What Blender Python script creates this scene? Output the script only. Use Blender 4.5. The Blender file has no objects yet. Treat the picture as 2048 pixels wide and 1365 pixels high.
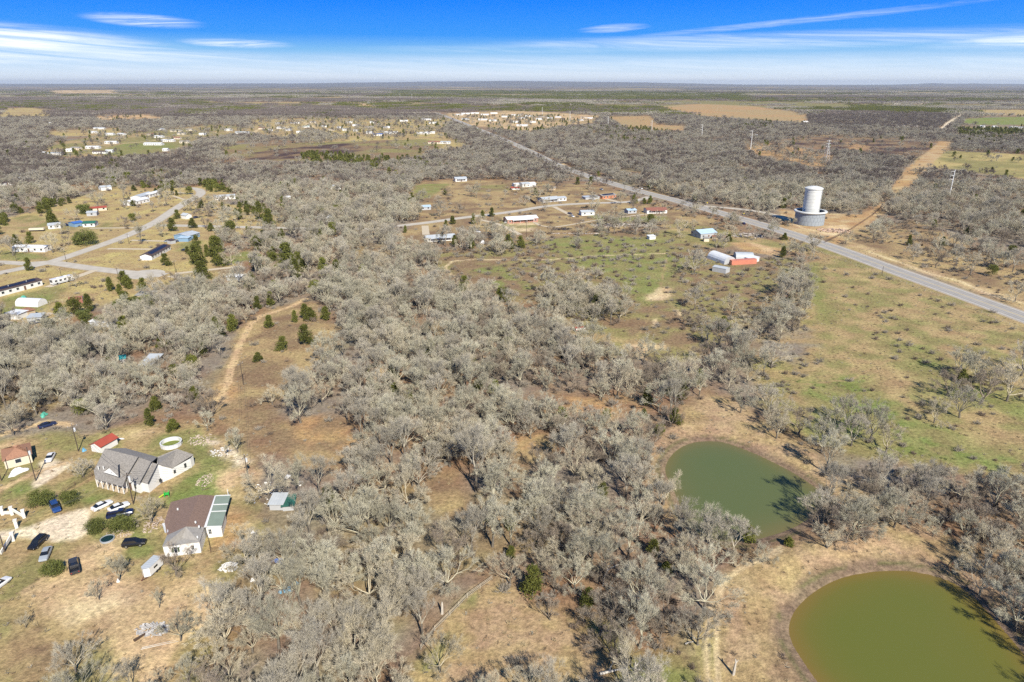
import bpy, bmesh, math, random
import numpy as np
from mathutils import Vector, Matrix

# ------------------------------------------------------------------ camera, sky, sun, exposure
sc = bpy.context.scene
COL = sc.collection
CAM_H = 97.0
PITCH = math.radians(20.684)
FPX = 2048 * 24 / 36.0
cam_d = bpy.data.cameras.new("camera"); cam_d.lens = 24; cam_d.sensor_width = 36
cam_d.clip_start = 1.0; cam_d.clip_end = 120000
cam = bpy.data.objects.new("camera", cam_d); COL.objects.link(cam)
cam.location = (0, 0, CAM_H); cam.rotation_euler = (math.pi / 2 - PITCH, 0, 0)
sc.camera = cam
SUN_EL = math.radians(40); SHADOW_AZ = math.radians(-22)      # shadows run away from the camera and to the left
sd = Vector((math.sin(SHADOW_AZ) * math.cos(SUN_EL), math.cos(SHADOW_AZ) * math.cos(SUN_EL), -math.sin(SUN_EL)))
sun_d = bpy.data.lights.new("sun", 'SUN'); sun_d.energy = 5.0; sun_d.angle = math.radians(0.53)
sun_d.color = (1.0, 0.94, 0.83)
sun = bpy.data.objects.new("sun", sun_d); COL.objects.link(sun)
sun.rotation_euler = sd.to_track_quat('-Z', 'Y').to_euler(); sun.location = (60, -60, 200)
sc.view_settings.view_transform = 'Standard'; sc.view_settings.look = 'None'
sc.view_settings.exposure = 0.53; sc.view_settings.gamma = 1.0; sc.view_settings.use_curve_mapping = False
sc.render.engine = 'CYCLES'
sc.cycles.use_denoising = False
sc.cycles.use_adaptive_sampling = False
sc.cycles.max_bounces = 4; sc.cycles.diffuse_bounces = 1; sc.cycles.glossy_bounces = 2
sc.cycles.transmission_bounces = 3; sc.cycles.volume_bounces = 0; sc.cycles.transparent_max_bounces = 4
sc.cycles.sample_clamp_direct = 6.0; sc.cycles.sample_clamp_indirect = 3.0; sc.cycles.caustics_reflective = False; sc.cycles.caustics_refractive = False
sc.cycles.pixel_filter_type = 'BLACKMAN_HARRIS'; sc.cycles.filter_width = 1.5

world = bpy.data.worlds.new("World"); sc.world = world; world.use_nodes = True
def build_world():
    nt = world.node_tree; N = nt.nodes; L = nt.links; N.clear()
    out = N.new('ShaderNodeOutputWorld'); bg = N.new('ShaderNodeBackground'); L.new(bg.outputs[0], out.inputs[0])
    bg.inputs[1].default_value = 0.114
    tc = N.new('ShaderNodeTexCoord'); sep = N.new('ShaderNodeSeparateXYZ'); L.new(tc.outputs['Generated'], sep.inputs[0])
    def m(op, a, b=None, c=None, clamp=False):
        n = N.new('ShaderNodeMath'); n.operation = op; n.use_clamp = clamp
        for i, v in enumerate((a, b, c)):
            if v is None: continue
            if hasattr(v, 'node'): L.new(v, n.inputs[i])
            else: n.inputs[i].default_value = v
        return n.outputs[0]
    z = sep.outputs[2]
    zz = m('MAXIMUM', z, 0.0)
    sky = N.new('ShaderNodeTexSky'); sky.sky_type = 'NISHITA'; sky.sun_disc = False
    sky.sun_elevation = SUN_EL; sky.sun_rotation = math.atan2(-sd.x, -sd.y)
    sky.altitude = 100; sky.air_density = 1.0; sky.dust_density = 0.4; sky.ozone_density = 2.5
    cmb = N.new('ShaderNodeCombineXYZ')                       # clear polarised sky: the deep blue reaches low
    L.new(sep.outputs[0], cmb.inputs[0]); L.new(sep.outputs[1], cmb.inputs[1]); L.new(m('ADD', m('MULTIPLY', zz, 5.0), 0.03), cmb.inputs[2])
    nrm = N.new('ShaderNodeVectorMath'); nrm.operation = 'NORMALIZE'; L.new(cmb.outputs[0], nrm.inputs[0])
    L.new(nrm.outputs[0], sky.inputs[0])
    ramp = N.new('ShaderNodeValToRGB'); L.new(m('MULTIPLY', zz, 2.5, clamp=True), ramp.inputs[0])
    cr = ramp.color_ramp; cr.elements[0].position = 0.0; cr.elements[0].color = (0.86, 0.93, 0.99, 1)
    cr.elements[1].position = 1.0; cr.elements[1].color = (0.03, 0.12, 0.34, 1)
    for p, c in ((0.018, (0.78, 0.88, 0.98, 1)), (0.055, (0.56, 0.76, 0.97, 1)), (0.105, (0.20, 0.52, 0.92, 1)), (0.15, (0.03, 0.32, 0.97, 1)), (0.25, (0.0, 0.23, 1.0, 1)), (0.45, (0.0, 0.17, 0.78, 1))):
        e = cr.elements.new(p); e.color = c
    sc_ = N.new('ShaderNodeVectorMath'); sc_.operation = 'SCALE'; L.new(ramp.outputs[0], sc_.inputs[0]); sc_.inputs[3].default_value = 6.3
    mix = N.new('ShaderNodeMix'); mix.data_type = 'RGBA'; mix.inputs[0].default_value = 0.985
    L.new(sky.outputs[0], mix.inputs[6]); L.new(sc_.outputs[0], mix.inputs[7])
    # cirrus streaks
    az = m('ARCTAN2', sep.outputs[0], sep.outputs[1])
    def layer(sx, sz, seed, lo, hi, rot=0.0, det=5):
        cv = N.new('ShaderNodeCombineXYZ')
        L.new(m('MULTIPLY', az, sx), cv.inputs[0])
        L.new(m('ADD', m('MULTIPLY', z, sz), m('MULTIPLY', az, rot)), cv.inputs[1]); cv.inputs[2].default_value = seed
        no = N.new('ShaderNodeTexNoise'); no.inputs['Scale'].default_value = 1.0; no.inputs['Detail'].default_value = det
        no.inputs['Roughness'].default_value = 0.66; no.inputs['Distortion'].default_value = 1.2
        L.new(cv.outputs[0], no.inputs['Vector'])
        mr = N.new('ShaderNodeMapRange'); mr.interpolation_type = 'SMOOTHSTEP'
        L.new(no.outputs[0], mr.inputs[0]); mr.inputs[1].default_value = lo; mr.inputs[2].default_value = hi
        return mr.outputs[0]
    def blob(a0, z0, ra, rz, tilt=0.0):                        # a streak of cirrus: an ellipse in azimuth and height
        da = m('DIVIDE', m('SUBTRACT', az, a0), ra)
        dz = m('DIVIDE', m('SUBTRACT', z, m('ADD', m('MULTIPLY', m('SUBTRACT', az, a0), tilt), z0)), rz)
        d = m('ADD', m('MULTIPLY', da, da), m('MULTIPLY', dz, dz))
        mr = N.new('ShaderNodeMapRange'); mr.interpolation_type = 'SMOOTHSTEP'
        L.new(d, mr.inputs[0]); mr.inputs[1].default_value = 1.15; mr.inputs[2].default_value = -0.1
        return mr.outputs[0]
    fine = layer(5, 130, 3.0, 0.22, 0.80, 6.0, 7)
    fine2 = layer(13, 210, 8.0, 0.22, 0.78, -8.0, 7)
    tot = None
    for (a0, z0, ra, rz, t, s, f) in (
        (-0.70, 0.050, 0.30, 0.021, -0.04, 1.5, fine), (-0.75, 0.030, 0.5, 0.014, 0, 1.1, fine),
        (-0.455, 0.070, 0.070, 0.008, -0.04, 0.85, fine2), (-0.355, 0.047, 0.075, 0.006, -0.02, 0.8, fine2),
        (0.135, 0.068, 0.05, 0.0055, 0.05, 0.85, fine2), (0.36, 0.072, 0.24, 0.0045, 0.075, 0.42, fine2),
        (0.33, 0.050, 0.42, 0.012, 0.01, 0.62, fine), (0.66, 0.046, 0.17, 0.010, 0.03, 1.15, fine), (0.05, 0.043, 0.30, 0.006, 0.0, 0.3, fine),
        (0.0, 0.018, 1.4, 0.020, 0, 0.4, fine)):
        b = m('MULTIPLY', m('MULTIPLY', blob(a0, z0, ra, rz, t), f), s)
        tot = b if tot is None else m('MAXIMUM', tot, b)
    tot = m('MINIMUM', tot, 1.0)
    mc = N.new('ShaderNodeMix'); mc.data_type = 'RGBA'; L.new(tot, mc.inputs[0]); L.new(mix.outputs[2], mc.inputs[6])
    mc.inputs[7].default_value = (6.6, 7.0, 7.5, 1)
    L.new(mc.outputs[2], bg.inputs[0])
build_world()

# ------------------------------------------------------------------ helpers
SP, CP = math.sin(PITCH), math.cos(PITCH)
def at(px, py, z=0.0):
    u = (px - 1024) / FPX; v = (py - 682.5) / FPX
    t = (CAM_H - z) / (SP + v * CP)
    return (u * t, (CP - v * SP) * t)
def at3(px, py, z=0.0):
    x, y = at(px, py, z); return Vector((x, y, z))
def to_px(X, Y, Z=0.0):
    d = Y * CP + (CAM_H - Z) * SP; d = np.where(d < 1, 1, d) if isinstance(d, np.ndarray) else d
    return 1024 + FPX * X / d, 682.5 + FPX * ((CAM_H - Z) * CP - Y * SP) / d
def ppm(py): return FPX * (SP + (py - 682.5) / FPX * CP) / CAM_H   # pixels a metre takes at that row

def _h(ix, iy, seed):
    n = (ix * 374761393 + iy * 668265263 + seed * 974634777) & 0xFFFFFFFF
    n = ((n ^ (n >> 13)) * 1274126177) & 0xFFFFFFFF
    return ((n ^ (n >> 16)) & 0xFFFF) / 65535.0
def vnoise(x, y, seed=0):
    ix = np.floor(x).astype(np.int64); iy = np.floor(y).astype(np.int64); fx = x - ix; fy = y - iy
    fx = fx * fx * (3 - 2 * fx); fy = fy * fy * (3 - 2 * fy)
    a = _h(ix, iy, seed); b = _h(ix + 1, iy, seed); c = _h(ix, iy + 1, seed); d = _h(ix + 1, iy + 1, seed)
    return (a * (1 - fx) + b * fx) * (1 - fy) + (c * (1 - fx) + d * fx) * fy
def fbm(x, y, scale, seed=0, octv=4):
    s = 0; a = 0.5; t = 0
    for k in range(octv):
        s = s + a * vnoise(x / scale, y / scale, seed + k * 17); t += a; a *= 0.5; scale *= 0.5
    return s / t
def in_poly(px, py, poly):
    res = np.zeros(px.shape, bool)
    P = np.array(poly, float)
    bb = (px >= P[:, 0].min()) & (px <= P[:, 0].max()) & (py >= P[:, 1].min()) & (py <= P[:, 1].max())
    if not bb.any(): return res
    x = px[bb]; y = py[bb]; r = np.zeros(x.shape, bool); j = len(P) - 1
    for i in range(len(P)):
        xi, yi = P[i]; xj, yj = P[j]
        if yi != yj:
            r ^= ((yi > y) != (yj > y)) & (x < (xj - xi) * (y - yi) / (yj - yi) + xi)
        j = i
    res[bb] = r
    return res
def line_dist(X, Y, pts):
    best = np.full(X.shape, 1e9)
    for (ax, ay), (bx, by) in zip(pts[:-1], pts[1:]):
        dx, dy = bx - ax, by - ay; l2 = dx * dx + dy * dy + 1e-9
        t = np.clip(((X - ax) * dx + (Y - ay) * dy) / l2, 0, 1)
        best = np.minimum(best, np.hypot(X - ax - t * dx, Y - ay - t * dy))
    return best

# materials
MATS = {}
def mat(name, col, rough=0.85, var=0.12, scale=1.5, metal=0.0, bump=0.0, spec=0.3, col2=None, coords='Object', rand=0.0, detail=4):
    if name in MATS: return MATS[name]
    m_ = bpy.data.materials.new(name); m_.use_nodes = True; nt = m_.node_tree; N = nt.nodes; L = nt.links
    b = N['Principled BSDF']; b.inputs['Roughness'].default_value = rough; b.inputs['Metallic'].default_value = metal
    b.inputs['Specular IOR Level'].default_value = spec
    tc = N.new('ShaderNodeTexCoord'); no = N.new('ShaderNodeTexNoise'); no.inputs['Scale'].default_value = scale
    no.inputs['Detail'].default_value = detail; L.new(tc.outputs[coords], no.inputs['Vector'])
    mx = N.new('ShaderNodeMix'); mx.data_type = 'RGBA'
    mr = N.new('ShaderNodeMapRange'); L.new(no.outputs[0], mr.inputs[0]); mr.inputs[1].default_value = 0.3; mr.inputs[2].default_value = 0.7
    L.new(mr.outputs[0], mx.inputs[0])
    c2 = col2 if col2 else tuple(c * (1 + var) for c in col); c1 = col if col2 else tuple(c * (1 - var) for c in col)
    mx.inputs[6].default_value = (*c1, 1); mx.inputs[7].default_value = (*c2, 1)
    o = mx.outputs[2]
    if rand > 0:
        oi = N.new('ShaderNodeObjectInfo'); r = N.new('ShaderNodeMapRange'); L.new(oi.outputs['Random'], r.inputs[0])
        r.inputs[3].default_value = 1 - rand; r.inputs[4].default_value = 1 + rand
        vm = N.new('ShaderNodeVectorMath'); vm.operation = 'SCALE'; L.new(o, vm.inputs[0]); L.new(r.outputs[0], vm.inputs[3]); o = vm.outputs[0]
    L.new(o, b.inputs['Base Color'])
    if bump > 0:
        bp = N.new('ShaderNodeBump'); bp.inputs['Strength'].default_value = bump; bp.inputs['Distance'].default_value = 0.05
        L.new(no.outputs[0], bp.inputs['Height']); L.new(bp.outputs[0], b.inputs['Normal'])
    MATS[name] = m_
    return m_
def ribbed(name, col, pitch=0.3, axis=0, rough=0.45, metal=0.0, var=0.08):          # ribbed sheet metal
    if name in MATS: return MATS[name]
    m_ = mat(name, col, rough, var, 0.6, metal, spec=0.5); nt = m_.node_tree; N = nt.nodes; L = nt.links
    b = N['Principled BSDF']; tc = N.new('ShaderNodeTexCoord'); w = N.new('ShaderNodeTexWave')
    w.bands_direction = 'XYZ'[axis]; w.inputs['Scale'].default_value = 0.314 / pitch; L.new(tc.outputs['Object'], w.inputs['Vector'])
    bp = N.new('ShaderNodeBump'); bp.inputs['Strength'].default_value = 0.5; bp.inputs['Distance'].default_value = 0.03
    L.new(w.outputs[1], bp.inputs['Height']); L.new(bp.outputs[0], b.inputs['Normal'])
    return m_

def mesh_np(name, verts, faces_flat, nper, mat_=None, mat_idx=None):
    me = bpy.data.meshes.new(name); nv = len(verts); nf = len(faces_flat) // nper
    me.vertices.add(nv); me.vertices.foreach_set('co', np.asarray(verts, np.float32).ravel())
    me.loops.add(nf * nper); me.loops.foreach_set('vertex_index', np.asarray(faces_flat, np.int32))
    me.polygons.add(nf); me.polygons.foreach_set('loop_start', np.arange(0, nf * nper, nper, dtype=np.int32))
    me.polygons.foreach_set('loop_total', np.full(nf, nper, np.int32))
    me.update(calc_edges=True)
    if mat_: me.materials.append(mat_)
    return me

class MB:
    """collects quads and polygons"""
    def __init__(s): s.v = []; s.f = []
    def poly(s, pts):
        b = len(s.v); s.v += [tuple(p) for p in pts]; s.f.append(tuple(range(b, b + len(pts))))
    def box(s, x0, x1, y0, y1, z0, z1):
        b = len(s.v)
        s.v += [(x0, y0, z0), (x1, y0, z0), (x1, y1, z0), (x0, y1, z0), (x0, y0, z1), (x1, y0, z1), (x1, y1, z1), (x0, y1, z1)]
        s.f += [tuple(b + i for i in q) for q in ((0, 3, 2, 1), (4, 5, 6, 7), (0, 1, 5, 4), (1, 2, 6, 5), (2, 3, 7, 6), (3, 0, 4, 7))]
    def slab(s, pts, t):
        """a polygon given thickness t downward"""
        n = len(pts); b = len(s.v); s.v += [tuple(p) for p in pts] + [(p[0], p[1], p[2] - t) for p in pts]
        s.f.append(tuple(range(b, b + n))); s.f.append(tuple(b + n + i for i in reversed(range(n))))
        for i in range(n):
            j = (i + 1) % n; s.f.append((b + j, b + i, b + n + i, b + n + j))
    def tube(s, p0, p1, r0, r1, n=6, caps=True):
        p0 = Vector(p0); p1 = Vector(p1); d = p1 - p0
        if d.length < 1e-6: return
        d.normalize(); a = d.orthogonal().normalized(); c = d.cross(a); b = len(s.v)
        for (p, r) in ((p0, r0), (p1, r1)):
            for k in range(n):
                t = 2 * math.pi * k / n; s.v.append(tuple(p + a * math.cos(t) * r + c * math.sin(t) * r))
        for k in range(n): s.f.append((b + k, b + (k + 1) % n, b + n + (k + 1) % n, b + n + k))
        if caps: s.f.append(tuple(b + i for i in reversed(range(n)))); s.f.append(tuple(b + n + i for i in range(n)))
    def lathe(s, prof, n=24, c=(0, 0)):
        b = len(s.v)
        for (r, z) in prof:
            for k in range(n):
                t = 2 * math.pi * k / n; s.v.append((c[0] + r * math.cos(t), c[1] + r * math.sin(t), z))
        for i in range(len(prof) - 1):
            for k in range(n): s.f.append((b + i * n + k, b + i * n + (k + 1) % n, b + (i + 1) * n + (k + 1) % n, b + (i + 1) * n + k))
    def mesh(s, name, m_, smooth=False):
        me = bpy.data.meshes.new(name); me.from_pydata(s.v, [], s.f); me.update()
        bm = bmesh.new(); bm.from_mesh(me); bmesh.ops.recalc_face_normals(bm, faces=bm.faces); bm.to_mesh(me); bm.free()
        if smooth: me.polygons.foreach_set('use_smooth', [True] * len(me.polygons))
        if m_: me.materials.append(m_)
        return me
def link(name, me, parent=None, loc=(0, 0, 0), rz=0.0):
    o = bpy.data.objects.new(name, me); COL.objects.link(o); o.location = loc; o.rotation_euler = (0, 0, rz)
    if parent: o.parent = parent
    return o
def tag(o, label, cat, group=None):
    o['label'] = label; o['category'] = cat
    if group: o['group'] = group
    return o
def thing(name, label, cat, loc=(0, 0, 0), rz=0.0, group=None):
    return tag(link(name, None, None, loc, rz), label, cat, group)
def part(name, mb, m_, parent, loc=(0, 0, 0), rz=0.0, smooth=False):
    return link(name, mb.mesh(name, m_, smooth), parent, loc, rz)
def structure(o): o['kind'] = 'structure'; return o
def stuff(o, label, cat): o['kind'] = 'stuff'; o['label'] = label; o['category'] = cat; return o

# ------------------------------------------------------------------ plan of the land (outlines read off the photograph, laid on the ground plane)
POND_FAR = [(1328,938),(1334,918),(1348,901),(1366,889),(1392,881),(1424,879),(1452,883),(1500,900),(1548,922),(1600,950),(1640,978),(1662,1000),(1610,1045),(1545,1072),(1470,1084),(1400,1074),(1368,1032),(1352,990),(1336,960)]
POND_NEAR = [(1576,1262),(1577,1240),(1590,1213),(1620,1184),(1660,1159),(1700,1146),(1760,1138),(1810,1137),(1862,1146),(1905,1160),(1945,1186),(1975,1217),(2005,1252),(2060,1315),(2110,1380),(2140,1470),(1900,1540),(1740,1500),(1655,1390),(1622,1345),(1600,1312),(1583,1285)]
def pxl(pts): return [at(*p) for p in pts]
ROADS = {  # name: (pixel line, width m, lift)
 'highway': ([(2300,728),(2048,635),(1900,581),(1800,545),(1700,508),(1640,487),(1540,455),(1450,429),(1350,401),(1280,383),(1220,366),(1160,347),(1110,328),(1060,303),(1000,276),(940,252),(900,236),(870,226)], 13.0),
 'subdivision_road': ([(-200,600),(0,546),(50,536),(100,525),(175,500),(250,473),(312,444),(345,422),(372,405),(396,393),(402,386),(396,379),(378,376)], 7.5),
 'side_street': ([(100,525),(175,536),(250,545),(300,549),(328,551)], 7.5),
 'left_street': ([(-200,527),(0,525),(50,528),(105,524)], 6.5),
 'county_road': ([(322,451),(420,453),(502,455),(600,457),(700,458),(760,457),(800,452),(860,445),(925,436),(1024,424),(1100,412),(1180,407),(1260,404),(1300,394)], 7.0),
 'farm_lane': ([(1400,412),(1450,416),(1521,424),(1580,440)], 6.0),
 'far_highway': ([(765,216),(748,209),(732,203)], 30.0),
}
ROADW = {k: (pxl(v[0]), v[1]) for k, v in ROADS.items()}
DRIVES = [([(215,498),(302,499)],3.5),([(262,481),(335,483)],3.5),([(180,457),(275,456)],3.5),([(350,548),(420,540),(485,533)],4),([(340,552),(385,562)],4),([(190,541),(160,552),(135,560),(95,575)],4.5),
          ([(1108,414),(1128,424),(1140,430)],4),([(850,452),(852,470)],5),([(1040,470),(1000,450),(960,440)],4),([(1235,404),(1205,397),(1180,392)],5),([(1060,440),(1100,455),(1200,440),(1300,428)],2.5),
          ([(330,384),(385,388)],4),([(345,392),(372,401)],3),([(400,395),(470,392),(530,388)],3)]
TRACKS = [  # worn bare lines in the ground: pixel line, width, colour key
 ([(612,598),(585,612),(550,624),(520,633),(502,648),(488,672),(476,700),(464,730),(458,760),(446,790)],3.2,'sand'),
 ([(1740,505),(1800,525),(1860,548),(1920,563),(1980,590),(2060,610),(2200,650)],3.0,'pale'),
 ([(890,535),(905,523),(950,519),(1020,521),(1100,520),(1180,513),(1260,509),(1330,508)],1.8,'pale'),
 ([(890,535),(900,548),(920,562),(945,575)],1.5,'pale'),([(1335,510),(1328,540),(1322,570),(1330,590)],.9,'tan'),
 ([(1262,690),(1290,650),(1306,620)],.7,'tan'),
 ([(1436,1365),(1432,1290),(1436,1200),(1455,1160),(1490,1140),(1560,1110)],1.0,'pale'),([(1416,1365),(1412,1290),(1420,1220),(1445,1165),(1490,1133),(1560,1100)],1.0,'pale'),
 ([(1130,330),(1060,310)],5,'pale'),
 ([(0,870),(90,845),(140,850)],3,'sand'),([(0,980),(70,945),(140,925)],2,'sand'),([(120,990),(190,955),(235,930)],0.8,'litter'),
 ([(210,290),(300,283),(365,272),(470,262)],6,'pale'),([(500,270),(520,258),(650,250)],8,'pale'),([(640,262),(600,240),(560,238)],8,'pale'),
 ([(1380,285),(1500,275),(1700,270),(1900,262)],14,'tan'),([(1880,262),(1905,242),(1925,230),(1915,222)],16,'white'),
 ([(1406,290),(1480,296),(1560,292)],10,'tan'),([(1565,430),(1600,455),(1660,470)],3,'pale'),
 ([(1780,720),(1700,760),(1600,770),(1520,745)],1.2,'tan'),([(60,1180),(130,1130),(200,1090),(250,1070)],3.5,'dirt'),([(300,1365),(330,1300),(400,1240),(420,1180)],4,'sand'),
]
C = dict(tan=(.37,.27,.135), green=(.215,.225,.075), bright=(.185,.225,.065), sand=(.56,.40,.225), pale=(.60,.47,.28), litter=(.29,.185,.105), brown=(.24,.165,.095),
         orange=(.41,.26,.125), dirt=(.46,.335,.185), burnt=(.085,.055,.048), gravel=(.74,.62,.43), white=(.68,.57,.41), olive=(.25,.22,.09), grey=(.24,.20,.155), bank=(.40,.28,.165), mud=(.21,.15,.10), yel=(.42,.33,.14))
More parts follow.
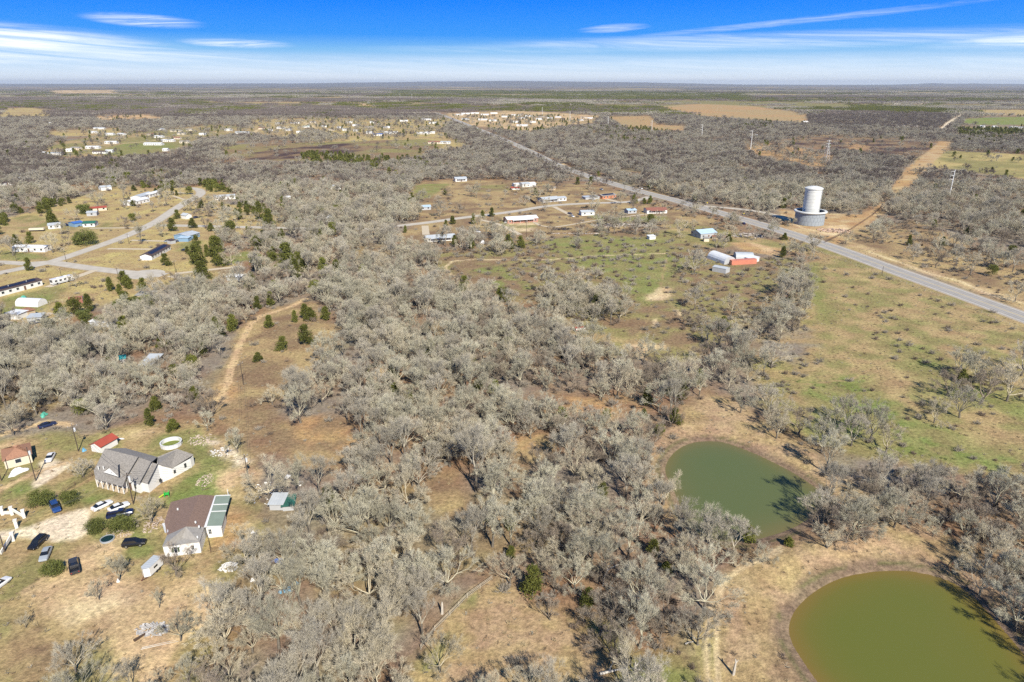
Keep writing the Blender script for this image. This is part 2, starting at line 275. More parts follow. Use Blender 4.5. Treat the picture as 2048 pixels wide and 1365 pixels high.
# outline, colour a, colour b, patch size m, edge wobble m, (bare tree, juniper, shrub) chances, tuft density
LAND = [
 # far fields
 ([(0,217),(60,216),(112,222),(100,232),(0,234)],'yel','tan',80,20,(0,0,.02)), ([(95,181),(230,180),(240,188),(110,189)],'sand','tan',90,20,(0,0,0)),
 ([(190,233),(290,230),(330,237),(200,240)],'orange','sand',40,10,(.02,.02,0)), ([(100,262),(240,256),(245,270),(110,274)],'tan','yel',60,10,(.04,.02,.02)),
 ([(70,305),(110,288),(200,270),(320,262),(420,250),(470,252),(520,262),(400,275),(372,290),(330,300),(240,312),(110,314)],'olive','tan',50,10,(.08,.03,.03)),
 ([(180,308),(240,288),(360,285),(350,300),(260,312)],'olive','green',50,8,(.01,0,.01)),
 ([(500,240),(650,236),(860,240),(905,235),(880,262),(930,290),(900,300),(800,292),(640,285),(520,268),(500,262)],'tan','yel',40,10,(.14,.04,.03)),
 ([(430,300),(470,290),(640,285),(850,278),(880,292),(840,312),(740,322),(600,322),(470,318)],'brown','olive',60,10,(.03,.01,.06)),
 ([(500,306),(560,298),(700,286),(725,300),(640,318),(500,320)],'burnt','brown',30,8,(.02,0,.02)),
 ([(340,195),(480,208),(860,206),(860,213),(620,216),(440,214)],'brown','olive',100,30,(.35,.15,0)),
 ([(700,205),(745,210),(770,222),(735,216)],'orange','sand',30,10,(.02,.02,0)),
 ([(890,228),(1010,222),(1100,225),(1200,232),(1185,246),(1120,252),(1060,262),(1000,258),(930,250)],'sand','tan',25,8,(.07,.05,.02)),
 ([(1110,233),(1185,233),(1180,240),(1115,240)],'orange','sand',30,8,(0,0,0)),
 ([(1215,234),(1300,232),(1315,250),(1370,252),(1365,262),(1260,258)],'tan','orange',60,8,(0,0,.02)),
 ([(1310,214),(1400,208),(1500,212),(1608,226),(1620,246),(1530,240),(1400,232),(1340,225)],'orange','tan',120,12,(0,0,.01)),
 ([(1480,290),(1560,286),(1640,305),(1720,325),(1690,345),(1600,330),(1500,305)],'brown','orange',30,8,(.16,.02,.1)),
 ([(1560,280),(1660,274),(1800,280),(1870,290),(1850,312),(1780,312),(1700,300),(1600,292)],'burnt','brown',35,8,(.06,.01,.08)),
 ([(1690,285),(1730,290),(1745,302),(1700,300)],'orange','litter',20,5,(.05,0,.05)),
 ([(1820,318),(1900,302),(2048,310),(2200,325),(2200,365),(2048,358),(1900,338),(1850,335)],'yel','olive',50,8,(.015,.01,.03)),
 ([(1940,220),(2200,222),(2200,233),(1960,231)],'yel','tan',100,8,(0,0,0)), ([(1930,238),(1990,235),(2200,234),(2200,252),(1960,250),(1925,246)],'green','bright',60,6,(0,0,0)),
 ([(1915,254),(2200,262),(2200,268),(1915,264)],'green','olive',60,6,(.05,.05,0)),
 # pipeline cut
 ([(1880,283),(1908,285),(1868,325),(1838,360),(1818,380),(1782,378),(1812,338)],'orange','dirt',15,2,(0,0,.02)), ([(1782,378),(1818,380),(1800,400),(1768,404)],'tan','litter',15,2,(.1,0,.3)),
 ([(1760,405),(1778,405),(1760,425),(1745,422)],'orange','sand',10,2,(0,0,0)), ([(1735,422),(1775,425),(1710,468),(1672,492),(1655,486)],'dirt','orange',10,2,(0,0,.02)),
 # water tower yard
 ([(1560,418),(1600,425),(1735,430),(1740,445),(1700,465),(1660,478),(1560,462)],'dirt','orange',8,3,(.03,0,.03)),
 ([(1655,452),(1690,450),(1700,462),(1670,474),(1640,470)],'sand','pale',5,2,(0,0,0)),
 ([(1560,470),(1640,490),(1700,512),(1850,566),(2048,640),(2300,740),(2300,780),(2048,668),(1900,610),(1760,556),(1650,520),(1560,490)],'tan','olive',8,2,(0,0,.05)),
 # brush land right of the highway
 ([(1680,470),(1740,450),(1830,440),(1960,500),(2200,560),(2200,700),(2048,612),(1850,545),(1700,490)],'tan','brown',18,4,(.05,.0,.22)),
 ([(1690,480),(1770,505),(1900,552),(2048,600),(2250,680),(2250,700),(2048,622),(1850,548),(1690,497)],'tan','dirt',14,2,(.0,.0,.02)),
 ([(1790,560),(1800,600),(1600,540)],'tan','green',14,2,(.0,.0,.02)),
 # county hamlet, right
 ([(812,400),(842,366),(900,360),(1000,362),(1100,366),(1200,372),(1262,392),(1350,415),(1430,440),(1480,470),(1380,470),(1330,455),(1240,462),(1150,470),(1080,475),(960,490),(860,492),(805,484),(800,470),(838,445),(815,425)],'tan','brown',12,4,(.030,.004,.07)),
 ([(830,372),(860,368),(900,368),(860,395),(826,402)],'olive','green',12,3,(0,0,.01)), ([(960,372),(1045,368),(1040,380),(940,385)],'brown','olive',15,3,(0,0,.06)),
 ([(1170,428),(1240,436),(1330,432),(1345,442),(1200,446)],'olive','green',10,3,(0,0,.02)), ([(1000,430),(1080,445),(1060,465),(1000,460)],'olive','pale',10,3,(0,0,.02)),
 ([(1350,440),(1420,455),(1540,480),(1600,502),(1580,510),(1480,492),(1370,500),(1330,470)],'olive','tan',12,3,(.04,.01,.1)),
 ([(1460,485),(1500,485),(1590,505),(1560,515),(1480,500)],'orange','sand',10,2,(0,0,.0)),
 # green brushy paddock
 ([(870,500),(980,492),(1100,476),(1240,465),(1330,460),(1400,500),(1480,520),(1590,515),(1600,540),(1540,600),(1480,660),(1400,712),(1320,720),(1240,705),(1160,668),(1120,625),(1060,600),(960,590),(900,562),(872,530)],'olive','brown',9,4,(.016,.002,.36)),
 ([(1090,480),(1200,470),(1330,480),(1360,520),(1340,600),(1290,610),(1220,560),(1100,500)],'green','olive',8,5,(.008,0,.28)),
 ([(1340,540),(1480,530),(1560,560),(1500,620),(1420,640),(1340,610)],'olive','brown',7,5,(.01,0,.42)),
 ([(920,530),(1000,530),(1040,560),(1080,590),(980,580)],'green','brown',8,4,(.01,0,.3)),
 ([(1140,660),(1200,665),(1330,690),(1400,700),(1370,722),(1250,720),(1160,690)],'olive','tan',10,3,(.0,0,.07)),
 ([(1290,592),(1310,584),(1322,575),(1340,574),(1345,592),(1325,600),(1295,602)],'pale','sand',5,2,(0,0,0)),
 ([(1250,690),(1275,688),(1335,690),(1330,698),(1290,702),(1285,722),(1262,715)],'pale','sand',5,2,(0,0,0)),
 ([(1305,640),(1312,636),(1312,652),(1304,655)],'pale','sand',5,1,(0,0,0)), ([(1345,618),(1352,620),(1368,632),(1352,630)],'pale','sand',5,1,(0,0,0)),
 # large pasture
 ([(1612,530),(1660,515),(1760,550),(1900,603),(2048,662),(2300,760),(2300,1100),(2048,968),(1960,942),(1850,935),(1760,925),(1650,895),(1590,860),(1540,820),(1500,770),(1486,735),(1530,680),(1575,640),(1600,590)],'olive','tan',8,4,(.0,.0,.11)),
 ([(1612,530),(1640,524),(1650,600),(1690,640),(1660,660),(1615,590)],'green','olive',10,4,(.0,.0,.01)),
 ([(1640,760),(1730,740),(1760,800),(1850,850),(2048,900),(2250,960),(2250,1060),(2048,958),(1900,930),(1760,912),(1650,870),(1600,820)],'olive','bright',5,6,(.0,.0,.10)),
 ([(1760,680),(1850,690),(1960,760),(2048,790),(2200,850),(2200,900),(2048,850),(1900,790)],'olive','green',9,5,(.0,.0,.03)),
 ([(1520,640),(1610,650),(1640,700),(1600,740),(1520,700)],'tan','grey',9,5,(.0,.0,.08)),
 ([(1590,890),(1700,935),(1680,960),(1600,930)],'bank','tan',9,5,(.0,.0,.3)),
 # subdivision, left
 ([(-300,430),(0,440),(60,425),(130,405),(200,380),(240,372),(330,378),(420,372),(470,385),(440,405),(560,430),(550,452),(500,470),(430,470),(410,500),(470,520),(480,545),(440,562),(330,570),(300,590),(230,600),(120,645),(60,650),(0,640),(-300,700)],'tan','yel',11,4,(.038,.02,.05)),
 ([(0,600),(60,585),(120,570),(130,580),(90,620),(0,632)],'green','olive',9,3,(0,0,.01)), ([(0,500),(80,510),(110,520),(0,520)],'olive','green',9,3,(0,0,.0)),
 ([(0,440),(60,430),(100,440),(220,446),(280,452),(160,462),(0,455)],'olive','tan',9,3,(0,0,.0)), ([(500,500),(520,515),(440,535),(440,520)],'olive','green',9,3,(0,0,.0)),
 ([(350,490),(400,480),(400,500),(360,505)],'green','olive',9,3,(0,0,.0)),
 ([(430,530),(490,540),(480,560),(430,560)],'grey','brown',9,3,(.02,0,.02)),
 # clearing by the sandy track
 ([(612,596),(660,640),(690,665),(680,690),(620,740),(565,800),(560,845),(620,870),(700,880),(720,920),(640,945),(560,905),(520,880),(470,850),(430,820),(402,806),(420,770),(448,740),(460,700),(480,655),(520,628)],'brown','tan',11,3,(.012,.004,.03)),
 ([(600,840),(640,830),(700,850),(720,900),(640,900),(590,870)],'orange','brown',9,3,(.02,0,.03)),
 ([(405,805),(430,780),(450,760),(480,765),(470,800),(430,815)],'sand','orange',8,3,(0,0,0)),
 ([(735,735),(790,735),(790,765),(740,760)],'dirt','litter',8,3,(.03,.01,.02)),
 # clearings in the middle wood
 ([(832,968),(860,950),(900,955),(930,1010),(1000,1020),(1012,960),(1010,920),(1050,880),(1100,880),(1090,920),(1040,960),(1085,985),(1060,1030),(1000,1060),(920,1045),(870,1010)],'tan','brown',9,3,(.004,.0,.03)),
 ([(968,1020),(1010,1018),(1005,1042),(975,1044)],'orange','sand',5,2,(0,0,0)), ([(1000,880),(1090,870),(1100,895),(1020,905)],'orange','tan',5,2,(.02,0,.02)),
 ([(1130,790),(1190,800),(1270,800),(1290,830),(1200,840),(1130,825)],'orange','litter',6,2,(.06,0,.06)),
 # bank of the far pond
 ([(1300,925),(1310,880),(1345,850),(1390,810),(1410,790),(1470,795),(1540,850),(1600,890),(1660,940),(1760,1010),(1740,1040),(1660,1010),(1600,1060),(1360,1060),(1300,990)],'bank','tan',7,3,(.0,.0,.035)),
 # ring of the near pond
 ([(1400,1365),(1410,1200),(1450,1150),(1540,1110),(1640,1075),(1760,1050),(1850,1050),(1930,1100),(2000,1180),(2048,1260),(2300,1500),(1500,1500)],'bank','tan',6,3,(.0,.0,.035)),
 ([(1545,1365),(1540,1280),(1550,1220),(1590,1170),(1660,1130),(1760,1110),(1860,1118),(1930,1150),(1990,1200),(2060,1280),(2300,1500),(1600,1500)],'brown','bank',4,2,(.0,.0,.03)),
 ([(1400,1365),(1405,1240),(1430,1200),(1445,1230),(1440,1365)],'olive','yel',5,2,(.0,.0,.01)),
 # bottom meadow
 ([(815,1420),(830,1330),(870,1260),(935,1200),(985,1168),(1020,1170),(1080,1215),(1130,1260),(1180,1300),(1230,1340),(1250,1420)],'tan','bank',5,2,(.0,.0,.02)),
 ([(825,1400),(835,1330),(872,1262),(935,1202),(985,1170),(1020,1170),(960,1220),(900,1270),(870,1320),(850,1400)],'green','tan',5,3,(.0,.0,.02)),
 ([(1150,1230),(1230,1240),(1260,1290),(1240,1330),(1190,1300)],'green','olive',5,3,(.01,.0,.02)), ([(1230,1320),(1400,1310),(1400,1400),(1240,1400)],'green','olive',5,3,(.02,.0,.05)),
 # yards of the near houses
 ([(-200,880),(0,880),(100,868),(200,862),(300,845),(360,850),(420,850),(480,880),(500,920),(515,960),(530,1000),(530,1080),(520,1110),(470,1130),(440,1190),(440,1260),(420,1320),(400,1450),(-200,1450)],'tan','olive',6,3,(.0,.0,.004)),
 ([(60,1190),(200,1150),(320,1180),(420,1150),(420,1240),(330,1290),(330,1365),(200,1365),(240,1290),(200,1250),(90,1240)],'sand','dirt',7,3,(.0,.0,.0)),
 ([(110,1215),(200,1190),(290,1190),(240,1240),(130,1250)],'pale','dirt',7,3,(.0,.0,.0)),
 ([(0,1220),(100,1240),(180,1310),(120,1365),(0,1365)],'tan','brown',6,3,(.0,.0,.006)),
 ([(300,870),(400,860),(420,880),(470,930),(450,1000),(350,1010),(330,990),(400,950),(390,890),(320,890)],'olive','green',6,2,(.0,.0,.004)),
 ([(340,975),(400,945),(450,940),(480,960),(440,985),(360,1010),(335,1005)],'bright','green',5,2,(.0,.0,.0)),
 ([(160,985),(220,985),(240,1000),(190,1005),(165,1015)],'bright','olive',5,2,(.0,.0,.0)), ([(235,1000),(275,1005),(290,1090),(320,1090),(325,1125),(250,1130),(240,1100)],'green','tan',6,2,(0,0,0)),
 ([(180,1060),(240,1060),(250,1085),(190,1090)],'green','olive',4,1.5,(.0,.0,.0)), ([(0,985),(80,960),(60,985),(0,1010)],'bright','olive',5,2,(0,0,0)),
 ([(290,1135),(330,1110),(400,1115),(380,1140),(300,1160)],'olive','dirt',6,2,(0,0,0)),
 ([(450,1025),(500,1025),(520,1090),(430,1105),(415,1080),(445,1075)],'sand','orange',5,2,(.0,.0,.0)),
 ([(430,940),(520,940),(520,1000),(470,1000),(440,985)],'sand','tan',5,2,(.01,.0,.0)),
 ([(410,880),(440,880),(500,925),(470,940),(440,915)],'dirt','white',3,2,(.02,.0,.02)),
 ([(165,1030),(185,1010),(218,998),(232,1003),(205,1022)],'sand','pale',4,1,(.0,.0,.0)),
 ([(-100,1080),(0,1062),(60,1054),(110,1035),(165,1018),(180,1020),(172,1050),(185,1062),(150,1082),(110,1083),(30,1073),(0,1082),(-100,1105)],'gravel','white',3,.8,(.0,.0,.0)),
 ([(78,925),(100,915),(120,925),(140,930),(120,945),(95,965),(70,978),(68,965),(88,945)],'white','gravel',4,.8,(.0,.0,.0)),
 ([(180,1090),(240,1080),(240,1110),(150,1160),(60,1200),(50,1190),(130,1140)],'dirt','sand',5,2,(.0,.0,.0)),
 ([(-200,830),(0,890),(40,880),(30,900),(0,910),(-200,930)],'sand','dirt',5,2,(.01,.0,.02)),
 ([(220,870),(300,850),(340,860),(280,880),(240,885)],'dirt','tan',5,2,(.0,.0,.01)),
]
JUNIPER_ZONES = [([(780,181),(1500,187),(1500,200),(1150,201),(780,194)],.55),([(1040,206),(1310,212),(1310,221),(1050,216)],.45),([(640,206),(880,202),(880,212),(700,216)],.4),([(0,205),(420,200),(420,208),(0,212)],.3),([(340,222),(520,214),(520,222),(360,232)],.4),([(1610,213),(1760,213),(1900,221),(1900,229),(1620,224)],.6),([(1500,196),(2048,198),(2048,206),(1520,204)],.4),([(180,320),(260,332),(275,362),(222,378),(185,345)],.5),([(270,345),(380,350),(385,378),(280,378)],.4),([(310,380),(355,380),(355,402),(310,402)],.6),([(398,362),(470,370),(462,388),(400,382)],.5),
 ([(470,395),(512,398),(515,445),(470,435)],.4),([(600,308),(690,312),(750,322),(722,338),(610,332)],.55),([(720,318),(885,322),(900,340),(760,345)],.4),([(-100,415),(30,420),(14,452),(-100,460)],.5),
 ([(60,398),(130,392),(145,415),(80,430)],.6),([(620,425),(700,425),(692,448),(620,448)],.6),([(1160,255),(1290,256),(1390,276),(1300,292),(1170,284)],.4),([(1430,242),(1545,243),(1545,262),(1445,262)],.4),
 ([(1905,258),(2300,262),(2300,300),(1930,287)],.55),([(1320,222),(1390,225),(1400,233),(1330,236)],.5),([(640,365),(680,365),(690,378),(640,378)],.5),([(760,345),(830,350),(830,365),(765,362)],.3),
 ([(360,495),(445,490),(450,535),(370,535)],.25),([(555,480),(600,480),(605,540),(560,535)],.35),([(220,560),(290,575),(300,620),(220,625)],.25),([(130,600),(225,590),(225,650),(140,650)],.4),
 ([(455,620),(490,610),(470,680),(440,740),(430,735)],.1),([(0,790),(30,780),(30,840),(0,850)],.2),([(240,690),(330,680),(330,730),(250,735)],.2),([(1240,770),(1380,765),(1375,800),(1260,800)],.15),
 ([(1060,640),(1110,620),(1130,650),(1110,660)],.1),([(0,285),(160,300),(120,330),(0,330)],.06),([(1040,320),(1130,330),(1100,360),(1000,350)],.05),([(1640,415),(1720,420),(1700,440),(1640,430)],.0),
 ([(1080,1130),(1160,1120),(1170,1190),(1110,1200)],.06)]
THICK = [  # outline, bare tree chance, shrub chance, juniper chance
 ([(1400,1112),(1480,1118),(1560,1098),(1640,1050),(1700,1010),(1760,960),(2048,985),(2300,1100),(2300,1330),(2048,1235),(1960,1140),(1880,1085),(1760,1072),(1660,1088),(1600,1128),(1500,1150),(1440,1140),(1400,1120)],.97,.95,.01),
 ([(1280,930),(1330,960),(1345,1010),(1400,1075),(1400,1120),(1300,1080)],.95,.6,.01),
 ([(1765,675),(1800,672),(1870,710),(1960,750),(2048,775),(2048,800),(1960,785),(1880,755),(1800,705)],.10,.75,0),
 ([(1560,890),(1640,905),(1700,930),(1800,940),(1960,945),(2048,965),(2300,1100),(2300,1180),(2048,1040),(1900,985),(1760,985),(1660,965),(1590,920)],.35,.8,0),
 ([(1580,560),(1612,530),(1618,600),(1600,650),(1560,690),(1520,700),(1500,660),(1540,600)],.75,.6,0), ([(1490,600),(1560,570),(1560,620),(1480,670)],.3,.6,0),
 ([(1240,385),(1330,405),(1450,440),(1560,470),(1640,500),(1620,505),(1540,486),(1440,455),(1330,422),(1250,400)],.14,.35,0), ([(1300,372),(1400,395),(1480,412),(1560,428),(1600,455),(1560,455),(1480,430),(1380,402),(1300,385)],.6,.5,0),
 ([(1150,320),(1300,372),(1420,404),(1380,404),(1290,382),(1180,346),(1120,328)],.95,.4,.02),
 ([(1040,500),(1180,520),(1260,540),(1280,570),(1200,580),(1080,560),(1020,540)],.02,.8,0), ([(1200,470),(1300,500),(1320,530),(1240,545),(1160,520)],.02,.45,0), ([(1330,560),(1500,570),(1560,600),(1500,660),(1400,640),(1340,620)],.02,.55,0), ([(1350,600),(1420,610),(1400,660),(1350,650)],.05,.8,0),
 ([(1080,590),(1180,580),(1260,600),(1278,640),(1200,655),(1130,640),(1080,625)],.95,.3,0), ([(890,465),(1000,470),(1080,480),(1090,500),(980,515),(890,505),(850,490)],.35,.6,.01),
 ([(1190,440),(1330,450),(1330,478),(1200,475)],.25,.5,.0), ([(1180,690),(1240,680),(1260,712),(1190,712)],.1,.6,0), ([(1380,640),(1480,620),(1500,680),(1420,720),(1360,690)],.3,.6,0),
 ([(1700,560),(1720,555),(1740,575),(1715,580)],.0,.0,0), ([(1520,680),(1600,700),(1640,770),(1560,820),(1500,770)],.03,.30,0), ([(1640,960),(1700,965),(1740,1000),(1690,1010),(1640,990)],.2,.7,0),
 ([(1690,300),(1835,314),(1805,340),(1772,378),(1700,370),(1640,340)],.92,.3,.03), ([(1920,300),(2048,285),(2048,300),(1930,306)],.9,.3,.1), ([(1080,1060),(1300,1060),(1430,1140),(1425,1260),(1400,1330),(1250,1310),(1180,1290),(1110,1200)],.95,.9,.02), ([(1300,960),(1345,1010),(1400,1080),(1420,1130),(1300,1080)],.95,.8,.02), ([(1600,470),(1650,475),(1640,495),(1600,490)],.5,.5,0),
 ([(1830,335),(1900,335),(1980,350),(1980,362),(1880,362),(1825,350)],.75,.4,0), ([(1760,430),(1900,440),(2048,520),(2300,560),(2300,640),(2048,590),(1960,545),(1800,500),(1720,480)],.20,.30,.004), ([(480,380),(560,400),(580,430),(500,430)],.5,.3,.1),
 ([(235,395),(340,385),(335,420),(250,440)],.12,.05,.02), ([(340,395),(470,405),(460,440),(350,440)],.35,.1,.05), ([(440,440),(560,440),(560,450),(440,450)],.5,.1,.1), ([(0,405),(90,400),(60,425),(0,435)],.25,.1,.2),
 ([(60,600),(230,595),(240,650),(100,660)],.08,.15,.10), ([(300,590),(380,570),(400,600),(320,640)],.5,.2,.05), ([(400,455),(600,460),(620,560),(500,560),(510,500),(420,480)],.5,.2,.16),
 ([(560,420),(840,400),(840,445),(700,450),(560,450)],.95,.2,.05), ([(520,370),(700,365),(720,400),(540,410)],.6,.2,.15), ([(620,255),(720,275),(640,290),(540,285)],.6,.1,.02), ([(900,255),(1000,275),(1040,300),(960,300),(890,275)],.9,.1,.05)]
PURPLE = [([(1080,700),(1500,640),(1500,850),(1300,900),(1300,1060),(1440,1150),(1440,1400),(1200,1400),(1000,1100)],.38),([(1500,1050),(1760,940),(2048,930),(2300,1000),(2300,1400),(1960,1180),(1700,1100)],.55),([(560,1150),(900,1050),(900,1400),(500,1400)],.15),([(0,300),(260,300),(420,320),(420,350),(0,345)],.5),([(-200,195),(1000,200),(900,235),(-200,240)],.8),([(1600,225),(1900,228),(1900,262),(1600,252)],.8),([(1740,300),(2200,340),(2200,560),(1760,480)],.35)]

def ground_z(X, Y):
    """basins of the two ponds, mild swells elsewhere"""
    d1 = shore(X, Y, POND1W); d2 = shore(X, Y, POND2W)
    z = np.zeros_like(X)
    for d in (d1, d2):
        basin = np.where(d < 0, np.clip(d * 0.35, -2.0, 0) - 0.35, -0.35 * np.clip(1 - d / 3.0, 0, 1))
        berm = 0.5 * np.exp(-((d - 9) / 4.5) ** 2)
        z = z + np.where(d < 40, basin + np.where(d > 0, berm, 0), 0)
    return z
def shore(X, Y, poly):
    xs = [p[0] for p in poly]; ys = [p[1] for p in poly]
    d = np.full(X.shape, 99.0)
    bb = (X > min(xs) - 45) & (X < max(xs) + 45) & (Y > min(ys) - 45) & (Y < max(ys) + 45)
    if not bb.any(): return d
    x = X[bb]; y = Y[bb]; dd = line_dist(x, y, poly + [poly[0]]); ins = in_poly(x, y, poly)
    d[bb] = np.where(ins, -dd, dd); return d
def smooth_poly(P, n=2):
    for _ in range(n):
        Q = []
        for a, b in zip(P, P[1:] + P[:1]):
            Q += [(a[0] * .75 + b[0] * .25, a[1] * .75 + b[1] * .25), (a[0] * .25 + b[0] * .75, a[1] * .25 + b[1] * .75)]
        P = Q
    return P
POND1W = smooth_poly(pxl(POND_FAR), 1); POND2W = smooth_poly(pxl(POND_NEAR))

SOFT = ((1, 0), (-.5, .87), (-.5, -.87), (.5, .5), (-.6, .1), (.1, -.6))
def land(X, Y, colour=True):
    """colour and vegetation chances at ground points"""
    n = X.shape
    dist = np.hypot(X, Y)
    jx = (fbm(X, Y, 9, 5, 3) - .5) * 2; jy = (fbm(X, Y, 9, 6, 3) - .5) * 2
    jx2 = (fbm(X, Y, 60, 7, 3) - .5) * 2; jy2 = (fbm(X, Y, 60, 8, 3) - .5) * 2
    jf = .6 + fbm(X, Y, 3, 14, 2) * .8
    pt = np.full(n, .92); pj = np.full(n, .02); ps = np.full(n, .10); open_ = np.zeros(n)
    gap = fbm(X, Y, 34, 21, 3); pt = pt * np.clip((gap - .30) * 9, .12, 1)
    # far country: woods with random fields
    far = np.clip((Y - 2300) / 900, 0, 1)
    fld = fbm(X * 0.35, Y, 420, 33, 3)
    isf = (fld > .615) & (far > .5)
    pt = np.where(isf, .06, pt); open_ = np.where(isf, 1.0, open_)
    ever = fbm(X * 0.5, Y, 500, 41, 3); pj = np.where((ever > .56) & (Y > 1500), .4, pj)
    if colour:
        a = np.array((.255, .16, .092)); b = np.array(C['grey'])
        w = np.clip((fbm(X, Y, 22, 3, 4) - .35) * 3.3, 0, 1)[..., None]
        col = a * (1 - w) + b * w
        g = np.clip((fbm(X, Y, 45, 9, 3) - .6) * 6, 0, .3)[..., None]; col = col * (1 - g) + np.array(C['olive']) * g
        fc = np.where((fbm(X * .4, Y, 700, 51, 2) > .5)[..., None], np.array(C['tan']), np.array(C['olive']) * .9)
        col = np.where(isf[..., None], fc, col)
        fw = np.clip((Y - 5000) / 4000, 0, 1)[..., None]
        wood = np.array((.15, .125, .11)) * (0.75 + .5 * fbm(X * .3, Y, 300, 61, 4))[..., None]
        dark = np.array((.05, .06, .035)); e = ((ever > .56))[..., None]
        wood = np.where(e, wood * .45 + dark * .55, wood)
        col = np.where(isf[..., None], col, col * (1 - fw) + wood * fw)
    else: col = None
    for (poly, ca, cb, ps_, wob, ch) in LAND:
        J = wob if wob < 7 else wob * 1.0
        qx, qy = to_px(X + (jx if wob < 7 else jx2) * J, Y + (jy if wob < 7 else jy2) * J)
        k = in_poly(qx, qy, poly)
        if colour:
            wt = k.astype(float) * 2
            for (a_, b_) in SOFT:
                qx, qy = to_px(X + ((jx if wob < 7 else jx2) * .8 + jf * a_) * J, Y + ((jy if wob < 7 else jy2) * .8 + jf * b_) * J)
                wt = wt + in_poly(qx, qy, poly)
            wt = wt / (2 + len(SOFT)); kk = wt > 0
            if not kk.any(): continue
            w = np.clip((fbm(X[kk], Y[kk], ps_, sum(map(ord, ca)) % 7 + int(ps_), 6) - .38) * 4.2, 0, 1)[..., None]
            wk = wt[kk][..., None]
            col[kk] = col[kk] * (1 - wk) + (np.array(C[ca]) * (1 - w) + np.array(C[cb]) * w) * wk
        if not k.any(): continue
        pt[k] = ch[0]; pj[k] = ch[1]; ps[k] = ch[2]; open_[k] = 1
    px, py = to_px(X, Y)
    for poly, d in JUNIPER_ZONES:
        k = in_poly(px, py, poly); pj[k] = d; pt[k] *= (1 - d * .7)
    for poly, a_, b_, c_ in THICK:
        k = in_poly(*to_px(X + jx * 3, Y + jy * 3), poly); pt[k] = a_; ps[k] = b_; pj[k] = c_
        if a_ > .4: open_[k] = 0
    for (line, w, ck) in TRACKS:
        L_ = pxl(line); r = line_dist(X, Y, L_)
        wv = w * (.5 + .75 * (fbm(X, Y, max(3., w), 71, 2)))
        k = r < wv / 2 + .3
        if colour:
            t = np.clip((wv / 2 + .3 - r) / .6, 0, 1)[..., None] * .9; col[:] = col * (1 - t) + np.array(C[ck]) * t
        pt[k] = 0; pj[k] = 0; ps[k] = 0
    for d in (shore(X, Y, POND1W), shore(X, Y, POND2W)):
        k = d < 2.0
        pt[d < 1] = 0; pj[d < 1] = 0; ps[d < 1] = 0
        if colour:
            t = np.clip((2.6 + 2.2 * fbm(X, Y, 11, 161, 3) - d) / 2.0, 0, 1)[..., None] * .9; col[:] = col * (1 - t) + np.array(C['mud']) * t
            gr = (np.clip(1 - np.abs(d - 1.9) / .8, 0, 1) * (fbm(X, Y, 7, 81, 2) > .48))[..., None] * .6
            col[:] = col * (1 - gr) + np.array((.09, .11, .03)) * gr
    return col, pt, pj, ps, open_

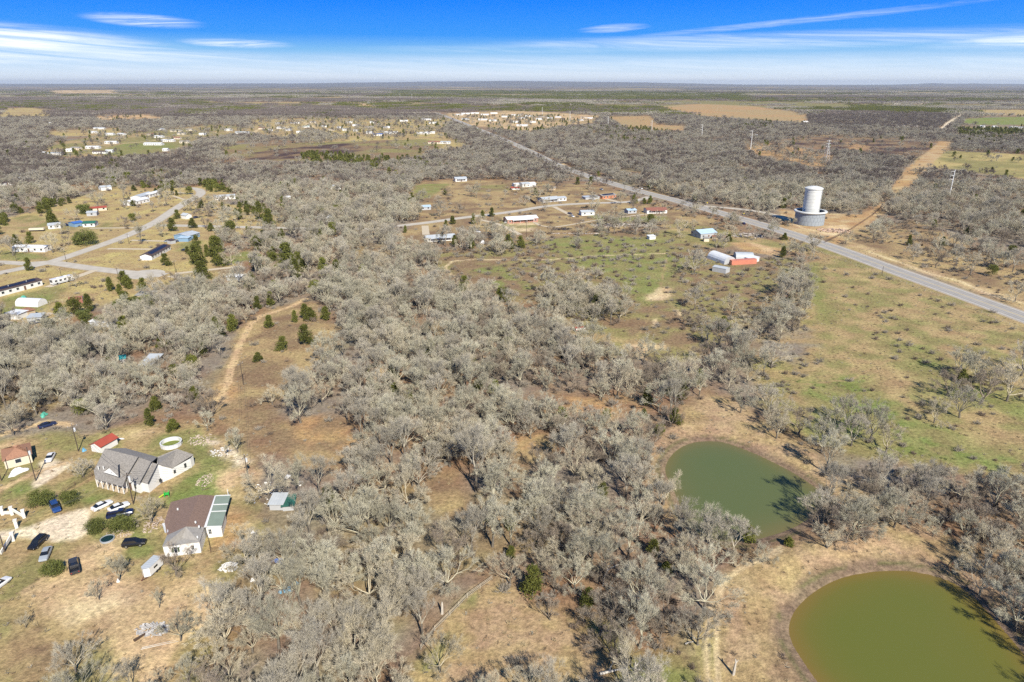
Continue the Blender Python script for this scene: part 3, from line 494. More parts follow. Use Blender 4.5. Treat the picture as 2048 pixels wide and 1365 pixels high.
# ------------------------------------------------------------------ ground sheet
def build_ground():
    ys = np.concatenate([np.linspace(-260, 40, 14)[:-1], 120 * np.exp(np.linspace(0, math.log(1580 / 120), 560)) - 80, (1580 * np.exp(np.linspace(0, math.log(46000 / 1580), 150)) - 80)[1:]])
    nc = 640; u = np.linspace(-1, 1, nc)
    hw = np.maximum(.95 * (ys + 80), 150.0)
    X = (u[None, :] * hw[:, None]); Y = np.repeat(ys[:, None], nc, 1)
    col, pt, pj, ps, op = land(X, Y)
    Z = ground_z(X, Y)
    for sg in (1, -1): pass
    V = np.stack([X, Y, Z], -1).reshape(-1, 3)
    nr = len(ys); i = np.arange(nr - 1)[:, None] * nc + np.arange(nc - 1)[None, :]
    F = np.stack([i, i + 1, i + nc + 1, i + nc], -1).reshape(-1)
    m_ = bpy.data.materials.new("ground_cover"); m_.use_nodes = True; nt = m_.node_tree; N = nt.nodes; L = nt.links; b = N['Principled BSDF']
    b.inputs['Roughness'].default_value = .95; b.inputs['Specular IOR Level'].default_value = .1
    a = N.new('ShaderNodeAttribute'); a.attribute_name = 'cover'
    g = N.new('ShaderNodeNewGeometry')
    def noise(s, d, rough=.6):
        n = N.new('ShaderNodeTexNoise'); n.inputs['Scale'].default_value = s; n.inputs['Detail'].default_value = d; n.inputs['Roughness'].default_value = rough
        L.new(g.outputs['Position'], n.inputs['Vector']); return n.outputs[0]
    def mr(v, a0, a1, b0, b1):
        n = N.new('ShaderNodeMapRange'); L.new(v, n.inputs[0]); n.inputs[1].default_value = a0; n.inputs[2].default_value = a1; n.inputs[3].default_value = b0; n.inputs[4].default_value = b1; return n.outputs[0]
    def mul(x, y):
        n = N.new('ShaderNodeMath'); n.operation = 'MULTIPLY'; L.new(x, n.inputs[0]); L.new(y, n.inputs[1]); return n.outputs[0]
    n1 = noise(.9, 6, .72); n2 = noise(.11, 5, .6); n3 = noise(3.1, 3, .7)
    f = mul(mul(mr(n1, .3, .7, .52, 1.45), mr(n2, .3, .7, .84, 1.16)), mr(n3, .3, .7, .8, 1.2))
    vm = N.new('ShaderNodeVectorMath'); vm.operation = 'SCALE'; L.new(a.outputs['Color'], vm.inputs[0]); L.new(f, vm.inputs[3])
    hs = N.new('ShaderNodeHueSaturation'); L.new(vm.outputs[0], hs.inputs['Color']); L.new(mr(n2, .3, .7, .485, .515), hs.inputs['Hue']); hs.inputs['Saturation'].default_value = 1.0
    L.new(hs.outputs[0], b.inputs['Base Color'])
    bp = N.new('ShaderNodeBump'); bp.inputs['Strength'].default_value = .85; bp.inputs['Distance'].default_value = .35; L.new(n1, bp.inputs['Height']); L.new(bp.outputs[0], b.inputs['Normal'])
    me = mesh_np("ground", V, F, 4, m_)
    at_ = me.color_attributes.new('cover', 'FLOAT_COLOR', 'POINT')
    at_.data.foreach_set('color', np.concatenate([col.reshape(-1, 3), np.ones((len(V), 1))], 1).astype(np.float32).ravel())
    me.polygons.foreach_set('use_smooth', np.ones(len(me.polygons), bool))
    structure(link("ground", me))
build_ground()

def water(name, poly, z, base, edge):
    me = bpy.data.meshes.new(name); bm = bmesh.new()
    cx = sum(p[0] for p in poly) / len(poly); cy = sum(p[1] for p in poly) / len(poly)
    rings = [[bm.verts.new((cx + (p[0] - cx) * s, cy + (p[1] - cy) * s, z)) for p in poly] for s in (1.02, .93, .8, .5, .02)]
    for r0, r1 in zip(rings[:-1], rings[1:]):
        for i in range(len(poly)): bm.faces.new((r0[i], r0[(i + 1) % len(poly)], r1[(i + 1) % len(poly)], r1[i]))
    bm.faces.new(rings[-1]); bmesh.ops.recalc_face_normals(bm, faces=bm.faces)
    for f in bm.faces:
        if f.normal.z < 0: f.normal_flip()
    bm.to_mesh(me); bm.free()
    a = me.color_attributes.new('silt', 'FLOAT_COLOR', 'POINT'); n = len(poly)
    vals = [1.0] * n + [.62] * n + [.28] * n + [.06] * n + [0.0] * n
    for i, v in enumerate(vals): a.data[i].color = (v, v, v, 1)
    m_ = bpy.data.materials.new(name + "_water"); m_.use_nodes = True; nt = m_.node_tree; N = nt.nodes; L = nt.links; b = N['Principled BSDF']
    b.inputs['Roughness'].default_value = .27; b.inputs['IOR'].default_value = 1.33
    at_ = N.new('ShaderNodeAttribute'); at_.attribute_name = 'silt'; g = N.new('ShaderNodeNewGeometry')
    no = N.new('ShaderNodeTexNoise'); no.inputs['Scale'].default_value = .07; no.inputs['Detail'].default_value = 5; L.new(g.outputs['Position'], no.inputs['Vector'])
    ad = N.new('ShaderNodeMath'); ad.operation = 'MULTIPLY_ADD'; L.new(no.outputs[0], ad.inputs[0]); ad.inputs[1].default_value = .5; L.new(at_.outputs['Fac'], ad.inputs[2])
    mr = N.new('ShaderNodeMapRange'); mr.interpolation_type = 'SMOOTHSTEP'; L.new(ad.outputs[0], mr.inputs[0]); mr.inputs[1].default_value = .15; mr.inputs[2].default_value = 1.25
    mx = N.new('ShaderNodeMix'); mx.data_type = 'RGBA'; L.new(mr.outputs[0], mx.inputs[0]); mx.inputs[6].default_value = (*base, 1); mx.inputs[7].default_value = (*edge, 1)
    L.new(mx.outputs[2], b.inputs['Base Color'])
    n2 = N.new('ShaderNodeTexNoise'); n2.inputs['Scale'].default_value = 1.4; n2.inputs['Detail'].default_value = 3; L.new(g.outputs['Position'], n2.inputs['Vector'])
    bp = N.new('ShaderNodeBump'); bp.inputs['Strength'].default_value = .15; bp.inputs['Distance'].default_value = .01; L.new(n2.outputs[0], bp.inputs['Height']); L.new(bp.outputs[0], b.inputs['Normal'])
    me.materials.append(m_)
    structure(link(name, me))
water("green_pond_water", POND1W, -.42, (.100, .125, .045), (.15, .13, .05))
water("olive_pond_water", POND2W, -.42, (.118, .130, .024), (.18, .125, .03))

# ------------------------------------------------------------------ roads
def cr_line(P, step=8.0):
    out = []
    for i in range(len(P) - 1):
        p0 = Vector(P[max(0, i - 1)]); p1 = Vector(P[i]); p2 = Vector(P[i + 1]); p3 = Vector(P[min(len(P) - 1, i + 2)])
        n = max(1, int((p2 - p1).length / step)); n = min(n, 24)
        for k in range(n):
            t = k / n
            out.append(.5 * ((2 * p1) + (-p0 + p2) * t + (2 * p0 - 5 * p1 + 4 * p2 - p3) * t * t + (-p0 + 3 * p1 - 3 * p2 + p3) * t ** 3))
    out.append(Vector(P[-1])); return out
def strip(name, P, w, z, m_, off=0.0, dash=None, parent=None):
    pts = cr_line(P); mb = MB(); prev = None; run = 0.0
    for i, p in enumerate(pts):
        a = pts[max(0, i - 1)]; b = pts[min(len(pts) - 1, i + 1)]; d = (b - a).normalized(); n = Vector((-d.y, d.x))
        cur = ((p + n * (off - w / 2)), (p + n * (off + w / 2)))
        if prev is not None:
            mb.poly([(prev[0].x, prev[0].y, z), (cur[0].x, cur[0].y, z), (cur[1].x, cur[1].y, z), (prev[1].x, prev[1].y, z)])
        prev = cur
    me = mb.mesh(name, m_)
    for f in me.polygons:
        pass
    return structure(link(name, me, parent))
asph = mat('pale_asphalt', (.46, .42, .355), .9, .12, .25, bump=.2, coords='Object')
asph_hw = mat('highway_asphalt', (.37, .345, .31), .9, .08, .2)
asph_dark = mat('worn_wheel_lane', (.27, .26, .245), .9, .08, .2)
paint_w = mat('road_paint_white', (.75, .75, .72), .7, .1, 1.0)
paint_y = mat('road_paint_yellow', (.62, .45, .10), .7, .1, 1.0)
shoulder = mat('gravel_shoulder', (.40, .33, .24), .95, .2, 1.2)
hw = ROADW['highway'][0]
strip('highway_shoulder', hw, 15.5, .03, shoulder)
strip('highway', hw, 13.0, .05, asph_hw)
for o_ in (-3.9, -2.1, 2.1, 3.9): strip('highway_wheel_path', hw, .8, .056, asph_dark, o_)
for o_ in (-5.6, 5.6): strip('highway_edge_line', hw, .15, .062, paint_w, o_)
for o_ in (-.15, .15): strip('highway_centre_line', hw, .12, .062, paint_y, o_)
for k in ('subdivision_road', 'side_street', 'left_street', 'county_road', 'farm_lane', 'far_highway'):
    strip(k, ROADW[k][0], ROADW[k][1] + 1.6, .02 + .002 * len(k) / 10, shoulder if k != 'far_highway' else asph)
    strip(k + '_surface' if k != 'county_road' else 'county_road_surface', ROADW[k][0], ROADW[k][1], .036 + .0007 * len(k), asph)
gravel_m = mat('driveway_gravel', (.52, .44, .32), .95, .15, 1.5)
for i, (l_, w_) in enumerate(DRIVES): strip('driveway', pxl(l_), w_, .05 + .004 * i, gravel_m)
mb = MB(); cx, cy = at(290, 549); mb.lathe([(0.01, .062), (10, .062)], 28, (cx, cy)); structure(link('turning_circle', mb.mesh('turning_circle', asph)))

# distant ridges on the horizon
def ridge():
    prof = [(-.80,70),(-.6,75),(-.45,80),(-.30,95),(-.12,165),(0,185),(.08,170),(.2,120),(.32,45),(.42,30),(.52,40),(.555,70),(.575,115),(.60,80),(.635,100),(.66,85),(.72,60),(.80,45),(.9,40)]
    n = 260; V = []; F = []
    xs = np.linspace(-.85, .9, n); hs = np.interp(xs, [p[0] for p in prof], [p[1] for p in prof]) + (fbm(xs * 40, xs * 0, 3, 5, 4) - .5) * 26
    rows = [(25000, 0.0), (27500, .35), (30500, .8), (33000, 1.0), (36000, .6), (41000, .0)]
    for (d, k) in rows:
        for x, h in zip(xs, hs): V.append((x * d, d, -2 + h * k + (4 if k else 0)))
    for r in range(len(rows) - 1):
        for i in range(n - 1): F.append((r * n + i, r * n + i + 1, (r + 1) * n + i + 1, (r + 1) * n + i))
    me = bpy.data.meshes.new('distant_hills'); me.from_pydata(V, [], F); me.update()
    me.materials.append(mat('wooded_hills', (.085, .085, .07), .95, .3, .0006, col2=(.14, .12, .095)))
    structure(link('distant_hills', me))
ridge()

# ------------------------------------------------------------------ trees and brush
RNG = np.random.default_rng(11)
def norm(v): return v / (np.linalg.norm(v, axis=-1, keepdims=True) + 1e-9)
def prisms(P0, P1, R0, R1, k=3):
    """k-sided tapered tubes between point pairs, as arrays"""
    D = norm(P1 - P0); ref = np.where(np.abs(D[:, 2:3]) < .9, np.array([[0, 0, 1.]]), np.array([[1., 0, 0]]))
    A = norm(np.cross(D, ref)); B = np.cross(D, A); n = len(P0); V = np.zeros((n, 2 * k, 3))
    for j in range(k):
        t = 2 * math.pi * j / k; o = A * math.cos(t) + B * math.sin(t)
        V[:, j] = P0 + o * R0[:, None]; V[:, k + j] = P1 + o * R1[:, None]
    base = np.arange(n)[:, None] * 2 * k; F = []
    for j in range(k):
        j2 = (j + 1) % k; F.append(np.stack([base[:, 0] + j, base[:, 0] + j2, base[:, 0] + k + j2, base[:, 0] + k + j], 1))
    return V.reshape(-1, 3), np.stack(F, 1).reshape(-1, 4)
def slivers(P0, D, Ln, W):
    """thin pointed twigs, one quad each (kite)"""
    n = len(P0); r = norm(RNG.normal(size=(n, 3))); S = norm(np.cross(D, r)) * W[:, None] / 2
    mid = P0 + D * Ln[:, None] * .45; V = np.stack([P0, mid - S, P0 + D * Ln[:, None], mid + S], 1).reshape(-1, 3)
    return V, np.arange(n * 4).reshape(-1, 4)
def join(parts):
    V = []; F = []; o = 0
    for v, f in parts: V.append(v); F.append(f + o); o += len(v)
    return np.concatenate(V), np.concatenate(F)
def bare_tree(seed, lim=5, levels=4, spread=.75, height=9.0, twigs=9, tw=.027, fork=.20, upright=.35, kids=3, r0=.22):
    """a leafless oak: trunk, limbs that fork again and again, and a haze of twigs; crown about 1 m radius per .45 spread"""
    global RNG; RNG = np.random.default_rng(seed)
    H = height; th = H * fork; lean = RNG.normal(size=2) * .05
    base = np.array([[0, 0, -.3]]); top = np.array([[lean[0] * H * .3, lean[1] * H * .3, th]])
    trunk = prisms(base, top, np.array([r0 * 1.25]), np.array([r0]), 7)
    P = np.repeat(top, lim, 0); az = np.linspace(0, 2 * math.pi, lim, endpoint=False) + RNG.normal(size=lim) * .35
    el = np.radians(RNG.uniform(30, 80, lim)); D = np.stack([np.cos(el) * np.cos(az), np.cos(el) * np.sin(az), np.sin(el)], 1)
    D[:, :2] *= spread * 1.25; D = norm(D); R = np.full(lim, r0 * .55); Ln = H * .29 * RNG.uniform(.8, 1.2, lim)
    segs = []; tw0 = []; twd = []
    for lv in range(levels):
        # two bent pieces per branch
        d1 = norm(D + RNG.normal(size=D.shape) * .16); m_ = P + d1 * Ln[:, None] * .5
        d2 = norm(d1 + RNG.normal(size=D.shape) * .20 + np.array([0, 0, .10])); E_ = m_ + d2 * Ln[:, None] * .5
        R1 = R * .80; R2 = R * .58
        segs.append((P, m_, R, R1)); segs.append((m_, E_, R1, R2))
        if lv >= 1:
            for (a, b, dd) in ((P, m_, d1), (m_, E_, d2)):
                q = 3 if lv < levels - 1 else 5
                t = RNG.uniform(.1, 1, (len(a), q, 1)); pp = a[:, None] + (b - a)[:, None] * t
                dr = norm(dd[:, None] + RNG.normal(size=(len(a), q, 3)) * .5 + np.array([0, 0, .2])); tw0.append(pp.reshape(-1, 3)); twd.append(dr.reshape(-1, 3))
        nk = kids; ax = RNG.normal(size=(len(P), nk, 3)); side = norm(ax - (ax * d2[:, None]).sum(-1, keepdims=True) * d2[:, None])
        ang = RNG.uniform(.30, .80, (len(P), nk, 1)); Dn = d2[:, None] * np.cos(ang) + side * np.sin(ang)
        Dn = norm(Dn + np.array([0, 0, upright * .40]) + .42 * norm(E_ - np.array([0, 0, th * 1.0]))[:, None]); start = E_[:, None] + (m_ - E_)[:, None] * RNG.uniform(0, .55, (len(P), nk, 1)) * (np.arange(nk)[None, :, None] > 0)
        keep = RNG.random((len(P), nk)) < .93
        P = start[keep]; D = Dn[keep]; R = np.repeat(R2[:, None], nk, 1)[keep] * .86; Ln = np.repeat(Ln[:, None], nk, 1)[keep] * RNG.uniform(.58, .86, keep.sum())
    T0 = np.repeat(P, twigs, 0) + np.repeat(D * Ln[:, None] * .8, twigs, 0) * RNG.random((len(P) * twigs, 1)); TD = norm(np.repeat(D, twigs, 0) + RNG.normal(size=(len(P) * twigs, 3)) * .5)
    T0 = np.concatenate([T0] + tw0); TD = np.concatenate([TD] + twd)
    tl = RNG.uniform(.35, 1.0, len(T0)) * H * .105
    a = slivers(T0, TD, tl, np.full(len(T0), tw) * RNG.uniform(.7, 1.4, len(T0)))
    br = [prisms(s[0], s[1], np.maximum(s[2], tw * .5), np.maximum(s[3], tw * .42), 4 if i < 2 else 3) for i, s in enumerate(segs)]
    crown = join(br + [a])
    return trunk, crown
def leafy(seed, shape='cone', H=5.5, W=3.6, n=2600, leaf=.30, base=.06):
    """evergreen: clumps of small leaf faces through the crown's volume round a trunk"""
    global RNG; RNG = np.random.default_rng(seed)
    nb = 26; t = RNG.random(nb)
    if shape == 'cone':
        z = base * H + (t ** .9) * H * .92; rr = W / 2 * (1 - (z / H)) ** .75 * RNG.uniform(.7, 1.25, nb) + .15
    else:
        z = H * (.22 + .70 * t); rr = W / 2 * np.sqrt(np.clip(1 - ((z / H - .45) / .58) ** 2, .05, 1))
    az = RNG.uniform(0, 6.283, nb); ro = rr * np.sqrt(RNG.uniform(.1, .8, nb))
    Cc = np.stack([ro * np.cos(az), ro * np.sin(az), z], 1); cs = (.20 + .16 * RNG.random(nb)) * W * (1.15 - .6 * z / H)
    k = RNG.integers(0, nb, n); o = norm(RNG.normal(size=(n, 3))) * (RNG.random((n, 1)) ** .4); o[:, 2] *= .75
    P = Cc[k] + o * cs[k][:, None]; P[:, 2] = np.maximum(P[:, 2], .15)
    d = norm(o + RNG.normal(size=(n, 3)) * .5 + np.array([0, 0, .45])); s = norm(np.cross(d, RNG.normal(size=(n, 3)))) * (leaf * .42)
    L_ = leaf * RNG.uniform(.6, 1.5, (n, 1))
    V = np.stack([P - s, P + s, P + d * L_ + s * .3, P + d * L_ - s * .3], 1).reshape(-1, 3); F = np.arange(n * 4).reshape(-1, 4)
    trunk = prisms(np.array([[0, 0, -.2]]), np.array([[0, 0, H * .6]]), np.array([.13]), np.array([.05]), 6)
    return trunk, (V, F)
def shrub(seed, H=1.8, W=2.8, stems=26, twigs=26, tw=.045):
    global RNG; RNG = np.random.default_rng(seed)
    az = RNG.uniform(0, 6.283, stems); el = np.radians(RNG.uniform(20, 85, stems)); D = np.stack([np.cos(el) * np.cos(az) * W / H / 1.6, np.cos(el) * np.sin(az) * W / H / 1.6, np.sin(el)], 1)
    P0 = RNG.normal(size=(stems, 3)) * np.array([.18, .18, 0]) * W / 2; Ln = H * .62 * RNG.uniform(.6, 1.2, stems); P1 = P0 + D * Ln[:, None]
    br = prisms(P0, P1, np.full(stems, .03), np.full(stems, .014), 3)
    t = RNG.uniform(.25, 1, (stems, twigs, 1)); p = (P0[:, None] + (P1 - P0)[:, None] * t).reshape(-1, 3)
    d = norm(np.repeat(norm(D), twigs, 0) + RNG.normal(size=(stems * twigs, 3)) * .7 + np.array([0, 0, .2]))
    sl = slivers(p, d, RNG.uniform(.3, .7, len(p)) * H * .42, np.full(len(p), tw))
    v, f = join([br, sl]); v[:, 2] = np.maximum(v[:, 2], -.05)
    return v, f
def tree_mesh(nm, vf, m_): return mesh_np(nm, vf[0], vf[1].reshape(-1), 4, m_)

bark = mat('grey_bark', (.155, .135, .11), .95, .25, 2.0)
twig_m = [mat('twigs_lichen', (.435, .405, .300), .9, .14, .9, rand=.24), mat('twigs_grey', (.40, .362, .285), .9, .12, .9, rand=.22), mat('twigs_tan', (.475, .418, .30), .9, .12, .9, rand=.12),
          mat('twigs_purple_grey', (.275, .226, .172), .9, .12, .9, rand=.14)]
jun_m = mat('juniper_foliage', (.080, .092, .022), .85, .35, 1.3, rand=.30, col2=(.16, .165, .028))
far_m = [mat('far_twigs_' + n_, c_, .95, .10, .05, rand=.16) for n_, c_ in (('lichen', (.355, .328, .258)), ('grey', (.33, .302, .250)), ('purple', (.185, .155, .135)), ('tan', (.375, .338, .265)))]
oak_m = mat('live_oak_foliage', (.080, .100, .026), .8, .3, 1.1, rand=.15, col2=(.155, .165, .04))
brush_m = [mat('brush_brown', (.215, .165, .125), .95, .18, .8, rand=.2), mat('brush_grey', (.31, .275, .225), .95, .15, .8, rand=.2)]
rust_m = mat('rusty_leaves', (.33, .17, .085), .9, .2, 1.2, rand=.15)

TREE = []       # (trunk mesh, crown mesh, crown radius, height)
specs = [dict(lim=6, spread=.80, height=8.6, fork=.20, twigs=15), dict(lim=7, spread=.95, height=8.0, fork=.16, twigs=13), dict(lim=5, spread=.62, height=9.6, fork=.26, upright=.6, twigs=15), dict(lim=6, spread=1.05, height=7.4, fork=.18, upright=.15, twigs=13),
         dict(lim=5, spread=.5, height=10.4, fork=.30, upright=.8, twigs=15), dict(lim=7, spread=.85, height=8.8, fork=.2, twigs=14), dict(lim=6, spread=.7, height=9.0, fork=.22, upright=.5, twigs=15), dict(lim=6, spread=1.1, height=7.0, fork=.16, upright=.05, twigs=12)]
for i, s in enumerate(specs):
    tr, cr = bare_tree(101 + i, **s)
    rad = float(np.percentile(np.hypot(cr[0][:, 0], cr[0][:, 1]), 96)); hh = float(cr[0][:, 2].max())
    TREE.append((tree_mesh('trunk', tr, bark), tree_mesh('crown', cr, twig_m[(0, 1, 0, 2, 1, 0, 2, 3)[i]]), rad, hh))
FAR = []
for i in range(4):
    tr, cr = bare_tree(301 + i, lim=6, levels=3, spread=.85, height=8.5, twigs=12, tw=.085, kids=3)
    FAR.append((tree_mesh('trunk', tr, bark), tree_mesh('crown', cr, far_m[(0, 1, 2, 3)[i]]), 4.0, 9.0))
JUN = []
for i, (sh, H_, W_) in enumerate((('cone', 5.6, 3.8), ('cone', 6.6, 4.2), ('cone', 4.6, 3.8), ('round', 6.4, 5.2))):
    tr, cr = leafy(501 + i, sh, H_, W_); JUN.append((tree_mesh('trunk', tr, bark), tree_mesh('crown', cr, jun_m), W_ / 2, H_))
OAK = []
for i, (H_, W_) in enumerate(((4.2, 6.0), (5.0, 6.6))):
    tr, cr = leafy(551 + i, 'round', H_, W_, 4200, .26); OAK.append((tree_mesh('trunk', tr, bark), tree_mesh('crown', cr, oak_m), W_ / 2, H_))
JFAR = []
for i in range(2):
    tr, cr = leafy(571 + i, 'cone', 6.0, 4.4, 260, .85); JFAR.append((tree_mesh('trunk', tr, bark), tree_mesh('crown', cr, jun_m), 2.2, 6.0))
SHR = []
for i in range(5):
    vf = shrub(601 + i, 1.7 + .15 * i, 3.0 + .25 * i); SHR.append(tree_mesh('shrub', vf, brush_m[(0, 1, 1, 0, 1)[i]]))
SHF = [tree_mesh('shrub', shrub(651 + i, 2.0, 3.4, 12, 9, .16), brush_m[i]) for i in range(2)]

# keep-out shapes (buildings, cars) get added by the builders through these two lists, read off before planting
KEEP = [  # pixel centre, radius m: houses, vehicles, open ground right in front of them
 (290,930,15),(225,950,7),(375,1040,11),(430,1020,9),(45,915,7),(202,893,4),(343,888,5),(268,1086,5),(300,1140,4),(150,1130,5),(75,1085,5),(220,1010,8),(300,735,6),(185,650,9),(60,635,8),
 (45,600,8),(40,575,18),(52,606,9),(128,566,10),(312,505,14),(377,475,14),(290,592,6),(150,603,6),(60,498,14),(30,500,10),(108,455,10),(180,450,15),(195,426,14),(290,405,16),(215,380,8),(450,398,14),(880,478,14),(1045,440,16),
 (1108,398,14),(1185,396,12),(1217,394,12),(1175,428,10),(1264,424,8),(1312,425,14),(1415,470,13),(1447,540,9),(1490,525,11),(1430,515,10),(1624,450,15),(1040,376,10),(922,362,10),(672,378,9),(572,402,8),(643,441,4),(1160,662,5),(1305,477,4),(247,724,3),
 (95,848,4),(100,915,4),(110,1012,4),(90,1105,4),(500,525,5),(1487,447,5),(510,523,5),(378,437,6),(850,420,8),(565,1020,4),(62,460,7)]
KW = [(at(x, y), r) for x, y, r in KEEP]
def allowed(X, Y, pad=2.0):
    ok = np.ones(X.shape, bool)
    for (p, r) in KW: ok &= np.hypot(X - p[0], Y - p[1]) > r + pad * .5
    for k, (P, w) in ROADW.items():
        ok &= line_dist(X, Y, P) > w / 2 + pad + 1.2
    for l_, w_ in DRIVES: ok &= line_dist(X, Y, pxl(l_)) > w_ / 2 + pad * .6
    return ok
def jgrid(y0, y1, cell, seed, margin=60):
    rg = np.random.default_rng(seed)
    hw = .80 * y1 + margin; nx = int(2 * hw / cell); ny = int((y1 - y0) / cell)
    gx, gy = np.meshgrid(np.arange(nx), np.arange(ny)); X = (gx + rg.random(gx.shape)) * cell - hw; Y = y0 + (gy + rg.random(gy.shape)) * cell
    X = X.ravel(); Y = Y.ravel(); k = np.abs(X) < .80 * Y + margin
    return X[k], Y[k], rg

AREAS = [  # name of the place, outline in the photograph, for the labels
 ('the wood left of the sandy track', [(-300,600),(620,560),(500,640),(460,730),(400,800),(330,860),(-300,900)]),
 ('the clearing beside the sandy track', [(500,620),(690,600),(700,920),(520,900),(400,810)]),
 ('the yards around the two grey and brown roofed houses', [(-300,850),(540,850),(540,1120),(430,1420),(-300,1420)]),
 ('the low left corner of the wood behind the brown roofed house', [(540,940),(830,940),(1000,1160),(830,1300),(830,1500),(400,1500),(430,1200),(530,1100)]),
 ('the strip of wood between the two ponds', [(1400,1040),(1600,1000),(1740,950),(2300,1000),(2300,1400),(1960,1180),(1760,1060),(1500,1130)]),
 ('the wood left of the olive pond', [(1000,1040),(1300,900),(1440,1060),(1440,1420),(1200,1420),(1050,1180)]),
 ('the green pasture beyond the far pond', [(1500,520),(2300,700),(2300,1000),(1760,950),(1560,860),(1480,740)]),
 ('the belt of wood above the far pond', [(1080,700),(1500,640),(1500,850),(1340,850),(1290,930),(1100,900)]),
 ('the green paddock below the hamlet', [(860,460),(1600,460),(1560,660),(1400,730),(1120,700),(1080,600)]),
 ('the brushland right of the highway', [(1640,300),(2300,300),(2300,700),(1640,490)]),
 ('the hamlet along the county road', [(800,350),(1480,360),(1480,470),(800,490)]),
 ('the streets of the left subdivision', [(-300,350),(560,350),(560,600),(-300,640)]),
]
LMARK = [('the grey roofed white house',290,940),('the brown roofed house',375,1040),('the round pool',343,888),('the red roofed shed',202,893),('the white cargo trailer',300,1140),('the hip roofed cabin',45,915),('the blue car',110,1012),
 ('the light roofed cabin in the woods',300,728),('the white wreck',200,650),('the tan shed',290,592),('the white arched shelter',52,606),('the white motorhome',128,566),('the turning circle',290,549),('the blue house',377,475),('the long home with dark roof panels',312,505),
 ('the long white building',60,500),('the blue and green roofs',180,450),('the big white roofs',285,405),('the long pale roof at the left',450,398),('the twin grey gables',643,441),('the white house at the paddock corner',880,478),('the pink brick house',1045,440),
 ('the blue grey house',1108,398),('the orange brick house',1217,394),('the red brown roof',1312,425),('the light blue roof',1415,470),('the stock trailer',1447,540),('the salmon container',1490,525),('the water tower',1624,440),('the tall leaning grey pylon',1904,366),
 ('the sandy track',490,680),('the track end',600,605),('the track pole',485,745),('the gap in the middle wood',760,750),('the big silvery tree',602,810),('the tip of the middle wood',955,960),('the brown clearing',960,1020),('the orange clearing',1080,885),
 ('the far pond',1460,960),('the far end of the green pond',1400,880),('the olive pond',1800,1240),('the left shore of the olive pond',1580,1260),('the dirt track',1430,1290),('the bend of the dirt track',1470,1145),('the bottom meadow',1020,1290),('the top of the meadow',990,1170),
 ('the blue tarps',570,1150),('the tin shelter',570,1015),('the sandy yard',300,1250),('the rubble heap',300,1262),('the old red wagon',1160,662),('the bare sand patch',1320,590),('the greenest pasture grass',1780,880),('the round crowned pasture tree',1918,800),
 ('the brush row in the pasture',1840,700),('the highway bend',1640,490),('the right edge of the photo',2040,900),('the dark grove over the olive pond',2000,1130),('the wagon glade',1200,690),('the paddock path',1330,540),('the left edge of the photo',0,760),('the teal shelter',247,722),
 ('the green tank',88,832),('the pylon row',1500,290),('the pipeline cut',1760,410),('the dark burnt field',600,300),('the county road',560,455),('the street corner',320,450),('the paddock pole',872,560),('the pair of ponds',1560,1080),('the low wood edge',700,1300),('the bottom edge of the photo',620,1350),
 ('the middle of the broad wood',800,640),('the heart of the wood above the track',720,560),('the wood above the far pond',1330,750),('the wood edge left of the brown roofs',500,1200)]
def place_of(px, py):
    best = min(LMARK, key=lambda m: math.hypot(px - m[1], (py - m[2]) * 1.3)); dx = px - best[1]; dy = (py - best[2]) * 1.3
    d = math.hypot(dx, dy); far_ = 'close ' if d < 45 else ('' if d < 110 else 'well ')
    rel = ('right of ' if dx > 0 else 'left of ') if abs(dx) > abs(dy) else ('in front of ' if dy > 0 else 'behind ')
    return far_ + rel + best[0]

def put_tree(kind, idx, x, y, s, rz, label=None, cat=None, group=None, sz=1.0):
    if label and kind == 'bare_tree': sz = 1.18
    if kind == 'juniper_tree': sz = .82 + .45 * ((x * 7.13 + y) % 1)
    lib = {'bare_tree': TREE, 'juniper_tree': JUN, 'live_oak': OAK, 'far_bare_tree': FAR, 'far_juniper': JFAR}[kind]
    t_, c_, r_, h_ = lib[idx % len(lib)]
    nm = {'far_bare_tree': 'bare_tree', 'far_juniper': 'juniper_tree'}.get(kind, kind)
    pl = place_of(*[float(v) for v in to_px(x, y)]); sized = 'small ' if s < .86 else ('' if s < 1.04 else 'big ')
    look = {'bare_tree': ('round bare oak ', 'spreading bare oak ', 'upright bare oak ', 'wide bare oak ', 'tall narrow bare tree ', 'round grey bare oak ', 'dense tan bare oak ', 'dark wide bare oak ')[idx % 8],
            'juniper_tree': ('cone juniper ', 'tall juniper ', 'low juniper ', 'rounded juniper ')[idx % 4], 'live_oak': 'rounded evergreen oak '}[nm]
    own = sized + look + pl
    if len(own.split()) > 16: own = look + pl.replace('well ', '')
    own = ' '.join(own.split()); cats = {'bare_tree': 'tree', 'juniper_tree': 'tree', 'live_oak': 'tree'}
    o = thing(nm, label or own, cat or 'tree', (x, y, 0), rz, None if label else own.replace('oak ', 'oaks ').replace('tree ', 'trees ').replace('juniper ', 'junipers '))
    o.scale = (s, s, s * sz)
    link('trunk', t_, o); link('crown', c_, o)
    return o

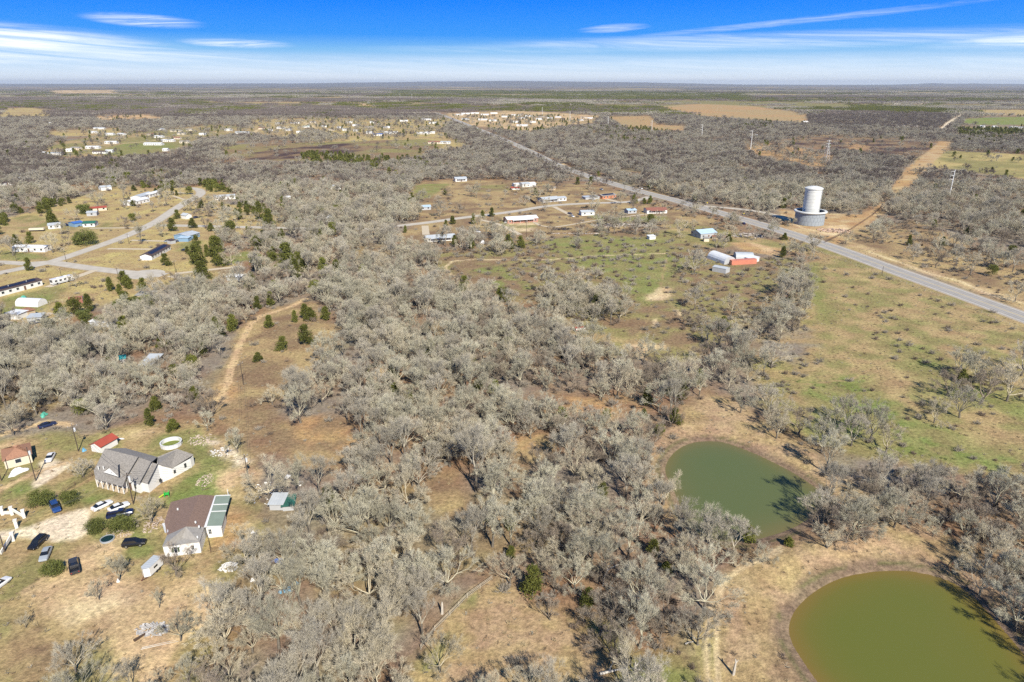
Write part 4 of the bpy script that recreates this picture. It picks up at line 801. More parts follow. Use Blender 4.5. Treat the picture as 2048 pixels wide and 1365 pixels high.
HAND = [  # bare trees that stand apart: foot pixel, crown width px, variant, look
 (152,1345,95,1,'wide bare tree with a dark trunk alone in the sandy lower left yard'),(362,1282,80,5,'broad bare tree beside the grey rubble heap in the sandy yard'),(199,1200,50,6,'small bare tree with pale trunk below the dark pickup in the yard'),
 (238,1163,56,0,'grey green bare tree between the pickup and the white cargo trailer'),(319,1216,30,2,'slim little bare tree right of the sandy patch in the yard'),(52,1256,34,3,'small dark forked bare tree alone near the left edge'),
 (352,1150,74,7,'spreading bare tree right before the white front wall of the brown roofed house'),(377,1368,52,2,'bare tree with a green tuft low in the yard right of the sandy drive'),(262,1385,48,4,'bare tree cut by the bottom edge in the sandy yard'),(322,1380,46,6,'bare grey tree at the bottom edge left of the green tufted one'),
 (304,1046,62,3,'low bare tree between the white cars and the brown roof'),(476,905,52,0,'bare tree on the rubble bank behind the round pool'),(415,860,48,5,'bare tree at the end of the wood above the round pool'),(168,955,52,1,'bare brown tree left of the big grey roof beside the concrete drive'),
 (1919,836,84,1,'round crowned bare tree with a pale trunk in the right pasture'),(2013,803,104,3,'wide bare tree with dark open limbs near the right edge of the pasture'),(1892,792,66,7,'bare tree behind the round crowned one in the right pasture'),(1950,762,70,5,'bare tree at the end of the brush row in the right pasture'),
 (1772,906,70,3,'spreading bare tree with crooked boughs over the greenest grass of the pasture'),(1702,892,84,1,'tall bare tree in the clump above the far pond, left of the crooked one'),(1664,868,70,5,'bare tree at the back of the clump above the far pond'),(1596,870,70,7,'dark limbed bare tree at the left end of the clump above the far pond'),(1552,880,66,3,'black twigged bare tree on the pond bank'),
 (1642,908,88,5,'bushy bare tree nearest the far pond in the pasture clump'), (1738,884,84,0,'bare tree between the tall one and the crooked one in the pasture clump'), (1692,852,80,1,'bare tree at the top of the clump above the far pond'), (1962,806,84,7,'low wide bare tree between the round crowned one and the wide one in the pasture'), (2042,752,92,1,'bare tree at the right edge above the brush row of the pasture'), (1868,846,56,3,'small bare tree left of the round crowned one in the pasture'),
 (1481,826,66,5,'pale bare tree with a black shadow on the slope above the far pond'),(2030,604,46,3,'bare tree beside the dirt lane at the right edge'),(1826,521,42,1,'leftmost bare tree of the loose row right of the highway'),(1872,536,42,7,'second bare tree of the loose row right of the highway'),(1906,526,36,5,'third bare tree of the loose row, nearest the brush'),
 (1940,550,50,3,'low wide bare tree above the dirt lane right of the highway'),(1965,512,48,1,'bare tree with lit limbs behind the loose row right of the highway'),
 (1090,424,30,3,'bare tree beside the county road opposite the blue roofed house'),(1190,431,44,3,'crooked bare tree right of the grey cabin in the hamlet'),(1003,408,9,0,'tiny lone bare tree in the dry field of the hamlet'),(918,428,26,7,'reddish bare tree beside the county road left part of the hamlet'),
 (880,434,40,1,'bare tree beside the low grey house at the left of the hamlet'),(958,462,36,3,'bare tree next to the small white van in the hamlet'),(1216,462,50,7,'bare tree over the junk on the edge of the paddock'),(1272,470,60,1,'widest bare tree over the junk on the edge of the paddock'),(1358,474,62,3,'bare tree left of the light blue roofed house'),
 (1388,548,84,1,'huge bare tree left of the white stock trailer'),(1461,482,34,3,'bare tree right of the light blue roofed house'),(1543,480,34,0,'dark bare tree beside the highway near the hamlet'),(1624,506,60,3,'dark trees leaning over the highway at the pasture corner'),(1268,424,34,7,'bare tree in front of the blue grey cabin in the hamlet'),
 (106,506,46,3,'bare tree in front of the long white building in the subdivision'),(26,512,50,1,'bare tree at the left edge before the long white building'),(152,575,32,3,'bare tree next to the white motorhome'),(312,592,44,6,'grey green bare tree below the turning circle'),(325,474,30,0,'bare tree at the street corner in the subdivision'),(250,455,26,7,'bare tree beside the junction in the subdivision'),
 (602,846,80,0,'big silvery bare tree left of the middle clearing'),(645,812,64,6,'silvery bare tree behind the big one at the clearing'),(952,985,90,4,'tall silvery bare tree at the tip of the wood above the brown clearing'),(1062,878,66,1,'pale round bare tree beside the orange clearing'),(1470,1140,50,3,'bare tree with black limbs where the dirt track bends'),
 (1525,1132,60,5,'bare tree at the pond bank between the ponds, left one'),(1395,1290,110,1,'biggest bare tree at the bottom, left of the dirt track'),(1100,1240,60,7,'small bare tree at the edge of the bottom meadow'),(880,1345,90,6,'tall bare tree at the left corner of the bottom meadow'),(1865,1075,56,5,'bare tree above the olive pond in the middle'),
 (1960,1190,100,1,'shadowed bare tree leaning over the right bank of the olive pond'),(2030,1260,120,5,'bare tree at the right edge over the olive pond'),(2055,1120,110,3,'bare tree at the right edge above the pond'),
]
HJUN = [(346,463,19,0,'cone shaped juniper at the street corner in the subdivision'),(386,457,14,2,'small round juniper behind the blue house'),(104,447,18,2,'bright little juniper beside the light grey roofed house'),(395,530,30,1,'tall juniper left of the pair below the long roofed home'),(437,530,32,1,'juniper right of the pair below the long roofed home'),
 (404,560,28,1,'juniper hiding the end of the side drive'),(540,455,26,0,'juniper at the wood edge by the county road'),(575,538,32,1,'biggest juniper right of the subdivision'),(592,560,24,0,'juniper beside the biggest one right of the subdivision'),(250,572,22,1,'pointed juniper below the street lamp'),
 (540,656,20,0,'little juniper in the clearing nearest the sandy track'),(566,700,22,1,'pointed juniper in the middle of the clearing'),(612,690,28,1,'tallest juniper of the clearing'),(590,645,14,0,'smallest juniper of the clearing'),(611,638,20,0,'juniper at the top edge of the clearing'),(517,724,18,2,'low juniper on the left side of the clearing'),
 (740,762,14,0,'small juniper in the gap of the middle wood'),(786,760,18,1,'bigger juniper in the gap of the middle wood'),(300,852,20,0,'lone juniper above the yard behind the grey roofed house'),(348,862,24,2,'dark juniper left of the round pool under a bare tree'),(978,1042,20,2,'juniper at the foot of the tall silvery tree'),(1123,846,26,1,'bright juniper left of the orange clearing'),
 (1287,836,14,0,'juniper in the black shadow above the far pond'),(1364,796,22,1,'juniper at the top of the pond bank'),(892,453,9,0,'little juniper by the county road left of the hamlet'),(965,436,10,2,'left of two bright junipers by the county road'),(984,434,12,0,'right of two bright junipers by the county road'),(811,466,8,0,'dark juniper at the left corner of the hamlet'),(905,449,13,0,'cone juniper below the county road'),
 (1268,408,12,2,'round evergreen beside the county road near the highway'),(1288,408,10,2,'second round evergreen near the highway'),(1300,408,10,2,'third round evergreen near the highway'),(1237,724,10,0,'tiny juniper at the top of the belt of wood'),(520,440,20,0,'juniper at the end of the trees by the county road'),(648,440,14,1,'juniper between the two small grey gables')]
HOAK = [(172,490,48,0,'large rounded evergreen oak alone in the field of the subdivision'),(168,428,34,1,'dark evergreen oak left of the red roofed house'),(193,1062,42,0,'left rounded evergreen bush in front of the dark pickup'),(246,1062,56,1,'right rounded evergreen bush in front of the dark pickup'),(107,1147,46,0,'low evergreen bush left of the black pickup'),
 (84,1010,54,1,'yellow green evergreen left of the blue car'),(139,1007,44,1,'yellow green evergreen right of the blue car'),(272,612,34,1,'dark evergreen beside the tan shed'),(242,616,30,1,'dark evergreen left of the tan shed'),(168,640,36,1,'dense evergreen above the white wreck'),(205,648,32,0,'evergreen right of the dense one above the white wreck')]

def plant():
    for (px, py, w, v, lab) in HAND:
        x, y = at(px, py); s = (w / ppm(py)) / 2 / TREE[v][2]; put_tree('bare_tree', v, x, y, min(max(s, .25), 1.45), px * 1.7, lab)
    for (px, py, w, v, lab) in HJUN:
        x, y = at(px, py); s = (w / ppm(py)) / 2 / JUN[v][2]; put_tree('juniper_tree', v, x, y, min(max(s, .4), 2.3), px * 1.3, lab)
    for (px, py, w, v, lab) in HOAK:
        x, y = at(px, py); s = (w / ppm(py)) / 2 / OAK[v][2] * .80; put_tree('live_oak', v, x, y, s, px * 1.3, lab)
    # seeded planting
    hx = np.array([at(a[0], a[1]) for a in HAND + HJUN + HOAK]); hr = np.array([a[2] / ppm(a[1]) / 2 for a in HAND + HJUN + HOAK])
    pts = {k: [] for k in ('tree', 'jun', 'shr', 'ftree', 'fjun', 'fshr', 'tuft')}
    def sample(y0, y1, cell, seed, kt, kj, ks):
        X, Y, rg = jgrid(y0, y1, cell, seed)
        _, pt, pj, ps, op = land(X, Y, False); ok = allowed(X, Y)
        if y1 < 800:
            for (p, r) in zip(hx, hr): ok &= np.hypot(X - p[0], Y - p[1]) > max(2.0, r * .75)
        shade = np.zeros(len(X), bool); hide = np.zeros(len(X), bool)
        for zt in (3.5, 7.0):                               # crowns that would stand in front of open ground, roads or houses are thinned out
            f_ = CAM_H / (CAM_H - zt); _, pt2, _, _, op2 = land(X * f_, Y * f_, False); ok2 = allowed(X * f_, Y * f_, -1.0)
            wat = np.minimum(shore(X * f_, Y * f_, POND1W), shore(X * f_, Y * f_, POND2W)) < 1
            shade |= (op < .5) & (op2 > .5) & (pt2 < .2) & (Y > 110) & ~wat; hide |= ~ok2 & ok
        pt = np.where(shade, pt * (.50 if y1 < 340 else (.35 if y1 < 700 else .04)), pt); pt = np.where(hide, pt * .35, pt)
        r = rg.random(len(X)); wood = op < .5
        t = ok & (r < pt) ; j = ok & ~t & (rg.random(len(X)) < pj * 1.0); s = ok & ~t & ~j & (rg.random(len(X)) < ps * (1.0 if y1 < 1200 else .6))
        under = ok & t & (rg.random(len(X)) < .75)              # undergrowth between trunks
        if y1 < 1200:
            q2 = fbm(X, Y, 26, 97, 2); j |= ok & t & (rg.random(len(X)) < np.where(q2 > .62, .16, .02)); t &= ~j
        q = fbm(X, Y, 38, 91, 2)
        pxq, pyq = to_px(X, Y); pur = np.where(fbm(X, Y, 30, 151, 2) > .56, .28, .06)
        for poly, d in PURPLE: pur[in_poly(pxq, pyq, poly)] = d
        for nm, k in ((kt, t), (kj, j), (ks, s)):
            pts[nm].append(np.stack([X[k], Y[k], rg.uniform(.68, 1.24, k.sum()), rg.uniform(0, 6.28, k.sum()), (q[k] > .53).astype(float) + rg.random(k.sum()), pur[k]], 1))
        if y1 > 340:
            pts[ks][-1][:, 2] *= 1.4
        if y1 < 700:
            k = under; pts[ks].append(np.stack([X[k] + rg.normal(size=k.sum()) * 2.2, Y[k] + rg.normal(size=k.sum()) * 2.2, rg.uniform(.8, 1.6, k.sum()), rg.uniform(0, 6.28, k.sum()), q[k], pur[k]], 1))
    sample(72, 330, 5.25, 1, 'tree', 'jun', 'shr'); sample(330, 680, 6.2, 2, 'tree', 'jun', 'shr')
    sample(680, 1200, 7.0, 3, 'ftree', 'fjun', 'fshr'); sample(1200, 2300, 8.6, 4, 'ftree', 'fjun', 'fshr')
    def brush_only(y0, y1, cell, seed):
        X, Y, rg = jgrid(y0, y1, cell, seed); _, pt, pj, ps, op = land(X, Y, False); q = fbm(X, Y, 16, 141, 3)
        k = allowed(X, Y, .5) & (rg.random(len(X)) < ps * .75 * np.clip((q - .36) * 6, 0, 1.3)); n_ = k.sum()
        pts['shr'].append(np.stack([X[k], Y[k], rg.uniform(.45, 1.15, n_), rg.uniform(0, 6.28, n_), q[k], q[k]], 1))
    brush_only(74, 700, 3.7, 12)
    P = {k: (np.concatenate(v) if v else np.zeros((0, 6))) for k, v in pts.items()}
    def var(rows, groups, fallback):
        out = []
        for r in rows: out.append(0)
        return out
    # nearest ones in view as objects of their own
    def split(rows, n, fov=True):
        px, py = to_px(rows[:, 0], rows[:, 1]); vis = (px > -25) & (px < 2073) & (py < 1400) & (py > 0)
        d = np.hypot(rows[:, 0], rows[:, 1]) + np.where(vis, 0, 1e6); o = np.argsort(d); near = o[:n]; near = near[d[near] < 1e6]
        rest = np.setdiff1d(np.arange(len(rows)), near); return rows[near], rows[rest]
    near, rest = split(P['tree'], 300 - len(HAND))
    tv = lambda r: int((r[4] * 997 + r[3] * 31)) % 7 if (r[3] * 7 % 1) > r[5] else 7
    for r in near: put_tree('bare_tree', tv(r), r[0], r[1], r[2], r[3])
    nj, rj = split(P['jun'], 150)
    for r in nj: put_tree('juniper_tree', int(r[3] * 31) % 4, r[0], r[1], r[2] * (.8 if r[1] < 260 else 1.15), r[3])
    ns, rs = split(P['shr'], 260)
    for r in ns:
        i = int(r[3] * 31) % 5; pl = place_of(*[float(v) for v in to_px(r[0], r[1])]); o = link('shrub', SHR[i], None, (r[0], r[1], 0), r[3])
        o.scale = (r[2] * .9,) * 3; lb = ('big ' if r[2] > .9 else 'small ') + ('brown bush ', 'pale grey bush ', 'wide pale bush ', 'wide brown bush ', 'large pale bush ')[i] + pl; tag(o, lb, 'bush', lb.replace('bush ', 'bushes '))
    # one far example of every kind stands where it is in the photograph and lends its shape to the mass of woods
    for i, (px, py) in enumerate(((1310, 352), (1465, 372), (1700, 372), (1560, 345))):
        x, y = at(px, py); put_tree('far_bare_tree', i, x, y, 1.0, .4 * i, ('pale bare tree far beyond the highway, left of the water tower', 'grey bare tree beyond the highway nearer the water tower', 'dark grey bare tree behind the right side of the water tower', 'bare tree farthest behind the water tower')[i])
    for i, (px, py) in enumerate(((1470, 258), (1640, 402))):
        x, y = at(px, py); put_tree('far_juniper', i, x, y, 1.0, .4 * i, ('juniper in the dark green patch far beyond the highway', 'juniper right behind the water tower')[i])
    def source(objs): return objs
    def scatter(name, rows, sources, idx, label, cat, jit=0.0):
        """one object: points that carry instances of the given tree meshes"""
        me = bpy.data.meshes.new(name); n = len(rows)
        gz = ground_z(rows[:, 0], rows[:, 1])
        me.vertices.add(n); me.vertices.foreach_set('co', np.stack([rows[:, 0], rows[:, 1], gz], 1).astype(np.float32).ravel())
        for an, ty, dat in (('pick', 'INT', idx.astype(np.int32)), ('size', 'FLOAT', rows[:, 2].astype(np.float32)), ('turn', 'FLOAT', rows[:, 3].astype(np.float32))):
            a = me.attributes.new(an, ty, 'POINT'); a.data.foreach_set('value', dat)
        o = link(name, me); stuff(o, label, cat)
        g = bpy.data.node_groups.new(name, 'GeometryNodeTree'); g.interface.new_socket('Geometry', in_out='INPUT', socket_type='NodeSocketGeometry'); g.interface.new_socket('Geometry', in_out='OUTPUT', socket_type='NodeSocketGeometry')
        N = g.nodes; L = g.links; gi = N.new('NodeGroupInput'); go = N.new('NodeGroupOutput')
        jn = N.new('GeometryNodeJoinGeometry')
        for grp in reversed(sources):
            j2 = N.new('GeometryNodeJoinGeometry')
            for ob in grp:
                oi = N.new('GeometryNodeObjectInfo'); oi.inputs[0].default_value = ob; L.new(oi.outputs['Geometry'], j2.inputs[0])
            gti = N.new('GeometryNodeGeometryToInstance'); L.new(j2.outputs[0], gti.inputs[0]); L.new(gti.outputs[0], jn.inputs[0])
        def attr(nm, ty):
            a = N.new('GeometryNodeInputNamedAttribute'); a.data_type = ty; a.inputs[0].default_value = nm; return a.outputs['Attribute']
        iop = N.new('GeometryNodeInstanceOnPoints'); L.new(gi.outputs[0], iop.inputs['Points']); L.new(jn.outputs[0], iop.inputs['Instance']); iop.inputs['Pick Instance'].default_value = True
        L.new(attr('pick', 'INT'), iop.inputs['Instance Index'])
        cx = N.new('ShaderNodeCombineXYZ'); L.new(attr('turn', 'FLOAT'), cx.inputs[2]); L.new(cx.outputs[0], iop.inputs['Rotation'])
        L.new(attr('size', 'FLOAT'), iop.inputs['Scale']); L.new(iop.outputs[0], go.inputs[0])
        md = o.modifiers.new('scatter', 'NODES'); md.node_group = g
        return o
    def src_of(lib):
        out = []
        for (t_, c_, *_) in lib:
            ob = [o for o in bpy.data.objects if o.data is not None and o.type == 'MESH' and o.data == c_][0]
            obt = [o for o in bpy.data.objects if o.data is not None and o.type == 'MESH' and o.data == t_ ][0]
            out.append([obt, ob])
        return out
    sT = src_of(TREE); sJ = src_of(JUN); sF = src_of(FAR); sJF = src_of(JFAR)
    sS = [[[o for o in bpy.data.objects if o.type == 'MESH' and o.data == m_][0]] for m_ in SHR]
    scatter('bare_woods', rest, sT, np.array([tv(r) for r in rest]), 'the thick bare grey winter woods behind the nearest trees', 'woods')
    scatter('juniper_thicket', rj, sJ, (rj[:, 3] * 31).astype(int) % 4, 'dark green junipers scattered through the farther woods', 'woods')
    scatter('brush_thicket', rs, sS, (rs[:, 3] * 31).astype(int) % 5, 'brown and grey brush between the trees and in the paddocks', 'brush')
    f = P['ftree']; pick = (f[:, 3] * 31).astype(int) % 4; pick = np.where((pick == 2) & (f[:, 5] < .1) & ((f[:, 3] * 7) % 1 > .3), 0, pick); pick = np.where((f[:, 3] * 13) % 1 < f[:, 5], 2, pick); f[:, 2] *= 1.02
    scatter('distant_bare_woods', f, sF, pick, 'grey bare woods spreading beyond the hamlet and the highway', 'woods')
    fj = P['fjun']; scatter('distant_junipers', fj, sJF, (fj[:, 3] * 31).astype(int) % 2, 'dark green junipers in the distant woods', 'woods')
    fs = P['fshr']; SHFo = []
    for i, (px, py) in enumerate(((1600, 340), (1500, 318))):
        x, y = at(px, py); o = link('shrub', SHF[i], None, (x, y, 0)); tag(o, ('brown bush on the burnt ground far beyond the highway', 'grey bush beside the transmission line far beyond the highway')[i], 'bush'); SHFo.append([o])
    scatter('distant_brush', fs, SHFo, (fs[:, 3] * 31).astype(int) % 2, 'brush on the distant fields', 'brush')
    # dry weeds and grass tufts on the open ground near by
    X, Y, rg = jgrid(72, 420, 2.3, 9); _, pt, pj, ps, op = land(X, Y, False); q = fbm(X, Y, 7, 131, 3); ok = allowed(X, Y, 1.0)
    for d_ in (shore(X, Y, POND1W), shore(X, Y, POND2W)): ok &= d_ > 2.2
    k = ok & (rg.random(len(X)) < np.where(op > .5, .62, .30) * np.clip((q - .33) * 5, .05, 1)); n_ = k.sum()
    rows = np.stack([X[k], Y[k], rg.uniform(.5, 1.25, n_), rg.uniform(0, 6.28, n_), q[k], q[k]], 1); TU = []
    cols = (('weed_tan', (.40, .32, .19)), ('weed_brown', (.25, .18, .115)), ('weed_grey', (.34, .30, .23)), ('weed_green', (.20, .23, .08)))
    for i, (nm_, c_) in enumerate(cols):
        px, py = ((960, 1330), (1090, 1300), (1020, 1290), (900, 1290))[i]; x, y = at(px, py); v, f = shrub(701 + i, .75, 1.5, 10, 7, .055); o = link('weed_clump', tree_mesh('weed_clump', (v, f), mat(nm_, c_, .95, .2, 1, rand=.25)), None, (x, y, 0)); tag(o, ('tan weed clump in the bottom meadow near its lower edge', 'brown weed clump at the right of the bottom meadow', 'grey weed clump in the middle of the bottom meadow', 'green weed clump at the left of the bottom meadow')[i], 'weeds'); TU.append([o])
    cl, *_ = land(rows[:, 0], rows[:, 1], True); gr = cl[:, 1] - cl[:, 0]; r_ = rg.random(n_)
    scatter('dry_weeds', rows, TU, np.where((gr > -.03) & (r_ < .6), 3, np.where(r_ < .45, 0, np.where(r_ < .75, 1, 2))), 'dry weeds and grass tufts over the meadows and clearings', 'weeds')
    return sF, sJF, scatter, split
sF, sJF, scatter, split = plant()
print('trees planted', len(bpy.data.objects))

def far_woods():
    """beyond 2.3 km: blocks of wood, each a cluster of small bare crowns"""
    rg = np.random.default_rng(77); PM = []
    for v in range(4):
        parts_ = []
        n = 46
        for k in range(n):
            x, y = rg.uniform(-40, 40, 2); h = rg.uniform(6, 10); r = rg.uniform(3.4, 5.2); m = 34
            o = norm(rg.normal(size=(m, 3))); o[:, 2] = np.abs(o[:, 2]); p = np.stack([x + o[:, 0] * r * .6, y + o[:, 1] * r * .6, h * .35 + o[:, 2] * h * .5], 1)
            d = norm(o + rg.normal(size=(m, 3)) * .5); s = norm(np.cross(d, rg.normal(size=(m, 3)))) * .40; L_ = 2.0
            V = np.stack([p - s, p + s, p + d * L_ + s * .4, p + d * L_ - s * .4], 1).reshape(-1, 3); parts_.append((V, np.arange(m * 4).reshape(-1, 4)))
        mm = [far_m[2], far_m[1], far_m[0], jun_m][v]
        PM.append(tree_mesh('wood_block', join(parts_), mm))
    # first of each block stands as its own object, the rest are scattered
    pts = []
    for (y0, y1, cell) in ((2300, 3600, 52), (3600, 6000, 70), (6000, 10500, 105)):
        X, Y, r_ = jgrid(y0, y1, cell, int(y0)); _, pt, pj, ps, op = land(X, Y, False)
        ok = (r_.random(len(X)) < np.where(op > .5, pt * .8, .97)) & (line_dist(X, Y, ROADW['highway'][0]) > 50)
        j = r_.random(len(X)) < pj * 1.6
        q = fbm(X * .4, Y, 500, 95, 3); px, py = to_px(X, Y); pur = np.full(len(X), .1)
        for poly, d in PURPLE: pur[in_poly(px, py, poly)] = d
        pick = np.where(j, 3, np.where((q > .50) | (r_.random(len(X)) < pur), 0, 1 + (r_.random(len(X)) > .5)))
        sz = np.full(len(X), cell / 62.0) * r_.uniform(.9, 1.15, len(X))
        pts.append(np.stack([X, Y, sz, r_.uniform(0, 6.28, len(X)), pick, pur], 1)[ok])
    P = np.concatenate(pts); src = []
    for i, (px, py) in enumerate(((300, 212), (980, 205), (1250, 202), (1000, 195))):
        x, y = at(px, py); o = link('wood_block', PM[i], None, (x, y, 0)); stuff(o, ('purplish bare wood on the far plain at the left', 'grey wood on the far plain behind the white lots', 'pale grey wood on the far plain in the middle', 'dark evergreen wood on the far plain')[i], 'woods'); src.append([o])
    o = scatter('far_plain_woods', P, src, P[:, 4], 'woods of the far plain running to the horizon', 'woods')
    # crowns keep their height when blocks grow wider
    g = o.modifiers[0].node_group; N = g.nodes; L = g.links
    iop = [n for n in N if n.bl_idname == 'GeometryNodeInstanceOnPoints'][0]; a = N.new('GeometryNodeInputNamedAttribute'); a.data_type = 'FLOAT'; a.inputs[0].default_value = 'size'
    c = N.new('ShaderNodeCombineXYZ'); L.new(a.outputs['Attribute'], c.inputs[0]); L.new(a.outputs['Attribute'], c.inputs[1]); c.inputs[2].default_value = 1.0; L.new(c.outputs[0], iop.inputs['Scale'])
far_woods()

# ------------------------------------------------------------------ buildings
WALL = lambda n, c, **k: mat('wall_' + n, c, .8, .05, .8, **k)
W_white = WALL('white', (.74, .73, .70)); W_cream = WALL('cream', (.66, .58, .45)); W_blue = WALL('blue', (.20, .32, .45)); W_brick = WALL('pink_brick', (.42, .22, .17)); W_tan = WALL('tan', (.50, .40, .27)); W_grey = WALL('grey', (.42, .43, .44)); W_orange = WALL('orange_brick', (.50, .21, .11))
R_grey = mat('shingles_grey', (.255, .235, .21), .95, .28, 3.2, bump=.5, detail=8); R_brown = mat('shingles_brown', (.215, .145, .115), .95, .22, 3.2, bump=.5, detail=8); R_terra = mat('shingles_terracotta', (.33, .175, .11), .9, .15, 3, bump=.4)
R_dark = mat('roof_dark_brown', (.085, .058, .055), .8, .2, 1.5); R_white = ribbed('roof_white_metal', (.72, .73, .73), .6); R_lgrey = ribbed('roof_light_metal', (.46, .49, .51), .6, rough=.4); R_blue = ribbed('roof_blue_metal', (.06, .16, .45), .5); R_green = ribbed('roof_green_metal', (.03, .14, .09), .5)
R_red = ribbed('roof_red_metal', (.36, .075, .045), .4); R_lblue = ribbed('roof_pale_blue_metal', (.42, .55, .66), .6); R_redbr = mat('roof_red_brown', (.26, .11, .08), .9, .15, 2); R_rust = mat('rusty_sheet', (.30, .15, .09), .85, .3, 1.5); R_mid = mat('roof_weathered_grey', (.30, .285, .265), .9, .15, 2)
GLASS = mat('window_glass', (.03, .04, .05), .12, .2, 1, spec=.8); FRAME = mat('frame_white', (.7, .7, .68), .6, .05); DOOR = mat('door_brown', (.17, .10, .07), .6, .1); WOODT = mat('deck_wood', (.55, .44, .30), .9, .15, 2); POST_W = mat('post_white', (.72, .71, .68), .7, .05)
DKSOLAR = mat('solar_panel_glass', (.018, .018, .035), .25, .2, 1, spec=.7)

def window(parent, x, y, z, w, h, face, deep=.06):
    """a window: frame with a dark pane as its own piece; face is the outward direction 'f' (-y), 'r' (+x), 'l' (-x)"""
    f = MB(); g = MB(); t = .07
    if face == 'f':
        for a in ((x - w/2 - t, x + w/2 + t, y - deep, y, z + h, z + h + t), (x - w/2 - t, x + w/2 + t, y - deep, y, z - t, z), (x - w/2 - t, x - w/2, y - deep, y, z, z + h), (x + w/2, x + w/2 + t, y - deep, y, z, z + h)): f.box(*a)
        g.box(x - w/2, x + w/2, y - deep * .5, y + .004, z, z + h)
    else:
        sg = 1 if face == 'r' else -1; a0, a1 = sorted((x, x + sg * deep)); b0, b1 = sorted((x - sg * .004, x + sg * deep * .5))
        for a in ((a0, a1, y - w/2 - t, y + w/2 + t, z + h, z + h + t), (a0, a1, y - w/2 - t, y + w/2 + t, z - t, z), (a0, a1, y - w/2 - t, y - w/2, z, z + h), (a0, a1, y + w/2, y + w/2 + t, z, z + h)): f.box(*a)
        g.box(b0, b1, y - w/2, y + w/2, z, z + h)
    o = part('window', f, FRAME, parent); part('pane', g, GLASS, o)

